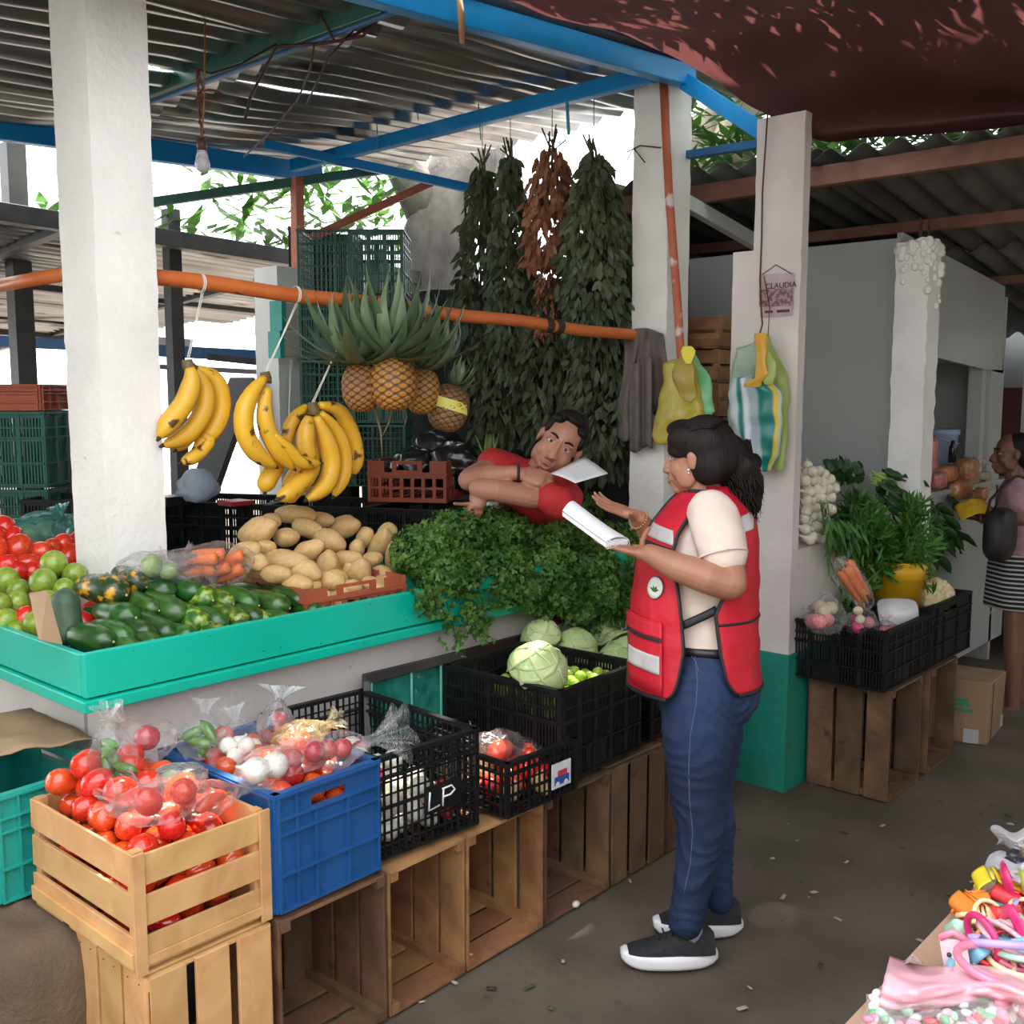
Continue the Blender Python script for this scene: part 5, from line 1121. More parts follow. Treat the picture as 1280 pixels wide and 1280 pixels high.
def text_obj(s, size, loc, xdir, up, m, parent, name='lettering', ext=.0008):
    cu = bpy.data.curves.new(name, 'FONT'); cu.body = s; cu.size = size; cu.extrude = ext; cu.align_x = 'CENTER'; cu.align_y = 'CENTER'
    o = bpy.data.objects.new(name+'_t', cu); C.objects.link(o); dg = bpy.context.evaluated_depsgraph_get(); dg.update()
    me = bpy.data.meshes.new_from_object(o.evaluated_get(dg)); bpy.data.objects.remove(o)
    x = Vector(xdir).normalized(); z = x.cross(Vector(up)).normalized(); y = z.cross(x); M = Matrix((x, y, z)).transposed().to_4x4(); M.translation = loc; me.transform(M)
    if len(me.materials): me.materials[0] = m
    else: me.materials.append(m)
    o = bpy.data.objects.new(name, me); C.objects.link(o)
    if parent is not None:
        o.parent = parent; me.transform(Matrix.Translation(-Vector(parent.location)))
    return o
text_obj('CLAUDIA', .033, pz(976, 357, .003), (0, -1, 0), (0, 0, 1), mat('poster_ink', (.08, .02, .03), .6), t)
b = B(); b.hexa([pz(956, 391.5, .002), pz(966, 391, .002), pz(966, 391), pz(956, 391.5), pz(956, 388.5, .002), pz(966, 388, .002), pz(966, 388), pz(956, 388.5)]); b.hexa([pz(971, 391, .002), pz(987, 390, .002), pz(987, 390), pz(971, 391), pz(971, 387.5, .002), pz(987, 386.5, .002), pz(987, 386.5), pz(971, 387.5)]); b.build('printed_line', MATS['poster_ink'], t, smooth=False)
# bulb and wires
t = thing('light_bulb', 'white light bulb hanging on an orange cord below the roof', 'light bulb', PY(253, 205, 3.3))
b = B(); c = PY(253, 205, 3.3); b.ell(c, (.026, .026, .030), 18, 12); b.tube([c+V(0, 0, .02), c+V(0, 0, .05)], [.022, .014], 12); b.build('glass', mat('bulb_glass', (.65, .66, .72), .25), t)
b = B(); b.tube([c+V(0, 0, .045), c+V(0, 0, .085)], [.017, .017], 12); b.build('socket', mat('bulb_socket', (.10, .05, .04), .5), t)
b = B(); top = PY(257, -20, 3.3); b.tube([c+V(0, 0, .08), PY(255, 130, 3.3), top], .0035, 6); b.build('cord', mat('orange_cord', (.38, .17, .05), .6), t)
b = B(); rr_ = random.Random(8)
for k in range(3):
    pts = [c+V(0, 0, .08+.03*i)+V(rr_.uniform(-.012, .012), 0, 0) for i in range(9)]; b.tube(pts, .003, 5)
b.tube([PY(262+14*math.cos(a), 118+6*math.sin(a), 3.3) for a in [i*.6 for i in range(12)]], .003, 5); b.build('wire_tangle', mat('red_brown_wire', (.16, .03, .025), .6), t)
b = B()
for pts in ([(490, 8, 2.9), (470, 30, 3.0), (430, 50, 3.0), (395, 55, 3.1), (345, 58, 3.3), (330, 85, 3.4), (313, 120, 3.5), (308, 148, 3.5)], [(395, 55, 3.1), (385, 90, 3.3), (372, 125, 3.6), (340, 165, 4.0), (303, 196, 4.4)], [(345, 55, 3.3), (300, 80, 3.4), (262, 92, 3.4), (230, 80, 3.3)],
            [(460, 20, 2.95), (410, 70, 3.1), (385, 130, 3.4)], [(490, 5, 2.8), (455, 45, 2.9), (418, 52, 3.0), (400, 20, 3.0)]):
    b.tube([PY(x+rr_.uniform(-2, 2), y, Y_) for x, y, Y_ in pts], .006 if pts[0][0] == 490 else .004, 6)
tag(b.build('cable_tangle', mat('dark_cable', (.05, .012, .015), .6), None), 'tangled dark red cables hanging from the green cross beam', 'cable')
for i, (x, y0, y1) in enumerate(((470, 140, 185), (520, 130, 150), (598, 130, 175), (708, 115, 168))):
    b = B(); b.tube([PX(x, y0, 3.85), PX(x+3, y1, 3.85)], .003 if x < 700 else .008, 5)
    tag(b.build('loose_string', mat('blue_string', (.10, .35, .50), .8), None), ('leftmost', 'second from left', 'third from left', 'thick blue rightmost')[i]+' loose string hanging from the blue cross beam', 'string')
b = B(); b.tube([PY(573, -10, 2.50), PY(577, 20, 2.50), PY(578, 55, 2.50)], [.012, .016, .012], 7, flat=.5); tag(b.build('frayed_rope', mat('frayed_rope', (.30, .16, .08), .9), None), 'frayed brown rope end hanging over the blue front beam', 'rope')
b = B(); 
for p_ in ([(784, 190), (800, 182), (826, 185)], [(784, 200), (792, 185), (806, 203)]): b.tube([PX(x, y, 4.005) for x, y in p_], .003, 5)
tag(b.build('pillar_wire', WIRE, None), 'thin dark wire twisted round the white pillar near its top', 'wire')
# meter boxes on the rear pillar
t = thing('meter_box', 'pale electricity boxes with green edge on the rear white pillar', 'electric box', PY(365, 400, 4.8))
for i, (x0, x1, y0, y1) in enumerate(((356, 373, 378, 412), (354, 374, 416, 446))):
    a, c = PY(x0, y0, 4.80), PY(x1, y1, 4.80); b = B(); b.box(a.x, c.x, 4.80, 4.90, c.z, a.z); b.build('housing', mat('box_plastic', (.52, .50, .42), .5), t, smooth=False, bevel=.004)
    b = B(); b.box(a.x-.03, a.x, 4.79, 4.90, c.z-.01, a.z+.01); b.build('green_edge', TEALC, t, smooth=False)
b = B(); b.tube([PY(364, 450, 4.8), PY(362, 520, 4.8), PY(366, 600, 4.8)], .008, 6); b.build('conduit', mat('conduit', (.6, .6, .6), .5), t)

# ================================================================ parsley heap
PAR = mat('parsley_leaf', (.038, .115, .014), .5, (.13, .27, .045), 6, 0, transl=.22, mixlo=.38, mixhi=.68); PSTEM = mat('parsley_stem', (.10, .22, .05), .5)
b = B(); sb_ = B(); rr_ = random.Random(12)
def sprig(c, n, sz):
    u = n.orthogonal().normalized(); w_ = n.cross(u); a0 = rr_.uniform(0, 6.3)
    for k in range(3):
        a = a0+k*1.15; d = (u*math.cos(a)+w_*math.sin(a)+n*rr_.uniform(-.3, .5)).normalized(); s_ = d.cross(n).normalized(); L_ = sz*(1.15 if k == 1 else .9); W_ = sz*.36
        b.add([c, c+d*L_*.45+s_*W_, c+d*L_*.62+s_*W_*.45, c+d*L_, c+d*L_*.62-s_*W_*.45, c+d*L_*.45-s_*W_], [(0, 1, 2, 3), (0, 3, 4, 5)])
blobs = [(530, 690, 2.72, .13, .10), (570, 672, 2.82, .14, .11), (620, 668, 2.84, .15, .11), (672, 672, 2.84, .16, .11), (722, 676, 2.80, .16, .11), (762, 685, 2.74, .15, .12), (560, 715, 2.64, .13, .09), (620, 708, 2.66, .14, .09), (680, 712, 2.66, .15, .09), (735, 715, 2.64, .15, .10), (775, 720, 2.66, .12, .11), (790, 700, 2.8, .12, .10), (700, 742, 2.575, .085, .075), (745, 748, 2.575, .09, .08), (778, 752, 2.59, .07, .08), (660, 735, 2.58, .07, .05), (722, 765, 2.57, .07, .05)]
for (x, y, Y_, r_, rz) in blobs:
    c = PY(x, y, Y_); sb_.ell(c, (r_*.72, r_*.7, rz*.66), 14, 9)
    for i in range(1150):
        d = V(rr_.gauss(0, 1), rr_.gauss(0, 1)-.25, rr_.gauss(0, 1)+.15).normalized(); k = rr_.uniform(.72, 1.06)*(1+.12*fbm(d*3+c*5)); p = c+V(d.x*r_*k, d.y*r_*k, d.z*rz*k)
        sprig(p, (d+V(rr_.gauss(0, .5), rr_.gauss(0, .5), rr_.gauss(0, .5))).normalized(), rr_.uniform(.013, .023))
for x0, y0, x1, y1 in ((540, 740, 545, 770), (555, 745, 572, 812), (575, 745, 600, 800), (535, 735, 528, 765), (600, 740, 608, 795), (590, 740, 590, 780), (680, 745, 670, 772), (700, 748, 712, 775), (725, 745, 730, 785), (745, 750, 742, 800), (762, 750, 765, 795), (775, 740, 780, 800), (755, 745, 752, 780), (690, 745, 690, 765), (640, 735, 650, 760), (620, 735, 625, 760), (658, 738, 662, 765)):
    p, q = PY(x0, y0, 2.56), PY(x1, y1, 2.545); sb_.tube([p, (p+q)/2+V(0, -.01, 0), q], [.002, .002, .001], 5)
    for i in range(75):
        f = rr_.random(); c = p.lerp(q, f)+V(rr_.gauss(0, .022), rr_.gauss(0, .016), rr_.gauss(0, .012)); sprig(c, V(rr_.gauss(0, 1), -1+rr_.gauss(0, .6), rr_.gauss(0, .7)).normalized(), rr_.uniform(.014, .022))
t = thing('parsley_heap', 'big heap of fresh green parsley spilling over the teal counter', 'parsley', PY(640, 700, 2.7))
o = b.build('leaves', PAR, t, smooth=False); o['kind'] = 'stuff'
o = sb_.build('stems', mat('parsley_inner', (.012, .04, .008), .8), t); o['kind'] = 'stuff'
b = B(); c = PY(620, 634, 2.92); b.lathe([(0, -.03), (.04, -.03), (.042, .022), (.036, .024), (0, .02)], 20, c); tag(b.build('white_cup', mat('white_plastic', (.75, .75, .75), .4), None), 'white plastic cup standing on the parsley below the forearms', 'cup')
# ================================================================ right stall
def fstand(label, x0, x1, y0, h_, dep, m, open_, seed):
    W_ = x1-x0-.012
    wood_crate(label, m, h_, W_, dep, ((x0+x1)/2, y0+(dep if open_ else .012), h_/2+.008), OPEN if open_ else SHUT, None, 3, seed=seed, gap=.18)
fstand('dark open wooden crate on end under the radish crate, right stall', 4.16, 4.50, 1.60, .475, .36, OLDW, True, 31)
fstand('dark wooden crate on end under the cauliflower crate, right stall', 4.60, 4.94, 1.60, .475, .30, OLDW, True, 32)
KA = crate_thing('plastic_crate', 'black slotted crate of bagged radishes at the right stall', BLACKP, .47, .43, .245, 'slots', (4.305, 1.815, .50), rad(0))
KB = crate_thing('plastic_crate', 'black panelled crate of cauliflower at the right stall', BLACKP, .53, .42, .265, 'panel', (4.83, 1.82, .50), rad(0))
# cardboard box, open seam, green print
t = thing('cardboard_box', 'worn brown cardboard box with a green mark on the floor at the right', 'box', (5.3, 1.65, 0))
CB = mat('box_cardboard', (.30, .19, .115), .85, (.25, .155, .09), 5, .12, 30)
c0, c1, c2 = V(5.20, 1.53, 0), V(5.13, 1.80, 0), V(5.53, 1.56, 0)
b = B(); b.hexa([c0, c2, c2+(c1-c0), c1, c0+V(-.005, -.012, .315), c2+V(.01, -.01, .30), c2+(c1-c0)+V(0, 0, .31), c1+V(-.01, 0, .32)]); b.build('carton', CB, t, smooth=False, bevel=.006)
b = B(); n_ = (c1-c0).cross(V(0, 0, 1)).normalized(); n_ = -n_ if n_.x > 0 else n_
for z0, w_ in ((.195, .12), (.165, .15), (.215, .10)): b.obox(c0.lerp(c1, .5)+V(0, 0, z0)+n_*.009, (c1-c0).normalized()*w_/2, n_*.001, V(0, 0, .008))
b.build('green_mark', mat('print_green', (.02, .22, .13), .7), t, smooth=False)
b = B(); b.obox(c0.lerp(c1, .25)+V(0, 0, .04)+n_*.009, (c1-c0).normalized()*.035, n_*.001, V(0, 0, .035)); b.build('packing_tape', mat('grey_tape', (.42, .40, .40), .4), t, smooth=False); b = B(); b.obox(c2+V(-.03, -.009, .05), V(.02, 0, 0), V(0, .001, 0), V(0, 0, .03)); b.build('packing_tape', mat('grey_tape', (.42, .40, .40), .4), t, smooth=False)
b = B(); b.tube([c0.lerp(c2, .12)+V(0, -.010, .01), c0.lerp(c2, .10)+V(0, -.016, .31)], .002, 4); b.build('seam', mat('seam_dark', (.08, .05, .03), .9), t)
# yellow bucket with greens
t = thing('yellow_bucket', 'scuffed yellow bucket holding the big bunch of greens', 'bucket', PY(1114, 760, 1.86))
YBM = mat('bucket_yellow', (.72, .40, .01), .45, (.62, .33, .012), 5, .1, 20, spots=((.16, .09, .02), 9, .63)); bt = PY(1114, 705, 1.86); bb = PY(1118, 775, 1.86)
b = B(); ax = bt-bb; R0, R1 = .105, .135
b.lathe([(R0*.98, 0), (R0, 0), (lerp(R0, R1, .72), .72*ax.length), (R1*1.03, .74*ax.length), (R1*1.05, ax.length), (R1, ax.length), (R1*.96, .9*ax.length)], 32, bb); b.build('body', YBM, t)
b = B(); b.lathe([(R1*1.05, ax.length), (R1*1.09, ax.length+.003), (R1*1.05, ax.length+.008)], 32, bb); b.build('rim', YBM, t)
b = B(); bx = RT*1.0
for (u0, z0, u1, z1) in ((.25, .01, .25, .07), (.25, .07, .75, .075), (.75, .01, .75, .075)):
    def qq(u, z): a = lerp(-1.1, 1.1, u); rr2 = lerp(R0, R1, z/ax.length)+.001; return bb+(bx*math.sin(a)-V(FW.x, FW.y, 0)*math.cos(a))*rr2+V(0, 0, z)
    b.tube([qq(lerp(u0, u1, k/8), lerp(z0, z1, k/8)) for k in range(9)], .0022, 5)
b.build('printed_outline', mat('print_brown', (.15, .08, .02), .6), t)
GR = mat('leafy_green', (.035, .13, .018), .45, (.09, .24, .035), 4, 0, transl=.25); GRD = mat('dark_chard', (.015, .06, .014), .4, (.03, .10, .02), 5, .1, 20, transl=.2)
rr_ = random.Random(21)
t = thing('greens_bunch', 'big bushy bunch of narrow leaved greens standing in the yellow bucket', 'greens', bt)
b = B(); sb_ = B()
cbase = bt+V(0, 0, -.03)
for i in range(210):
    th = rr_.uniform(0, 6.3); tl = abs(rr_.gauss(0, .55)); d = V(math.cos(th)*math.sin(tl), math.sin(th)*math.sin(tl)*.6, math.cos(tl)); L_ = rr_.uniform(.22, .36)
    side = d.dot(RT); pts = [cbase+V(d.x*.02, d.y*.02, 0)]
    for k in range(1, 7):
        f = k/6; pts.append(cbase+d*L_*f+RT*(-.17*f*f*(1 if side < .1 else -.3))+V(0, 0, -.20*max(0, tl-.3)*f**2.5))
    sb_.tube(pts, [.0022]*6+[.001], 4)
    for k in range(26):
        f = rr_.uniform(.25, 1); i0 = int(f*5.99); p = pts[i0].lerp(pts[min(6, i0+1)], f*6-i0 if i0 < 6 else 0); dd = (d+V(rr_.gauss(0, .6), rr_.gauss(0, .6), rr_.gauss(0, .6)-.35)).normalized()
        leaf_shape(b, p, dd, dd.cross(V(rr_.gauss(0, 1), rr_.gauss(0, 1), rr_.gauss(0, 1))).normalized(), rr_.uniform(.045, .085), rr_.uniform(.005, .009))
o = b.build('leaves', GR, t, smooth=False); o['kind'] = 'stuff'; o = sb_.build('stems', PSTEM, t); o['kind'] = 'stuff'
t = thing('chard_bunch', 'dark broad leaved greens leaning right behind the bushy bunch', 'greens', bt+V(.05, .1, .05)); b = B()
for i in range(120):
    f = rr_.random(); x, y = lerp(1102, 1182, f)+rr_.gauss(0, 10), lerp(602, 662, f**1.3)+rr_.gauss(0, 16); p = PY(x, y, 2.02+rr_.uniform(-.12, .06))
    d = (RT*rr_.uniform(.4, 1)+V(0, 0, -rr_.uniform(.1, 1.1)*(.3+f))).normalized(); L_, W_ = rr_.uniform(.09, .15), rr_.uniform(.018, .030); s_ = d.cross(V(rr_.gauss(0, .4)-.4, -.8, rr_.gauss(0, .5))).normalized()
    q = B(); n = d.cross(s_); pts = []
    q.grid(lambda u, v: p+d*L_*v+s_*(u-.5)*2*W_*math.sin(PI*(.06+.94*v))**.7-V(0, 0, 1)*.25*L_*v*v+n*(abs(u-.5)*.02+.006*math.sin(v*14+u*5)), 4, 7); b.add(q.v, q.f)
o = b.build('leaves', GRD, t, thick=.001); o['kind'] = 'stuff'
b = B()
for i in range(36):
    p = PY(1095+rr_.uniform(-8, 12), 592+rr_.uniform(-5, 12), 1.95); q_ = PY(1128+rr_.uniform(0, 12), 606+rr_.uniform(-6, 16), 1.95); b.tube([p, (p+q_)/2+V(0, 0, .006), q_], [.0035, .003, .002], 5)
o = b.build('pale_stalks', mat('pale_stalk', (.22, .36, .09), .5), t); o['kind'] = 'stuff'
t = thing('herb_bunch', 'small dark red and green leaf bunch behind the onions', 'greens', PY(1070, 590, 2.1)); b = B()
for i in range(60):
    p = PY(1060+rr_.gauss(0, 14), 592+rr_.gauss(0, 8), 2.08+rr_.uniform(-.05, .05)); d = V(rr_.gauss(0, 1), rr_.gauss(0, .5), rr_.uniform(-.2, 1)).normalized(); leaf_shape(b, p, d, d.cross(V(rr_.gauss(0, 1), -1, 0)).normalized(), .06, .02)
b.build('leaves', GRD, t, smooth=False)['kind'] = 'stuff'
t = thing('herb_bunch', 'drooping green sprigs on the wall edge below the bushy bunch', 'greens', PY(1060, 700, 1.95)); b = B()
for i in range(420):
    p = PY(max(1036, 1066+rr_.gauss(0, 18)), 668+abs(rr_.gauss(0, 28))-20, 1.93+rr_.uniform(-.05, .04)); d = V(rr_.gauss(0, .5), rr_.gauss(0, .3)-.3, -1).normalized(); leaf_shape(b, p, d, d.cross(V(rr_.gauss(0, 1), -1, 0)).normalized(), rr_.uniform(.05, .09), .007)
b.build('leaves', GR, t, smooth=False)['kind'] = 'stuff'
t = thing('herb_bunch', 'dark green leaves filling the crates behind the foam tray', 'greens', PY(1070, 770, 1.8)); b = B()
for i in range(420):
    x = rr_.uniform(1010, 1145); p = PY(x, 776+rr_.gauss(0, 7)-(x-1010)*.10, 1.93+rr_.uniform(-.04, .06)); d = V(rr_.gauss(0, 1), rr_.gauss(0, 1)-.4, rr_.uniform(-.3, .8)).normalized(); leaf_shape(b, p, d, d.cross(V(rr_.gauss(0, 1), -1, 0)).normalized(), rr_.uniform(.03, .06), .012)
b.build('leaves', mat('dark_leafy', (.02, .07, .018), .5, (.05, .13, .03), 5, transl=.2), t, smooth=False)['kind'] = 'stuff'
# heap of white onions
SPO = mat('spring_onion', (.74, .70, .60), .4, (.66, .60, .46), 6, .05, vary=.06)
b = B(); b.lathe([(0, -1), (.3, -.96), (.8, -.6), (1, 0), (.8, .55), (.4, .95), (.26, 1.5), (.2, 2.3), (0, 2.35)], 14); SPM = b.mesh('onion', SPO)
for row, (y, x0, x1, n) in enumerate(((672, 1004, 1034, 6), (660, 1004, 1040, 7), (648, 1003, 1036, 6), (636, 1004, 1042, 7), (624, 1004, 1040, 6), (612, 1004, 1044, 7), (600, 1004, 1042, 6), (590, 1006, 1036, 4), (583, 1006, 1012, 1))):
    for i in range(n):
        p = PY(lerp(x0, x1, (i+.5)/n)+rr_.uniform(-2, 2), y+rr_.uniform(-3, 3), 1.99+.006*row+rr_.uniform(0, .03)); dd = V(rr_.gauss(0, .5), .6, rr_.uniform(.0, .8))
        place(SPM, 'onion', p, rot_to(dd, i), rr_.uniform(.022, .028), label='white onion, %s in the %s row on the low wall' % (ordw(i, n), ('lowest', 'second lowest', 'third lowest', 'fourth lowest', 'fifth lowest', 'sixth lowest', 'third highest', 'second highest', 'topmost')[row]), cat='onion', group='white onions on the low wall')
b = B(); 
for i in range(26):
    p = PY(1026+rr_.uniform(-4, 10), 622+rr_.uniform(-4, 8), 1.95); q_ = PY(1032+rr_.uniform(-3, 8), 660+rr_.uniform(0, 15), 1.94); leaf_shape(b, p, (q_-p).normalized(), V(.8, .2, .1).normalized(), (q_-p).length, .006)
tag(b.build('onion_tops', mat('onion_green', (.10, .24, .06), .5, (.30, .40, .16), 8), None, smooth=False), 'green onion tops hanging in front of the white onion heap', 'onion tops', kind='stuff')
# carrots and celery bag
p, q_ = PY(1050, 700, 1.80), PY(1085, 757, 1.74); mid = (p+q_)/2; d = (q_-p)
b = B(); Q = V(0, 0, 1).rotation_difference(d.normalized())
t = thing('carrot_bag', 'long clear bag of carrots and pale vegetables leaning on the yellow bucket', 'bag', mid)
b.ell((0, 0, 0), (.055, .045, d.length*.56), 28, 20, rot=Q.to_matrix(), fn=lambda v: 1+.09*noise.noise(v*3)); b.build('hull', FILM, t, world=False)
for i, (dx, L_) in enumerate(((-.026, -.01), (-.002, .0), (.022, .01), (.0, .0))):
    place(CAR, 'long_carrot', mid+Q @ V(dx, -.012*(i % 2), L_), rot_to(-d, i), (.021, .021, .043) if i < 3 else .02, label='long orange carrot in the bag leaning on the yellow bucket', cat='carrot', group='carrots leaning on the bucket')
b = B(); b.tube([mid+Q @ V(-.02, .01, .08), mid+Q @ V(.0, .015, 0), mid+Q @ V(.015, .01, -.07)], [.02, .026, .018], 12); tag(b.build('pale_gourd', mat('pale_gourd', (.50, .55, .28), .4), None), 'pale green gourd inside the leaning carrot bag', 'gourd')
def rbag(px, py, Y, r3, kinds, lab, seed, fm=FILM, neck=(.5, .3, .8)):
    c = PY(px, py, Y); bag('filled_bag', lab, c, r3, neck, fm, seed=seed, necklen=.03, flare=.02)
    for ms, nm, lb, cat, gr, n, r_, off in kinds: fill(ms, nm, lb, cat, gr, c+V(*off), (r3[0]*.95, r3[1]*.95, r3[2]*.95), n, r_, seed+n)
PINKR = mat('radish', (.62, .10, .13), .35, (.75, .40, .38), 5, vary=.1); b = B(); b.ell((0, 0, 0), 1, 14, 9, fn=bumpy(.1)); RAD = b.mesh('radish', PINKR); RAD2 = variant(RAD, [mat('magenta_radish', (.62, .03, .16), .3)]); CAUP = variant(RAD, [mat('cauli_cream', (.70, .62, .40), .7)])
rbag(1032, 772, 1.78, (.10, .07, .065), [([RAD], 'radish', 'pale pink radish in the left bag of the radish crate', 'radish', 'radishes in the left bag', 9, .032, (-.03, 0, -.01)), ([CAUP], 'cauliflower_piece', 'creamy vegetable piece in the left bag of the radish crate', 'cauliflower', 'pieces in the left bag', 4, .028, (.03, 0, .02))], 'clear bag of pale radishes at the left of the radish crate', 41)
rbag(1076, 778, 1.72, (.085, .06, .045), [([RAD2, RAD], 'radish', 'magenta radish in the middle bag of the radish crate', 'radish', 'radishes in the middle bag', 9, .026, (0, 0, -.005)), ([CAUP], 'cauliflower_piece', 'cream piece topping the middle bag', 'cauliflower', 'pieces in the middle bag', 2, .02, (.01, .01, .03))], 'clear bag of magenta radishes in the middle of the radish crate', 42)
rbag(1108, 788, 1.67, (.06, .05, .03), [([RAD], 'radish', 'orange red radish in the small right bag', 'radish', 'radishes in the right bag', 5, .02, (0, 0, 0))], 'small clear bag of reddish radishes right of the magenta ones', 43, FILMR)
# foam tray
t = thing('foam_tray', 'white foam tray wrapped in shiny film, leaning in the radish crate', 'tray', PY(1120, 768, 1.70)); c = PY(1120, 768, 1.72)
b = B(); n_ = (-V(FW.x, FW.y, 0)+V(0, 0, .6)).normalized(); u_ = RT; v_ = n_.cross(u_) if n_.cross(u_).z > 0 else -n_.cross(u_)
def trayf(u, v):
    th = 2*PI*u; k = (abs(math.cos(th))**5+abs(math.sin(th))**5)**(-1/5.); return c+u_*(.088*k*math.cos(th)*(1-.12*(1-v)))+v_*(.062*k*math.sin(th)*(1-.12*(1-v)))+n_*(.03*v)
b.grid(trayf, 40, 4, wrap=True); b.f.append(tuple(range(40))[::-1]); b.mi.append(0); b.f.append(tuple(range(160, 200))); b.mi.append(0)
b.build('tray_body', mat('foam_white', (.78, .78, .80), .35, coat=.5, bump=.25, bs=14, col2=(.70, .70, .72), ns=9), t, thick=0)
b = B(); b.tube([trayf(i/40, 1.02) for i in range(41)], .003, 6); b.build('film_edge', FILM, t)
# cauliflowers
CF = mat('cauliflower_curd', (.72, .62, .38), .75, (.60, .50, .28), 12, .5, 60)
def cauli(label, c, r_, seed):
    t = thing('cauliflower', label, 'cauliflower', c); rr2 = random.Random(seed); b = B(); b.ell((0, 0, 0), (r_*.85, r_*.85, r_*.7), 18, 12)
    for i in range(190):
        d = V(rr2.gauss(0, 1), rr2.gauss(0, 1), rr2.gauss(0, 1)+.4).normalized(); k = r_*rr2.uniform(.72, .88); b.ell((d.x*k, d.y*k, d.z*k*.85), r_*rr2.uniform(.09, .17), 9, 6)
    remesh(b, 'curd', CF, t, vox=r_*.035, smooth=1, world=False)
    b = B()
    for k in range(7):
        az = k*.9; o_ = V(math.cos(az), math.sin(az), -.55)
        b.grid(lambda u, v: V(o_.x*r_*(.5+.5*v), o_.y*r_*(.5+.5*v), r_*(-.7+.5*v))+V(-o_.y, o_.x, 0)*(u-.5)*r_*.8*math.sin(PI*(.2+.7*v))+V(o_.x, o_.y, 0)*.1*r_*abs(u-.5), 4, 5)
    b.build('wrapper_leaves', mat('cauli_leaf', (.14, .26, .07), .5, (.35, .42, .2), 9), t, world=False, thick=.002)['kind'] = 'stuff'
cauli('large cream cauliflower on the right crate of the right stall', PY(1166, 744, 1.74), .105, 1)
cauli('smaller cauliflower just behind the foam tray', PY(1140, 735, 1.90), .075, 2)
cauli('piece of cauliflower at the far end of the large one', PY(1185, 758, 1.78), .045, 3)
# booth counter: bucket, snack bags
t = thing('blue_bucket', 'pale blue plastic bucket on the booth counter', 'bucket', PY(1172, 583, 2.3)); c = PY(1173, 584, 2.30)
b = B(); b.lathe([(0, 0), (.085, 0), (.088, .005), (.108, .20), (.116, .205), (.116, .235), (.108, .238), (.104, .20)], 32, c); b.build('body', mat('pale_blue_plastic', (.32, .42, .60), .4), t)
b = B(); b.tube([c+V(.114*math.cos(a), .114*math.sin(a), .20-.05*math.sin((a-PI)*1.0)) for a in [PI+PI*i/16 for i in range(17)]], .003, 5); b.build('handle', mat('pale_blue_plastic', (.32, .42, .60), .4), t)
SNM = mat('snack_mix', (.55, .14, .03), .5, (.60, .33, .10), 22, .4, 40, mixlo=.4, mixhi=.6); SNM2 = mat('pale_snack', (.60, .50, .32), .5, (.45, .36, .22), 18, .3, 40); SNR = mat('red_snack', (.60, .03, .03), .35, (.55, .30, .25), 24)
def snack(label, px, py, Y, r3, m, seed):
    c = PY(px, py, Y); t = thing('snack_bag', label, 'snacks', c); q = V(seed*2.7, 0, 0)
    b = B(); b.ell((0, 0, 0), tuple(x*.92 for x in r3), 26, 16, fn=lambda d: (abs(d.x)**4+abs(d.y)**4+abs(d.z)**4)**(-.25)*(1+.08*noise.noise(d*3+q))); b.build('snacks', m, t, world=False)
    b = B(); b.ell((0, 0, 0), r3, 26, 16, fn=lambda d: (abs(d.x)**4+abs(d.y)**4+abs(d.z)**4)**(-.25)*(1+.08*noise.noise(d*4+q))); b.build('film', FILM, t, world=False)
for a in (('bag of red snacks at the left end of the booth shelf', 1160, 568, 2.02, (.05, .05, .10), SNR, 1), ('bag of orange crisps lying in front of the blue bucket', 1180, 592, 2.06, (.12, .06, .05), mat('orange_snack', (.75, .30, .04), .5, (.65, .12, .03), 20), 2), ('upright bag of red brown snacks right of the blue bucket', 1208, 590, 2.10, (.09, .06, .09), SNM, 3),
          ('bag of brown snacks at the lower front of the booth shelf', 1200, 612, 2.02, (.12, .05, .06), SNM, 4), ('topmost pale snack bag in the stack by the window frame', 1222, 578, 2.12, (.06, .06, .035), SNM2, 5), ('second pale snack bag in the stack by the window frame', 1224, 594, 2.10, (.065, .06, .03), SNM2, 6), ('lowest pale snack bag in the stack by the window frame', 1226, 608, 2.08, (.065, .06, .03), SNM2, 7), ('reddish snack bag at the right front corner of the booth shelf', 1223, 618, 2.02, (.05, .05, .045), SNM, 8), ('bag of pink wafers beneath the red snacks', 1170, 600, 2.02, (.08, .05, .05), SNR, 9)): snack(*a)
b = B(); c = PY(1190, 578, 2.16); b.lathe([(0, 0), (.022, 0), (.022, .09), (.012, .11), (.012, .13), (0, .132)], 14, c); tag(b.build('sauce_bottle', mat('dark_bottle', (.03, .02, .02), .2), None), 'small dark bottle beside the blue bucket', 'bottle')
# clutter at the end of the aisle
t = thing('rubbish_bin', 'dark round bin at the foot of the aisle end', 'bin', (7.7, 1.6, 0)); b = B(); b.lathe([(0, 0), (.22, 0), (.26, .6), (.27, .62), (.25, .63), (.24, .6)], 24, (7.7, 1.6, 0)); b.build('bin_body', DARKM, t)
b = B()
for x, y in ((7.1, 1.0), (7.5, 1.0), (7.1, 1.35), (7.5, 1.35)): b.box(x, x+.03, y, y+.03, 0, .45)
b.box(7.08, 7.55, .98, 1.40, .45, .48); tag(b.build('red_stool', mat('dull_red', (.13, .03, .025), .6), None, smooth=False), 'dull red stool at the dark end of the aisle', 'stool')

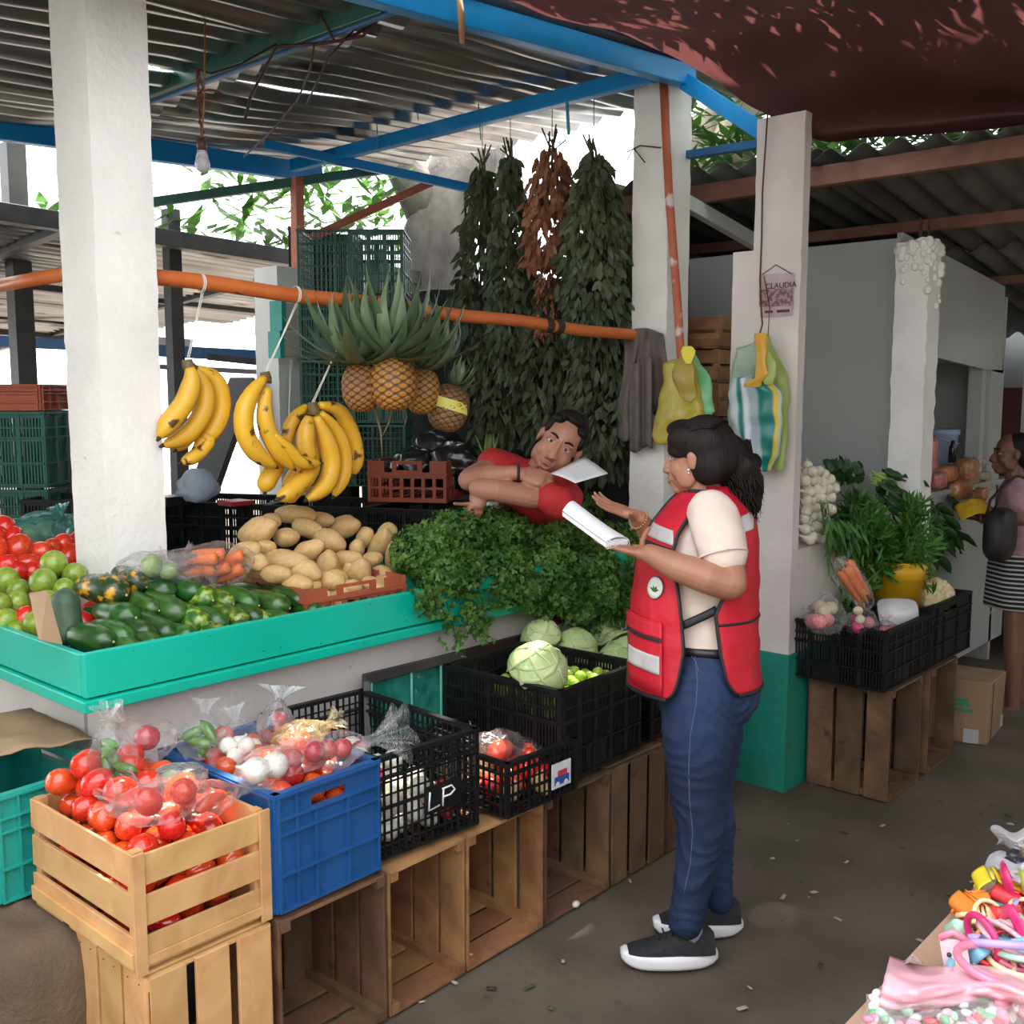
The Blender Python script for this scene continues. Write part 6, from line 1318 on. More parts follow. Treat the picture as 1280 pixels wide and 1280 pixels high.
# ================================================================ foreground table with hair accessories
TZ = .80; tl = .575
t = thing('vendor_table', 'plywood table top in the lower right corner of the picture', 'table', (1.6, .2, 0))
TW = mat('table_ply', (.42, .27, .18), .6, (.36, .22, .14), 4, .1, 40)
b = B(); b.box(1.10, 2.75, -.45, tl, TZ-.022, TZ); b.build('table_top', TW, t, smooth=False, bevel=.002)
for x, y in ((1.15, -.4), (1.15, tl-.07), (2.7, -.4), (2.7, tl-.07)): b = B(); b.box(x-.02, x+.02, y, y+.04, 0, TZ-.022); b.build('leg', OLDW, t, smooth=False)
def TP(x, y, z=0): return Pz(x, y, TZ+z)
cols = dict(pink=(.80, .22, .32), hot=(.72, .03, .16), blue=(.18, .45, .62), lilac=(.42, .32, .62), yellow=(.80, .62, .03), orange=(.85, .22, .03), cream=(.80, .62, .36), mint=(.40, .68, .50), white=(.8, .78, .78), red=(.62, .03, .04), green=(.16, .45, .2), black=(.02, .02, .03), palep=(.80, .45, .52))
PM = {k: mat('plastic_'+k, v, .35, coat=.2) for k, v in cols.items()}
def ring(label, x, y, r_, tr, m, z=.012, tilt=(0, 0, 1), flat=1.0, name='bracelet', cat='bracelet'):
    c = TP(x, y, z); Q = V(0, 0, 1).rotation_difference(Vector(tilt).normalized()); b = B()
    b.tube([c+Q @ V(r_*math.cos(a), r_*math.sin(a), 0) for a in [2*PI*i/36 for i in range(37)]], tr*.72, 10, flat=flat); tag(b.build(name, m, None), label, cat)
def claw(label, x, y, s_, m, az, teeth=5, z=.02):
    s_ *= .82; c = TP(x, y, z); t = thing('hair_claw', label, 'hair clip', c); A_ = V(math.cos(az), math.sin(az), 0); P_ = V(-A_.y, A_.x, 0)
    for sg in (-1, 1):
        b = B()
        b.grid(lambda u, v: A_*(u-.5)*s_+P_*sg*(.1*s_+.32*s_*math.sin(PI*v*.8))+V(0, 0, s_*(.5-.55*v)), 10, 6)
        for k in range(teeth):
            x_ = (k+.5)/teeth-.5; b.tube([A_*x_*s_+P_*sg*.28*s_+V(0, 0, s_*.0), A_*x_*s_*1.05+P_*sg*.34*s_+V(0, 0, -.12*s_), A_*x_*s_*1.05+P_*sg*.10*s_+V(0, 0, -.30*s_)], [.05*s_, .045*s_, .02*s_], 6)
        b.build('jaw', m, t, world=False, thick=.002)
    b = B(); b.tube([A_*-.35*s_+V(0, 0, .48*s_), A_*.35*s_+V(0, 0, .48*s_)], .05*s_, 8); b.build('hinge', m, t, world=False)
def band(label, pts, w_, m, name='hair_band', cat='hair band', z=.01):
    P3 = [TP(x, y, z+dz) for x, y, dz in pts]; n = 20; cc = [cat_rom(P3, k/n) for k in range(n+1)]; b = B(); b.tube(cc, w_, 8, flat=.35, up=(0, 0, 1) if False else None); tag(b.build(name, m, None), label, cat)
claw('yellow hair claw at the table edge, farthest of the claws', 1238, 1112, .075, PM['yellow'], .5, 4)
claw('orange hair claw with long teeth at the table edge', 1214, 1142, .07, PM['orange'], .9, 5)
claw('cream hair claw with upright teeth behind the bracelets', 1228, 1158, .065, PM['cream'], .4, 5)
claw('red hair claw beside the yellow one', 1262, 1128, .06, PM['red'], 1.2, 5)
claw('second yellow hair claw, smaller, at the right edge of the picture', 1275, 1120, .05, PM['yellow'], 2., 4)
claw('small orange hair claw lying flat below the yellow one', 1222, 1126, .04, PM['orange'], 2.4, 4)
claw('pink hair claw among the bracelets', 1244, 1150, .045, PM['pink'], 1.4, 4)
ring('large pink bracelet lying on top of the pile', 1252, 1208, .062, .009, PM['pink'], .05, (.1, -.1, 1))
ring('large blue bracelet beneath the pink one', 1250, 1214, .070, .008, PM['blue'], .028, (-.05, .1, 1))
ring('cream bracelet left of the pink one', 1240, 1206, .055, .006, PM['cream'], .018)
ring('lilac bracelet leaning behind the pink one', 1252, 1180, .050, .009, PM['lilac'], .045, (.3, .2, .7))
ring('hot pink bracelet standing beside the cream claw', 1228, 1172, .035, .008, PM['hot'], .05, (.9, -.6, .2))
ring('mint bracelet at the right edge', 1276, 1190, .040, .007, PM['mint'], .04, (.2, .1, 1))
ring('blue bracelet half buried at the back of the pile', 1262, 1165, .04, .006, PM['blue'], .03, (0, .3, 1))
ring('pink bracelet tilted at the back of the pile', 1256, 1172, .042, .006, PM['palep'], .05, (.2, -.4, 1))
ring('yellow cream bracelet at the right front', 1278, 1200, .05, .006, PM['cream'], .03)
ring('small green bracelet at the left of the pile', 1222, 1202, .03, .006, PM['green'], .02, (.1, .1, 1))
band('bright blue flat hair band across the pile', [(1212, 1200, .01), (1225, 1188, .035), (1240, 1180, .03), (1262, 1184, .04)], .012, PM['blue'])
band('pink loop hair band at the right, standing tall', [(1248, 1160, .01), (1256, 1140, .05), (1264, 1140, .06), (1275, 1160, .04), (1282, 1180, .02)], .010, PM['hot'])
band('blue grey hair band beside the pink card', [(1208, 1190, .01), (1213, 1176, .04), (1218, 1170, .045), (1222, 1180, .02)], .012, PM['lilac'])
band('mint and white hair band behind the pink card', [(1184, 1165, .005), (1196, 1158, .03), (1210, 1168, .02)], .012, PM['mint'])
band('dark teal ribbon between the claws', [(1228, 1124, .01), (1246, 1132, .03), (1268, 1138, .02)], .006, mat('plastic_teal', (.02, .20, .22), .4))
band('dark red hair band at the back of the pile', [(1230, 1140, .01), (1250, 1144, .03), (1275, 1140, .02)], .014, PM['red'])
band('magenta clip standing in the plastic bag at the right', [(1252, 1085, .0), (1256, 1092, .06), (1262, 1115, .03)], .016, PM['hot'])
rr_ = random.Random(5)
for i in range(26):
    x, y = rr_.uniform(1215, 1290), rr_.uniform(1135, 1215); 
    ring('small coloured hair tie buried in the accessory pile', x, y, rr_.uniform(.018, .035), rr_.uniform(.004, .006), PM[rr_.choice(['pink', 'blue', 'cream', 'mint', 'lilac', 'red', 'orange', 'palep'])], rr_.uniform(.006, .03), (rr_.gauss(0, .5), rr_.gauss(0, .5), 1), name='hair_tie', cat='hair tie')
for o in list(C.objects):
    if o.name.startswith('hair_tie'): o['group'] = 'small hair ties in the accessory pile'
# pink card with little animal face dots
t = thing('accessory_card', 'pale pink accessory card with small printed marks', 'card', TP(1190, 1200, .03))
a_, b_, c_, d_ = TP(1174, 1172, .055), TP(1208, 1176, .055), TP(1214, 1215, .01), TP(1180, 1208, .01)
b = B(); b.hexa([d_, c_, c_-V(0, 0, .002), d_-V(0, 0, .002), a_, b_, b_-V(0, 0, .002), a_-V(0, 0, .002)]); b.build('card', mat('card_pink', (.80, .62, .66), .4), t, smooth=False)
b = B()
for f, g, r_ in ((.25, .60, .004), (.35, .78, .003), (.72, .80, .003)): p = a_.lerp(b_, f).lerp(d_.lerp(c_, f), g); b.ell(p+V(0, 0, .0025)-FW*.001, r_, 8, 5)
b.build('printed_marks', PM['black'], t)
b = B(); p = a_.lerp(b_, .5); b.tube([a_, p+V(0, 0, .012), b_], .006, 8); b.build('band', PM['pink'], t)
# pink plastic package, foreground film bags with sweets
PKF = mat('pink_film', (.78, .32, .40), .3, (.85, .50, .55), 5, .3, 10, coat=.5)
b = B(); b.grid(lambda u, v: TP(lerp(lerp(1112, 1098, v), 1292, u), lerp(1196, 1258, v)+lerp(0, 26, u)*(1-v)+6*math.sin(u*7), .02+.035*math.sin(PI*v)*(1+.3*math.sin(u*9))+.008*fbm((u*7, v*7, 1))), 40, 20)
tag(b.build('pink_package', PKF, None, thick=.004), 'soft pink plastic package lying across the table corner', 'package')
b = B(); q = TP(1142, 1206, .012); b.grid(lambda u, v: q.lerp(TP(1140, 1202, .07), v)+RT*(u-.5)*(.03*(1-v)+.003)+V(0, 0, .012*math.sin(u*3)), 4, 6); tag(b.build('film_tip', film('tip_film', (.9, .88, .9), .8), None, thick=.001), 'pointed clear film tip standing up behind the pink package', 'bag')
def tfilm(label, x0, x1, y0, y1, h_, fm, seed):
    b = B(); b.grid(lambda u, v: TP(lerp(x0, x1, u)+5*math.sin(v*5+seed), lerp(y0, y1, v)+5*math.sin(u*8+seed), .006+h_*math.sin(PI*u)**.5*math.sin(PI*v)**.6*(1+.35*fbm((u*6, v*6, seed)))), 36, 24); tag(b.build('clear_bag', fm, None), label, 'bag')
for i in range(60):
    x, y = rr_.uniform(1085, 1285), rr_.uniform(1242, 1300); k = rr_.choice(['red', 'green', 'palep', 'white', 'mint', 'pink', 'palep'])
    b = B(); b.ell((0, 0, 0), (.016, .010, .010), 10, 7); me = b.mesh('wrapped_sweet', PM[k]); place(me, 'wrapped_sweet', TP(x, y, .012+rr_.uniform(0, .02)), (0, rr_.uniform(-.4, .4), rr_.uniform(0, 3)), rr_.uniform(.55, .95), label='small %s sweet in the clear bag at the bottom edge' % {'palep': 'pale pink'}.get(k, k), cat='sweet', group='%s sweets in the clear bag' % {'palep': 'pale pink'}.get(k, k))
tfilm('clear bag of small coloured sweets at the bottom right edge', 1078, 1290, 1238, 1310, .055, FILM, 1)
tfilm('clear bag with pink ribbon at the right edge above the sweets', 1262, 1300, 1222, 1275, .05, FILMR, 2)
tfilm('clear film bag with dark print at the right edge of the table', 1236, 1300, 1068, 1112, .05, film('grey_film', (.75, .74, .80), .45), 3)
tfilm('greyish plastic bag at the far end of the table', 1243, 1300, 1036, 1060, .06, film('grey_film2', (.80, .78, .80), .8), 4)
for i, (x, y) in enumerate(((1268, 1068), (1276, 1078), (1262, 1078))):
    b = B(); c = TP(x, y, .03); b.ell(c, (.018, .014, .010), 12, 8); tag(b.build('dark_bead', PM['black'], None), ('upper', 'right', 'left')[i]+' dark bead under the printed film bag', 'bead')
band('lime green comb at the right edge behind the red claw', [(1272, 1095, .01), (1278, 1100, .04), (1284, 1118, .03)], .016, mat('plastic_lime', (.45, .55, .10), .4), 'comb', 'comb')
# ================================================================ people
SKIN = mat('skin_tan', (.40, .19, .12), .5, (.34, .15, .09), 9, .08, 90, sss=.12)
SKIN2 = mat('skin_tan_face', (.44, .205, .135), .48, (.36, .155, .10), 7, .10, 80, sss=.12)
SKIN3 = mat('skin_brown', (.20, .09, .055), .5, (.16, .07, .04), 7, .06, 60, sss=.1)
HAIR = mat('black_hair', (.005, .0035, .003), .6, (.012, .007, .006), 20, .5, 90, stretch=(1, 1, .25), spec=.25); HAIRB = mat('dark_brown_hair', (.016, .009, .007), .45, (.035, .018, .013), 20, .3, 60, stretch=(1, 1, .25))
EYEW = mat('eye_white', (.55, .50, .47), .25); EYED = mat('eye_dark', (.015, .008, .006), .1); LIP = mat('lip', (.34, .12, .10), .5); MOUTH = mat('mouth_dark', (.035, .01, .01), .7)
def limb(b, pts, rs, n=14, flat=1.0, balls=True):
    b.tube(pts, rs, n, flat=flat)
    if balls:
        for p, r_ in ((pts[0], rs[0]), (pts[-1], rs[-1])): b.ell(p, r_*.98, n, 8)
class Frame:
    def __init__(s, o, f, u, k=1.0):
        s.o = Vector(o); s.f = Vector(f).normalized(); u = Vector(u); s.u = (u-s.f*u.dot(s.f)).normalized(); s.l = s.u.cross(s.f); s.k = k
        s.M = Matrix((s.f, s.l, s.u)).transposed()
    def __call__(s, x, y, z): return s.o+(s.f*x+s.l*y+s.u*z)*s.k
    def ell(s, b, c, r_, n=16, m=12, fn=None): b.ell(s(*c), tuple(q*s.k for q in r_), n, m, rot=s.M, fn=fn)
def head(b, H):
    k = H.k
    H.ell(b, (-.012, 0, .035), (.096, .076, .088), 24, 18); H.ell(b, (.018, 0, -.022), (.072, .066, .088), 24, 16); H.ell(b, (.030, 0, -.060), (.056, .052, .055), 20, 14)
    H.ell(b, (.066, 0, -.098), (.022, .030, .018))
    for s in (-1, 1):
        H.ell(b, (.048, s*.038, -.032), (.032, .028, .034)); H.ell(b, (.020, s*.060, -.055), (.034, .014, .036)); H.ell(b, (-.010, s*.080, -.002), (.018, .008, .031)); H.ell(b, (-.004, s*.083, .012), (.010, .007, .014))
        H.ell(b, (.100, s*.013, -.036), (.013, .010, .009)); H.ell(b, (.071, s*.033, .026), (.016, .024, .008)); H.ell(b, (.066, s*.034, -.012), (.016, .020, .008))
    b.tube([H(.078, 0, .020), H(.092, 0, .0), H(.106, 0, -.022), H(.112, 0, -.034), H(.094, 0, -.044)], [.010*k, .010*k, .012*k, .014*k, .010*k], 12)
    H.ell(b, (.080, 0, -.062), (.022, .030, .020)); H.ell(b, (.078, 0, -.084), (.018, .024, .012))
def face_parts(H, par, mouth_open=0, skin=None, brow=HAIR):
    k = H.k
    for s in (-1, 1):
        e = B(); H.ell(e, (.071, s*.032, .008), (.0125, .0145, .0105), 16, 12); ey = e.build('eye', EYEW, par)
        e = B(); H.ell(e, (.0805, s*.031, .0075), (.0045, .0062, .0065), 12, 8); e.build('iris', EYED, ey)
        e = B(); e.tube([H(.070, s*.016, .008), H(.083, s*.026, .017), H(.083, s*.036, .017), H(.070, s*.048, .007)], [.0035*k, .005*k, .005*k, .0035*k], 8); e.build('eyelid', skin, ey)
        e = B(); e.tube([H(.085, s*.014, .028), H(.088, s*.028, .035), H(.082, s*.042, .034), H(.070, s*.052, .026)], [.0035*k, .0045*k, .004*k, .002*k], 8, flat=.7); e.build('eyebrow', brow, par)
    g = .006+.010*mouth_open
    e = B(); e.tube([H(.080, -.025, -.066), H(.098, -.010, -.060), H(.101, 0, -.062), H(.098, .010, -.060), H(.080, .025, -.066)], [.003*k, .006*k, .0055*k, .006*k, .003*k], 10)
    e.tube([H(.080, -.024, -.067), H(.096, -.010, -.066-g*1.2), H(.098, 0, -.067-g*1.3), H(.096, .010, -.066-g*1.2), H(.080, .024, -.067)], [.003*k, .006*k, .007*k, .006*k, .003*k], 10); e.build('lips', LIP, par)
    if mouth_open: e = B(); H.ell(e, (.088, 0, -.069-g*.2), (.010, .018, .005+.004*mouth_open), 14, 8); e.build('mouth', MOUTH, par)
def finger(b, base, d, bend_ax, lens, curls, r_):
    p = Vector(base); d = Vector(d).normalized(); pts = [p.copy()]; rs = [r_]
    for i, (L_, c) in enumerate(zip(lens, curls)):
        d = Quaternion(bend_ax, c) @ d; p = p+d*L_; pts.append(p.copy()); rs.append(r_*(1-.10*(i+1)))
    b.tube(pts, rs, 8); b.ell(pts[0], rs[0]*1.02, 8, 6)
    for p_, q_ in zip(pts[1:], rs[1:]): b.ell(p_, q_*1.0, 8, 6)
def hand(b, wrist, d, palm, k=1.0, curl=(.35, .45, .3), side=1, thumb_in=.6, spread=.10, thumb_curl=.3):
    """d: towards the fingers, palm: palm normal, side: thumb side sign along d x palm"""
    d = Vector(d).normalized(); n = Vector(palm); n = (n-d*n.dot(d)).normalized(); t = d.cross(n)*side; ax = (d.cross(n)); W0 = Vector(wrist)
    M = Matrix((d, t, n)).transposed()
    b.tube([W0-d*.02*k, W0+d*.02*k], [.026*k, .027*k], 12, flat=.75, up=t)
    b.ell(W0+d*.050*k, (.050*k, .039*k, .015*k), 16, 10, rot=M); b.ell(W0+d*.070*k, (.030*k, .040*k, .013*k), 16, 10, rot=M); b.ell(W0+d*.035*k+t*.022*k+n*.006*k, (.030*k, .016*k, .016*k), 12, 8, rot=M)
    for i, (o_, L_) in enumerate(((.029, .92), (.010, 1.0), (-.009, .94), (-.027, .76))):
        dd = (d+t*(spread*(1.5-i))).normalized()
        finger(b, W0+d*(.086-.004*abs(i-1))*k+t*o_*k, dd, ax, [.040*L_*k, .026*L_*k, .021*L_*k], [c*(1+.12*i) for c in curl], .0088*k*(1 if i < 3 else .88))
    td = (d*.55+t*.85+n*thumb_in*.6).normalized(); finger(b, W0+d*.022*k+t*.026*k+n*.004*k, td, ax if thumb_curl > 0 else ax, [.036*k, .030*k, .024*k], [0, thumb_curl, thumb_curl], .0105*k)
FWh = V(FW.x, FW.y, 0).normalized()

# ---------------------------------------------------------------- woman in the red vest
WD = 3.15
def W(x, y, off=0.0): return Pd(x, y, WD+off)
PXM = WD/FOC
wt = thing('person', 'woman with black wavy ponytail, red vest and jeans, holding a notebook', 'person', (W(850, 1200).x, W(850, 1200).y, 0))
TF = (-RT*.93-FWh*.36).normalized(); TLt = V(0, 0, 1).cross(TF)
# head turned away towards the man
b = B(); Hw = Frame(W(872, 573, -.02), (-RT*.86+FWh*.50+V(0, 0, -.06)), V(-.02, 0, 1), .93); head(b, Hw)
limb(b, [W(876, 600, -.01), W(884, 648, .0)], [.056, .062], 16)
# near arm
limb(b, [W(891, 655, -.17), W(905, 700, -.20), W(912, 728, -.23)], [.058, .054, .050], 16)
limb(b, [W(911, 729, -.23), W(885, 722, -.235), W(845, 708, -.215), W(812, 692, -.18)], [.050, .048, .041, .029], 16)
hand(b, W(806, 693, -.175), W(770, 684, -.13)-W(806, 693, -.175), V(.1, .05, 1), .95, (.02, .06, .05), side=1, thumb_in=1.7, thumb_curl=.35, spread=.06)
# far arm
limb(b, [W(868, 655, .14), W(852, 690, .16), W(840, 705, .14)], [.052, .048, .044], 14)
limb(b, [W(840, 704, .14), W(820, 676, .10), W(798, 648, .04)], [.044, .040, .027], 14)
hand(b, W(797, 646, .03), W(748, 627, .0)-W(797, 646, .03), V(-.1, -.45, 1), .95, (.04, .16, .16), side=-1, thumb_in=.7, spread=.13, thumb_curl=.15)
body = remesh(b, 'body', SKIN, wt, vox=.0042, smooth=3)
face_parts(Hw, wt, 0, SKIN, HAIR)
b = B(); b.ell(Hw(-.002, .090, -.030), .0045, 8, 6); b.ell(Hw(-.002, .091, -.040), .004, 8, 6); b.build('earring', mat('silver', (.8, .8, .8), .2, metal=1.0), wt)
b = B(); cc = W(797, 648, .035); dd = (W(762, 622, -.02)-W(795, 645, .03)).normalized(); u_ = dd.orthogonal().normalized(); v_ = dd.cross(u_)
for k in range(22): a = 2*PI*k/22; b.ell(cc+(u_*math.cos(a)+v_*math.sin(a))*.030-dd*.01, .0035, 6, 4)
b.build('bracelet', mat('gold', (.75, .42, .15), .3, metal=.8), wt)
# hair
b = B(); Hw.ell(b, (-.030, 0, .045), (.100, .088, .090), 24, 16); Hw.ell(b, (-.055, 0, .0), (.080, .084, .085), 24, 16)
for s in (-1, 1): Hw.ell(b, (.020, s*.058, .065), (.060, .030, .045)); Hw.ell(b, (.045, s*.062, .035), (.035, .016, .03)); Hw.ell(b, (-.055, s*.055, -.025), (.06, .035, .06))
Hw.ell(b, (.045, 0, .098), (.055, .055, .032))
limb(b, [W(908, 565, -.02), W(925, 590, -.01), W(936, 615, .0), W(940, 632, .0)], [.062, .062, .050, .030], 16)
for i in range(14):
    x = R.uniform(905, 945); y = R.uniform(575, 622); b.ell(W(x, y, R.uniform(-.05, .05)), R.uniform(.02, .034), 8, 6)
hr = remesh(b, 'hair', HAIR, wt, vox=.006, smooth=3)
b = B()
for i in range(420):
    x0, y0, o0 = R.uniform(895, 938), R.uniform(548, 595), R.uniform(-.065, .05); L_ = R.uniform(.5, 1.0); x1 = lerp(x0, R.uniform(925, 957), L_); y1 = min(654, y0+R.uniform(30, 75)); ph, am = R.uniform(0, 6), R.uniform(1, 3.5)
    b.tube([W(lerp(x0, x1, k/9)+am*math.sin(k*1.1+ph)*(k/9)+3*math.sin(PI*k/9), lerp(y0, y1, k/9), o0+.010*math.sin(k+ph)) for k in range(10)], [.0028]*8+[.0016, .0006], 4)
for i in range(260):      # combed back over the skull towards the gather
    a = R.uniform(-1.25, 1.25); pts = []
    for k in range(8):
        f = k/7; ph = lerp(.25, 2.25, f); rr2 = 1.035+.012*math.sin(i*1.7)
        d_ = V(math.cos(ph)*math.cos(a*(1-.55*f)), math.sin(a*(1-.35*f)), math.sin(ph)*math.cos(a*(1-.35*f))*1.0); pts.append(Hw(-.030+.100*d_.x*rr2, .088*d_.y*rr2, .045+.090*d_.z*rr2))
    b.tube(pts, [.0018]*7+[.0008], 4)
o = b.build('hair_strands', HAIR, wt); o['kind'] = 'stuff'
# shirt
b = B()
def ringloft(b, rows, n=28, F=TF, Lt=TLt):
    vs = []; fs = []
    for (x, y, a, c, off) in rows:
        o_ = W(x, y, off)
        for j in range(n): th = 2*PI*j/n; vs.append(o_+F*a*math.cos(th)+Lt*c*math.sin(th))
    k = len(rows)
    for i in range(k-1):
        for j in range(n): fs.append((i*n+j, i*n+(j+1) % n, (i+1)*n+(j+1) % n, (i+1)*n+j))
    fs.append(tuple(range(n))[::-1]); fs.append(tuple(range((k-1)*n, k*n))); b.add(vs, fs)
ringloft(b, [(880, 612, .055, .062, 0), (882, 626, .07, .10, 0), (882, 642, .10, .155, 0), (880, 665, .125, .175, 0), (874, 700, .145, .17, 0), (870, 735, .148, .165, 0), (870, 770, .142, .16, 0), (874, 806, .138, .16, 0)])
limb(b, [W(889, 642, -.14), W(900, 672, -.19), W(903, 692, -.205)], [.072, .074, .070], 18)
limb(b, [W(874, 642, .14), W(862, 672, .17)], [.07, .064], 16)
SHIRT = mat('cream_shirt', (.76, .64, .56), .85, (.70, .57, .50), 4, .25, 18)
def crease(co, no, amp=.004, sc=(9, 9, 16), seed=0):
    for i in range(len(co)): co[i] += no[i]*amp*(noise.noise(Vector((co[i][0]*sc[0]+seed, co[i][1]*sc[1], co[i][2]*sc[2])))+.5*noise.noise(Vector((co[i][0]*22, co[i][1]*22, co[i][2]*30+seed))))
    return co
remesh(b, 'shirt', SHIRT, wt, vox=.0085, smooth=3, dispf=lambda co, no: crease(co, no, .008))
b = B(); c_ = W(903.5, 697, -.208); ax_ = (W(912, 728, -.23)-W(900, 672, -.19)).normalized(); u_ = ax_.orthogonal().normalized(); v_ = ax_.cross(u_)
b.tube([c_+(u_*math.cos(a)+v_*math.sin(a))*.0675-ax_*.006 for a in [2*PI*i/32 for i in range(33)]], .0035, 6, flat=2.2); b.build('sleeve_hem', SHIRT, wt)
# jeans
b = B()
ringloft(b, [(876, 796, .140, .165, 0), (880, 815, .145, .170, 0), (884, 840, .150, .175, 0), (884, 868, .148, .170, 0), (880, 890, .130, .150, 0)])
b.ell(W(906, 850, -.06), (.115, .10, .11), 18, 12); b.ell(W(908, 850, .08), (.105, .095, .10), 18, 12)
limb(b, [W(880, 850, -.075), W(876, 880, -.085), W(873, 910, -.09), W(872, 945, -.09), W(871, 985, -.085), W(873, 1010, -.08), W(877, 1035, -.075), W(874, 1065, -.07), W(867, 1100, -.07), W(861, 1130, -.07), W(858, 1152, -.07)], [.118, .116, .108, .097, .082, .076, .073, .066, .056, .051, .051], 20)
limb(b, [W(888, 850, .085), W(888, 890, .09), W(888, 945, .10), W(884, 985, .11), W(888, 1010, .12), W(892, 1040, .125), W(893, 1070, .125), W(896, 1105, .12), W(899, 1125, .12)], [.112, .106, .09, .076, .072, .068, .058, .048, .046], 18)
JEAN = mat('blue_denim', (.006, .015, .052), .8, (.016, .042, .125), 2.6, .3, 140, mixlo=.42, mixhi=.74)
def denim(co, no):
    for i in range(len(co)):
        p = Vector(co[i]); z = p.z; w_ = .0062*max(0, math.sin(z*120+9*noise.noise(p*9)+12*noise.noise(Vector((z*5, p.x*9, p.y*9)))))*(.45+.8*abs(noise.noise(Vector((z*9, p.y*4, p.x*4))))) * (1 if z < .95 else .35); co[i] += no[i]*w_
    return co
remesh(b, 'jeans', JEAN, wt, vox=.0075, smooth=3, dispf=denim)
b = B()
seam = [(868, 815), (872, 850), (870, 880), (863, 920), (861, 960), (862, 1000), (866, 1040), (863, 1080), (853, 1125)]
def surf_pts(pts, back=.5):
    out = []
    dg = bpy.context.evaluated_depsgraph_get(); dg.update(); jo = bpy.data.objects['jeans']; off = Vector(wt.location)
    for x, y in pts:
        o_ = V(0, 0, CAM_H)-off; r_ = ray(x, y).normalized(); h, loc, nn, idx = jo.ray_cast(o_, r_)
        if h: out.append(loc+off+nn*.0008)
    return out
sp = surf_pts([(lerp(seam[i][0], seam[i+1][0], k/6), lerp(seam[i][1], seam[i+1][1], k/6)) for i in range(len(seam)-1) for k in range(6)])
if len(sp) > 3: b.tube(sp, .0014, 5)
for pk in ([(900, 822), (906, 845), (915, 858), (921, 861)], [(915, 848), (938, 850)], [(850, 815), (862, 818), (871, 828), (873, 840)]):
    sp = surf_pts([(lerp(pk[i][0], pk[i+1][0], k/6), lerp(pk[i][1], pk[i+1][1], k/6)) for i in range(len(pk)-1) for k in range(7)])
    if len(sp) > 2: b.tube(sp, .0013, 5)
b.build('stitching', mat('denim_thread', (.09, .12, .22), .8), wt)
b = B(); ringloft(b, [(876, 796, .145, .170, 0), (876, 806, .147, .172, 0)], 36); b.build('belt', mat('black_belt', (.01, .01, .012), .4), wt)
# vest
VR = [(606, 884, .062, .075), (616, 884, .075, .095), (626, 883, .092, .125), (640, 882, .122, .158), (655, 880, .148, .180), (672, 877, .160, .190), (700, 872, .176, .196), (730, 869, .182, .200), (760, 867, .186, .200), (800, 866, .190, .204), (830, 866, .194, .208), (857, 867, .195, .212)]
def vr(y):
    for i in range(len(VR)-1):
        if y <= VR[i+1][0] or i == len(VR)-2:
            t_ = (y-VR[i][0])/(VR[i+1][0]-VR[i][0]); t_ = max(0, min(1, t_)); return [lerp(VR[i][k], VR[i+1][k], t_) for k in (1, 2, 3)]
def vp(th, y, off=0.0):
    cx, a, c = vr(y); z = W(cx, y); wr = .005*noise.noise(V(math.cos(th)*2.2, math.sin(th)*2.2, y*.035))+.003*noise.noise(V(math.cos(th)*7, math.sin(th)*7, y*.06))
    return z+TF*(a+off+wr)*math.cos(th)+TLt*(c+off+wr)*math.sin(th)
def screen_x(p): v = Vector(p)-V(0, 0, CAM_H); return 640+FOC*v.dot(RT)/v.dot(FW)
def th_at(x, y):
    lo, hi = -.35, PI+.3
    for _ in range(40):
        m_ = (lo+hi)/2
        if screen_x(vp(m_, y)) < x: lo = m_
        else: hi = m_
    return (lo+hi)/2
def interp(tab, y):
    for i in range(len(tab)-1):
        if y <= tab[i+1][0]: t_ = max(0, (y-tab[i][0])/(tab[i+1][0]-tab[i][0])); return lerp(tab[i][1], tab[i+1][1], t_)
    return tab[-1][1]
FE = [(622, 872), (640, 862), (660, 848), (680, 842), (700, 843), (734, 849), (760, 852), (797, 855), (830, 848), (845, 843), (857, 832)]
BE = [(622, 896), (632, 910), (645, 921), (660, 926), (700, 926), (715, 915), (735, 902), (752, 894), (797, 900), (830, 908), (842, 916), (852, 928)]
YT, YB2 = 606, 856
def gapf(y): return (th_at(interp(FE, y), y), th_at(interp(BE, y), y)) if y > 618 else None
VEST = mat('red_vest', (.56, .006, .024), .6, (.47, .005, .02), 4, .2, 60); TRIM = mat('black_trim', (.012, .012, .014), .6); SILV = mat('reflective_tape', (.56, .53, .53), .35, (.42, .40, .40), 8, .2, 20)
vt = []
def panel(name, thA, thB, ya, yb, nu=26, nv=44, m=VEST, off=0.0, par=wt, th=.004):
    b = B(); b.grid(lambda u, v: vp(lerp(thA(lerp(ya, yb, v)), thB(lerp(ya, yb, v)), u), lerp(ya, yb, v), off), nu, nv); return b.build(name, m, par, thick=th)
def gA(y): g = gapf(max(y, 619)); m_ = (g[0]+g[1])/2; k = min(1, max(0, (y-619)/22)); return lerp(m_, g[0], k**.5)
def gB(y): g = gapf(max(y, 619)); m_ = (g[0]+g[1])/2; k = min(1, max(0, (y-619)/22)); return lerp(m_, g[1], k**.5)
mir = lambda f: (lambda y: -f(y))
front = panel('vest_front', lambda y: -gA(y), gA, 612, 855, 44, 50)
back = panel('vest_back', gB, lambda y: 2*PI-gB(y), 606, 848, 40, 50)
def edge_tube(f, y0, y1, name='trim', n=50, r_=.0065, par=wt, off=.002):
    b = B(); b.tube([vp(f(lerp(y0, y1, k/n)), lerp(y0, y1, k/n), off) for k in range(n+1)], r_, 6, flat=.6); b.build(name, TRIM, par)
edge_tube(gA, 619, 855, par=front); edge_tube(gB, 619, 848, par=back); edge_tube(mir(gA), 619, 855, par=front)
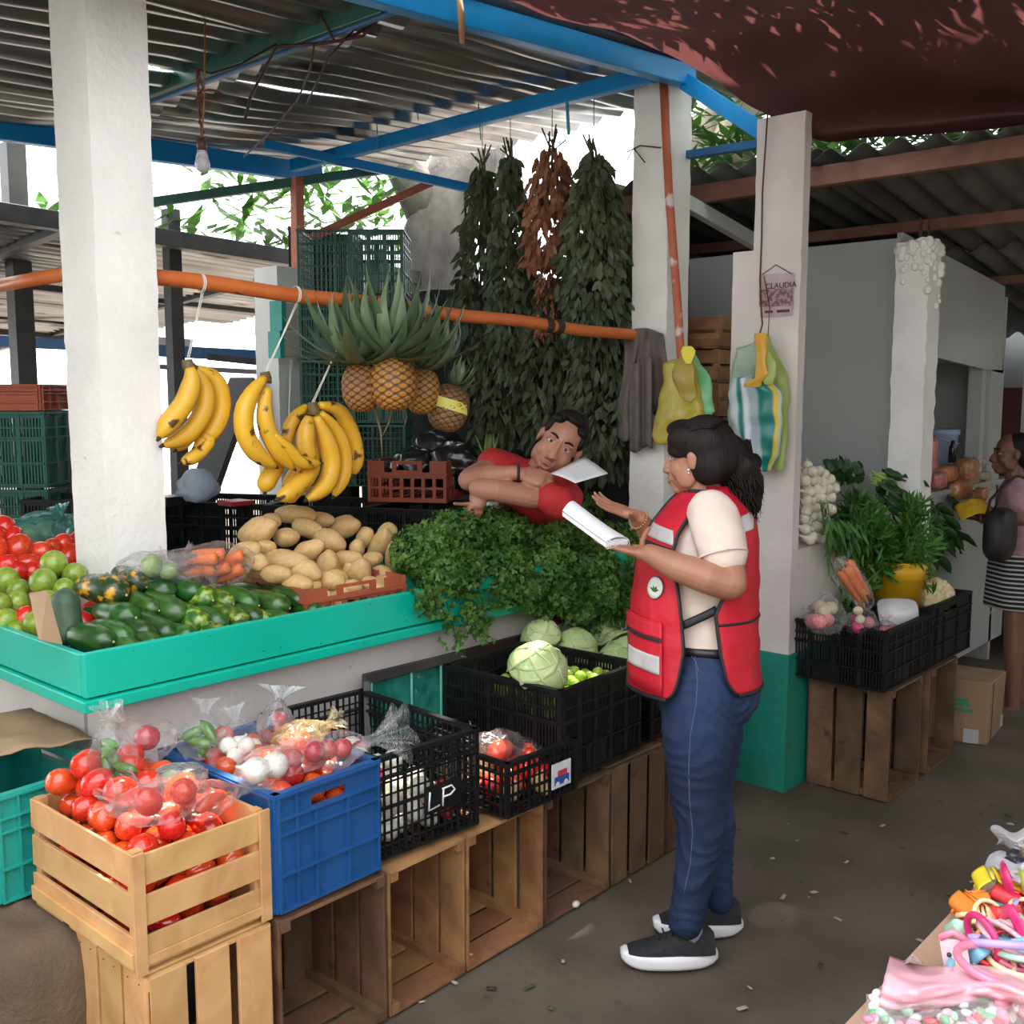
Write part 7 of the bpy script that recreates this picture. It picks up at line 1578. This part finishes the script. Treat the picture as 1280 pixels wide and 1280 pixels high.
def hem(fa, fb, y, par, n=44): b = B(); b.tube([vp(lerp(fa, fb, k/n), y, .002) for k in range(n+1)], .0065, 6, flat=.6); b.build('trim', TRIM, par)
hem(-gA(855), gA(855), 855, front); hem(gB(848), 2*PI-gB(848), 848, back); hem(-gA(612), gA(612), 612, front)
strip = lambda nm, x0, x1, y0, y1, m, off, par, sk=0: panel_px(nm, x0, x1, y0, y1, m, off, par, sk)
def panel_px(nm, x0, x1, y0, y1, m, off, par, sk=0):
    b = B()
    def f(u, v):
        x = lerp(x0, x1, u); y = lerp(y0, y1, v)+sk*(u-.5); return vp(th_at(min(x, 946), y), y, off)
    b.grid(f, 14, 6); return b.build(nm, m, par, thick=.003)
panel_px('reflective_band', 809, 843, 654, 671, SILV, .005, front, 6); panel_px('black_band', 804, 842, 675, 685, TRIM, .004, front, 5); 
panel_px('reflective_band', 925, 940, 637, 656, SILV, .005, back, -4)
pk = panel_px('pocket', 790, 830, 762, 848, VEST, .012, front, 4); panel_px('pocket_flap', 790, 831, 764, 781, VEST, .017, pk, 4); panel_px('pocket_slit', 791, 830, 781, 785, TRIM, .018, pk, 4); panel_px('reflective_band', 791, 828, 802, 823, SILV, .017, pk, 4)
b = B(); b.tube([vp(th_at(895+k*0+0, 764)*1 if False else lerp(gB(764), PI*.98, k/12), 764, .004) for k in range(13)], .004, 6, flat=.6); b.build('trim', TRIM, back)
def emb(nm, rx, ry, m, off):
    b = B()
    b.grid(lambda u, v: vp(th_at(821+rx*v*math.cos(2*PI*u), 725), 725+ry*v*math.sin(2*PI*u), off), 24, 3, wrap=True); return b.build(nm, m, front, thick=.001)
emb('emblem_rim', 10, 14, mat('emblem_dark', (.05, .06, .05), .5), .006); emb('emblem', 9, 13, mat('emblem_white', (.66, .66, .60), .5), .008)
b = B()
for a in (-.9, -.2, .5, 1.2): 
    p = [vp(th_at(821+6*math.sin(a)*k/3, 727-5*k/3), 729-7*math.cos(a)*k/3, .011) for k in range(4)]; b.tube(p, [.002, .004, .003, .0005], 6, flat=.4)
b.build('emblem_plant', mat('emblem_green', (.04, .16, .04), .6), front)
b = B(); b.tube([vp(gA(766)+(gB(744)-gA(766))*k/8, lerp(766, 746, k/8), -.008) for k in range(9)], .012, 6, flat=.25); b.build('side_strap', TRIM, wt)
# shoes
def shoe(px, py, off, L_, yaw, label_off=0):
    c = Pz(px, py, 0); F_ = (-RT*math.cos(yaw)-FWh*math.sin(yaw)); S_ = V(0, 0, 1).cross(F_); t0 = None
    def wid(u): return .050*(math.sin(PI*min(1, max(0, (u*.96+.02))))**.42)*(1.0+.10*math.sin(PI*(u-.2)))
    b = B(); n = 26
    def sole(u, v):     # u around section, v along
        vv = .004+.992*v; w_ = wid(vv); th = 2*PI*u; k = (abs(math.cos(th))**4+abs(math.sin(th))**4)**(-.25); hh = .029*(1+.10*math.cos(PI*vv*2))*min(1, math.sin(PI*vv)**.25+.0); lift = .014*max(0, (vv-.78)/.22)**2+.008*max(0, (.15-vv)/.15)
        return c+F_*(vv-.5)*L_+S_*w_*k*math.cos(th)+V(0, 0, .0305+lift+hh*k*math.sin(th))
    b.grid(sole, 24, n, wrap=True); b.f.append(tuple(range(24))[::-1]); b.mi.append(0); b.f.append(tuple(range(24*n, 24*n+24))); b.mi.append(0)
    sh = b.build('shoe', mat('white_sole', (.78, .76, .80), .45), wt)
    b = B()
    rows = [(.03, .036, .105), (.10, .042, .130), (.22, .043, .138), (.34, .043, .128), (.45, .044, .112), (.58, .046, .094), (.72, .045, .080), (.85, .040, .070), (.94, .028, .060)]
    vs = []; fs = []; m_ = 18
    for (v, w_, top) in rows:
        for j in range(m_):
            a = PI*j/(m_-1); vs.append(c+F_*(v-.5)*L_*.97+S_*w_*math.cos(a)*(1-.25*math.sin(a)*(top > .10))+V(0, 0, .052+(top-.052)*math.sin(a)**.75))
    for i in range(len(rows)-1):
        for j in range(m_-1): fs.append((i*m_+j, i*m_+j+1, (i+1)*m_+j+1, (i+1)*m_+j))
    fs.append(tuple(range(m_))); fs.append(tuple(range((len(rows)-1)*m_, len(rows)*m_))[::-1]); b.add(vs, fs)
    b.build('upper', mat('black_knit', (.010, .010, .012), .8, (.02, .02, .022), 60, .3, 200), sh, sub=1)
    b = B()
    for v in (.42, .49, .56, .63): z = .052+.062*(1.12-v); p0 = c+F_*(v-.5)*L_; b.tube([p0+S_*.024+V(0, 0, z-.002+.02), p0+V(0, 0, z+.040-(.02 if v > .5 else .012)), p0-S_*.024+V(0, 0, z+.018)], .0028, 5)
    b.build('laces', TRIM, sh)
    b = B(); p0 = c-F_*.23*L_; b.tube([p0+V(0, 0, .09), p0+V(0, 0, .155)], [.036, .034], 16); b.build('sock', mat('grey_sock', (.42, .38, .44), .8), sh)
    b = B(); b.tube([p0+V(0, 0, .15), p0+V(0, 0, .20)], [.033, .034], 14); b.build('ankle', SKIN, sh)
    return sh
shoe(836, 1207, 0, .292, .02); shoe(872, 1168, 0, .285, .02)
# notebook
t = thing('notebook', 'open white spiral notebook held by the woman in the vest', 'notebook', W(745, 660, -.08))
A_, B_, C_, D_ = W(703, 640, -.02), W(757, 679, -.17), W(785, 675, -.12), W(728, 640, .06)
b = B(); up_ = V(0, 0, .012); b.hexa([A_-up_, B_-up_, C_-up_, D_-up_, A_, B_, C_, D_]); b.build('page_block', PAPER, t, smooth=False)
b = B(); b.grid(lambda u, v: A_.lerp(B_, v).lerp(D_.lerp(C_, v), u)+V(0, 0, .004+.030*math.sin(PI*min(1, u*1.0))*(1-v*.7)), 10, 8); b.build('raised_page', PAPER, t)
b = B(); b.hexa([A_.lerp(B_, .12).lerp(D_.lerp(C_, .12), .10)+V(0, 0, .001)]*0 or [A_.lerp(B_, f).lerp(D_.lerp(C_, f), g)+V(0, 0, z) for z in (.0005, .0015) for f, g in ((.2, .05), (.85, .05), (.85, .35), (.2, .35))]); b.build('printed_lines', mat('grey_print', (.32, .30, .32), .6, (.75, .74, .75), 60, mixlo=.45, mixhi=.5), t, smooth=False)
b = B()
for k in range(11):
    p = B_.lerp(C_, (k+.5)/11); d = (B_-A_).normalized(); s_ = V(0, 0, 1); b.tube([p+(d*math.cos(a)+s_*math.sin(a))*.011-V(0, 0, .005) for a in [2*PI*i/10 for i in range(11)]], .0011, 4)
b.build('spiral_binding', mat('white_wire', (.75, .75, .75), .3), t)

# ---------------------------------------------------------------- man leaning over the counter
def Mn(x, y, off=0.0): return Pd(x, y, 4.12+off)
mt = thing('person', 'man in a red T-shirt leaning over the counter, holding out a sheet', 'person', Mn(660, 640, .4))
Fm = (-FW*.97-RT*.12+V(0, 0, -.16)); Um = RT*.545+UP*.84
Hm = Frame(Mn(699, 556, .07), Fm, Um, 1.10); b = B(); head(b, Hm)
Hm.ell(b, (.02, .045, -.055), (.04, .025, .04)); Hm.ell(b, (.02, -.045, -.055), (.04, .025, .04))
limb(b, [Hm(-.02, 0, -.07), Mn(668, 602, .18)], [.062, .070], 16)
limb(b, [Mn(618, 584, .16), Mn(600, 592, .10), Mn(588, 598, .04)], [.052, .048, .045], 14)
limb(b, [Mn(586, 600, .03), Mn(612, 594, -.02), Mn(646, 591, -.06)], [.045, .040, .028], 14)
hand(b, Mn(650, 592, -.065), RT*.95-UP*.20-FWh*.12, -UP*.55+FWh*.8, 1.05, (.45, .75, .5), side=1, thumb_in=.9, spread=.03, thumb_curl=.35)
limb(b, [Mn(702, 622, .0), Mn(660, 620, -.06), Mn(622, 613, -.09), Mn(598, 611, -.06)], [.050, .046, .044, .040], 14)
limb(b, [Mn(600, 612, -.05), Mn(596, 625, -.05), Mn(598, 630, -.06)], [.038, .032, .028], 12)
hand(b, Mn(600, 628, -.06), RT*-.5-UP*.75, -FWh*.9+RT*.3, .95, (.3, .4, .3), side=1, thumb_in=.4)
remesh(b, 'body', SKIN2, mt, vox=.0045, smooth=3)
face_parts(Hm, mt, 1.0, SKIN2, HAIR)
b = B(); b.tube([Hm(.101, -.018, -.052), Hm(.106, 0, -.050), Hm(.101, .018, -.052)], [.002, .0035, .002], 6); b.build('moustache', mat('stubble', (.12, .07, .06), .9), mt)
b = B(); Hm.ell(b, (-.030, 0, .052), (.096, .082, .086), 24, 16); Hm.ell(b, (-.050, 0, .01), (.075, .081, .07), 20, 14)
for s in (-1, 1): Hm.ell(b, (.012, s*.066, .048), (.040, .016, .034)); Hm.ell(b, (.045, s*.050, .088), (.03, .024, .016))
Hm.ell(b, (.035, 0, .112), (.045, .055, .016)); remesh(b, 'hair', HAIR, mt, vox=.005, smooth=2)
b = B()
limb(b, [Mn(668, 612, .20), Mn(672, 640, .50), Mn(676, 700, .80)], [.135, .165, .17], 20)
limb(b, [Mn(640, 592, .22), Mn(616, 581, .16)], [.085, .070], 16); limb(b, [Mn(690, 610, .12), Mn(706, 624, .02), Mn(696, 628, -.03), Mn(686, 623, -.05)], [.085, .078, .074, .064], 16)
b.ell(Mn(655, 602, .15), (.13, .11, .08), 18, 12)
remesh(b, 'shirt', mat('red_shirt', (.50, .022, .028), .75, (.42, .018, .022), 5, .2, 30), mt, vox=.008, smooth=4, dispf=lambda co, no: crease(co, no, .006, seed=4))
b = B(); limb(b, [Mn(676, 690, .80), Mn(680, 760, .9), Mn(680, 900, .9)], [.16, .15, .12], 16); remesh(b, 'trousers', mat('dark_trousers', (.02, .022, .03), .8), mt, vox=.015)
b = B(); cc = Mn(648, 591, -.06); u_, v_ = UP, FW
b.tube([cc+(u_*math.cos(a)*.031+v_*math.sin(a)*.031) for a in [2*PI*i/24 for i in range(25)]], .006, 8); b.build('wrist_band', TRIM, mt)
t = thing('paper_sheet', 'white sheet of paper held out by the man', 'paper', Mn(720, 588, -.14)); b = B()
q0, q1, q2, q3 = Mn(688, 592, -.10), Mn(730, 571, .03), Mn(760, 592, -.10), Mn(719, 604, -.22)
b.grid(lambda u, v: q0.lerp(q1, v).lerp(q3.lerp(q2, v), u)+V(0, 0, .004*math.sin(PI*u)), 6, 6); b.build('sheet', PAPER, t, thick=.0008)

# ---------------------------------------------------------------- woman at the booth, right edge
def G(x, y, off=0.0): return Pd(x, y, 5.75+off)
gt = thing('person', 'woman in a pink top and striped skirt with a black shoulder bag at the booth', 'person', (G(1268, 800).x, G(1268, 800).y, 0))
Hg = Frame(G(1264, 568), (-RT*.98+FWh*.15), V(0, 0, 1), .95); b = B(); head(b, Hg); limb(b, [G(1268, 590), G(1273, 612)], [.052, .06], 14)
limb(b, [G(1272, 618, -.14), G(1278, 638, -.16), G(1277, 648, -.16)], [.05, .045, .042], 12); limb(b, [G(1277, 648, -.16), G(1252, 645, -.14), G(1232, 637, -.12)], [.042, .036, .025], 12)
hand(b, G(1230, 636, -.12), -RT*.9-UP*.1, V(.2, .3, -.9), .9, (.3, .4, .3), side=1)
limb(b, [G(1274, 618, .15), G(1266, 640, .14), G(1240, 652, .05), G(1226, 648, .0)], [.045, .042, .034, .025], 12); hand(b, G(1224, 648, .0), -RT*.9+UP*.1, V(0, .2, 1), .9, (.3, .4, .3), side=-1)
for s, dx in ((-.08, -2), (.09, 6)): limb(b, [G(1272+dx, 735, s), G(1270+dx, 800, s), G(1268+dx, 860, s), G(1268+dx, 885, s)], [.06, .055, .042, .035], 12); b.ell(G(1262+dx, 890, s), (.10, .045, .03), 12, 8)
remesh(b, 'body', SKIN3, gt, vox=.006, smooth=3); face_parts(Hg, gt, 0, SKIN3, HAIR)
b = B(); Hg.ell(b, (-.035, 0, .045), (.095, .084, .086), 20, 14); Hg.ell(b, (-.06, 0, .0), (.07, .08, .075), 20, 14); b.ell(G(1290, 580), (.06, .06, .07), 14, 10); remesh(b, 'hair', HAIR, gt, vox=.007)
b = B(); limb(b, [G(1276, 618), G(1278, 650), G(1276, 700)], [.12, .15, .14], 18); limb(b, [G(1270, 612, -.12), G(1274, 630, -.16)], [.07, .062], 14); limb(b, [G(1274, 612, .12), G(1270, 630, .15)], [.065, .055], 14)
remesh(b, 'top', mat('pink_top', (.46, .27, .30), .8, (.34, .18, .22), 22, .1, 30), gt, vox=.009)
b = B()
SK = bpy.data.materials.new('striped_skirt'); SK.use_nodes = True; nt = SK.node_tree; N = nt.nodes; tc = N.new('ShaderNodeTexCoord'); sx = N.new('ShaderNodeSeparateXYZ'); nt.links.new(tc.outputs['Object'], sx.inputs[0]); mm = N.new('ShaderNodeMath'); mm.operation = 'MULTIPLY'; mm.inputs[1].default_value = 42; nt.links.new(sx.outputs['Z'], mm.inputs[0]); fr = N.new('ShaderNodeMath'); fr.operation = 'FRACT'; nt.links.new(mm.outputs[0], fr.inputs[0]); gt2 = N.new('ShaderNodeMath'); gt2.operation = 'GREATER_THAN'; gt2.inputs[1].default_value = .62; nt.links.new(fr.outputs[0], gt2.inputs[0]); mx = N.new('ShaderNodeMix'); mx.data_type = 'RGBA'; mx.inputs['A'].default_value = (.012, .012, .014, 1); mx.inputs['B'].default_value = (.5, .48, .46, 1); nt.links.new(gt2.outputs[0], mx.inputs['Factor']); nt.links.new(mx.outputs['Result'], N['Principled BSDF'].inputs['Base Color']); N['Principled BSDF'].inputs['Roughness'].default_value = .85
def skf(u, v): th = 2*PI*u; r_ = lerp(.16, .19, v)+.006*math.sin(th*7); o_ = G(1277, lerp(690, 757, v)); return o_+RT*r_*math.cos(th)+FWh*r_*math.sin(th)
b.grid(skf, 40, 8, wrap=True); b.build('skirt', SK, gt, thick=.004)
b = B(); b.ell(G(1250, 668, -.24), (.13, .07, .14), 22, 16, fn=lambda d: (abs(d.x)**3+abs(d.y)**3+abs(d.z)**3)**(-1/3.)*(1+.05*fbm(d*3))); b.tube([G(1240, 645, -.2), G(1252, 612, -.2), G(1268, 596, -.15), G(1285, 598, -.05)], .012, 8, flat=.4)
b.tube([G(1232, 650, -.22), G(1238, 625, -.22), G(1262, 600, -.19)], .008, 6); tag(b.build('shoulder_bag', mat('black_bag', (.012, .010, .011), .6, (.02, .018, .018), 20, .2, 50), None), 'black shoulder bag at the side of the woman in the striped skirt', 'bag')
b = B(); c = G(1216, 634, -.10); b.grid(lambda u, v: c+RT*(u-.5)*.20+V(0, 0, .05*math.sin(u*3)-.07*v+.012*fbm((u*5, v*5, 0)))-FWh*.10*v, 14, 10); tag(b.build('yellow_bag', mat('yellow_sheet', (.66, .42, .03), .4), None, thick=.003), 'yellow plastic bag in the hands of the woman at the booth', 'bag')
# ================================================================ litter on the floor
rr_ = random.Random(31); b = B()
for i in range(130):
    x, y = rr_.uniform(1.6, 5.5), rr_.uniform(.6, 2.3); z = .006; s_ = rr_.uniform(.004, .013); a = rr_.uniform(0, 6.3); d = V(math.cos(a), math.sin(a), 0)*s_*rr_.uniform(1, 2.2); e = V(-math.sin(a), math.cos(a), 0)*s_*.6; b.m = rr_.choice((0, 0, 1, 2)); c = V(x, y, z+.003)
    b.add([c-d-e, c+d-e, c+d+e, c-d+e, c+V(0, 0, s_*.5)], [(0, 1, 4), (1, 2, 4), (2, 3, 4), (3, 0, 4)])
tag(b.build('floor_litter', [mat('litter_pale', (.32, .29, .24), .8), mat('litter_green', (.04, .08, .02), .7), mat('litter_dark', (.03, .025, .02), .8)], None, smooth=False), 'scattered crumbs and leaf scraps on the concrete floor', 'litter', kind='stuff')
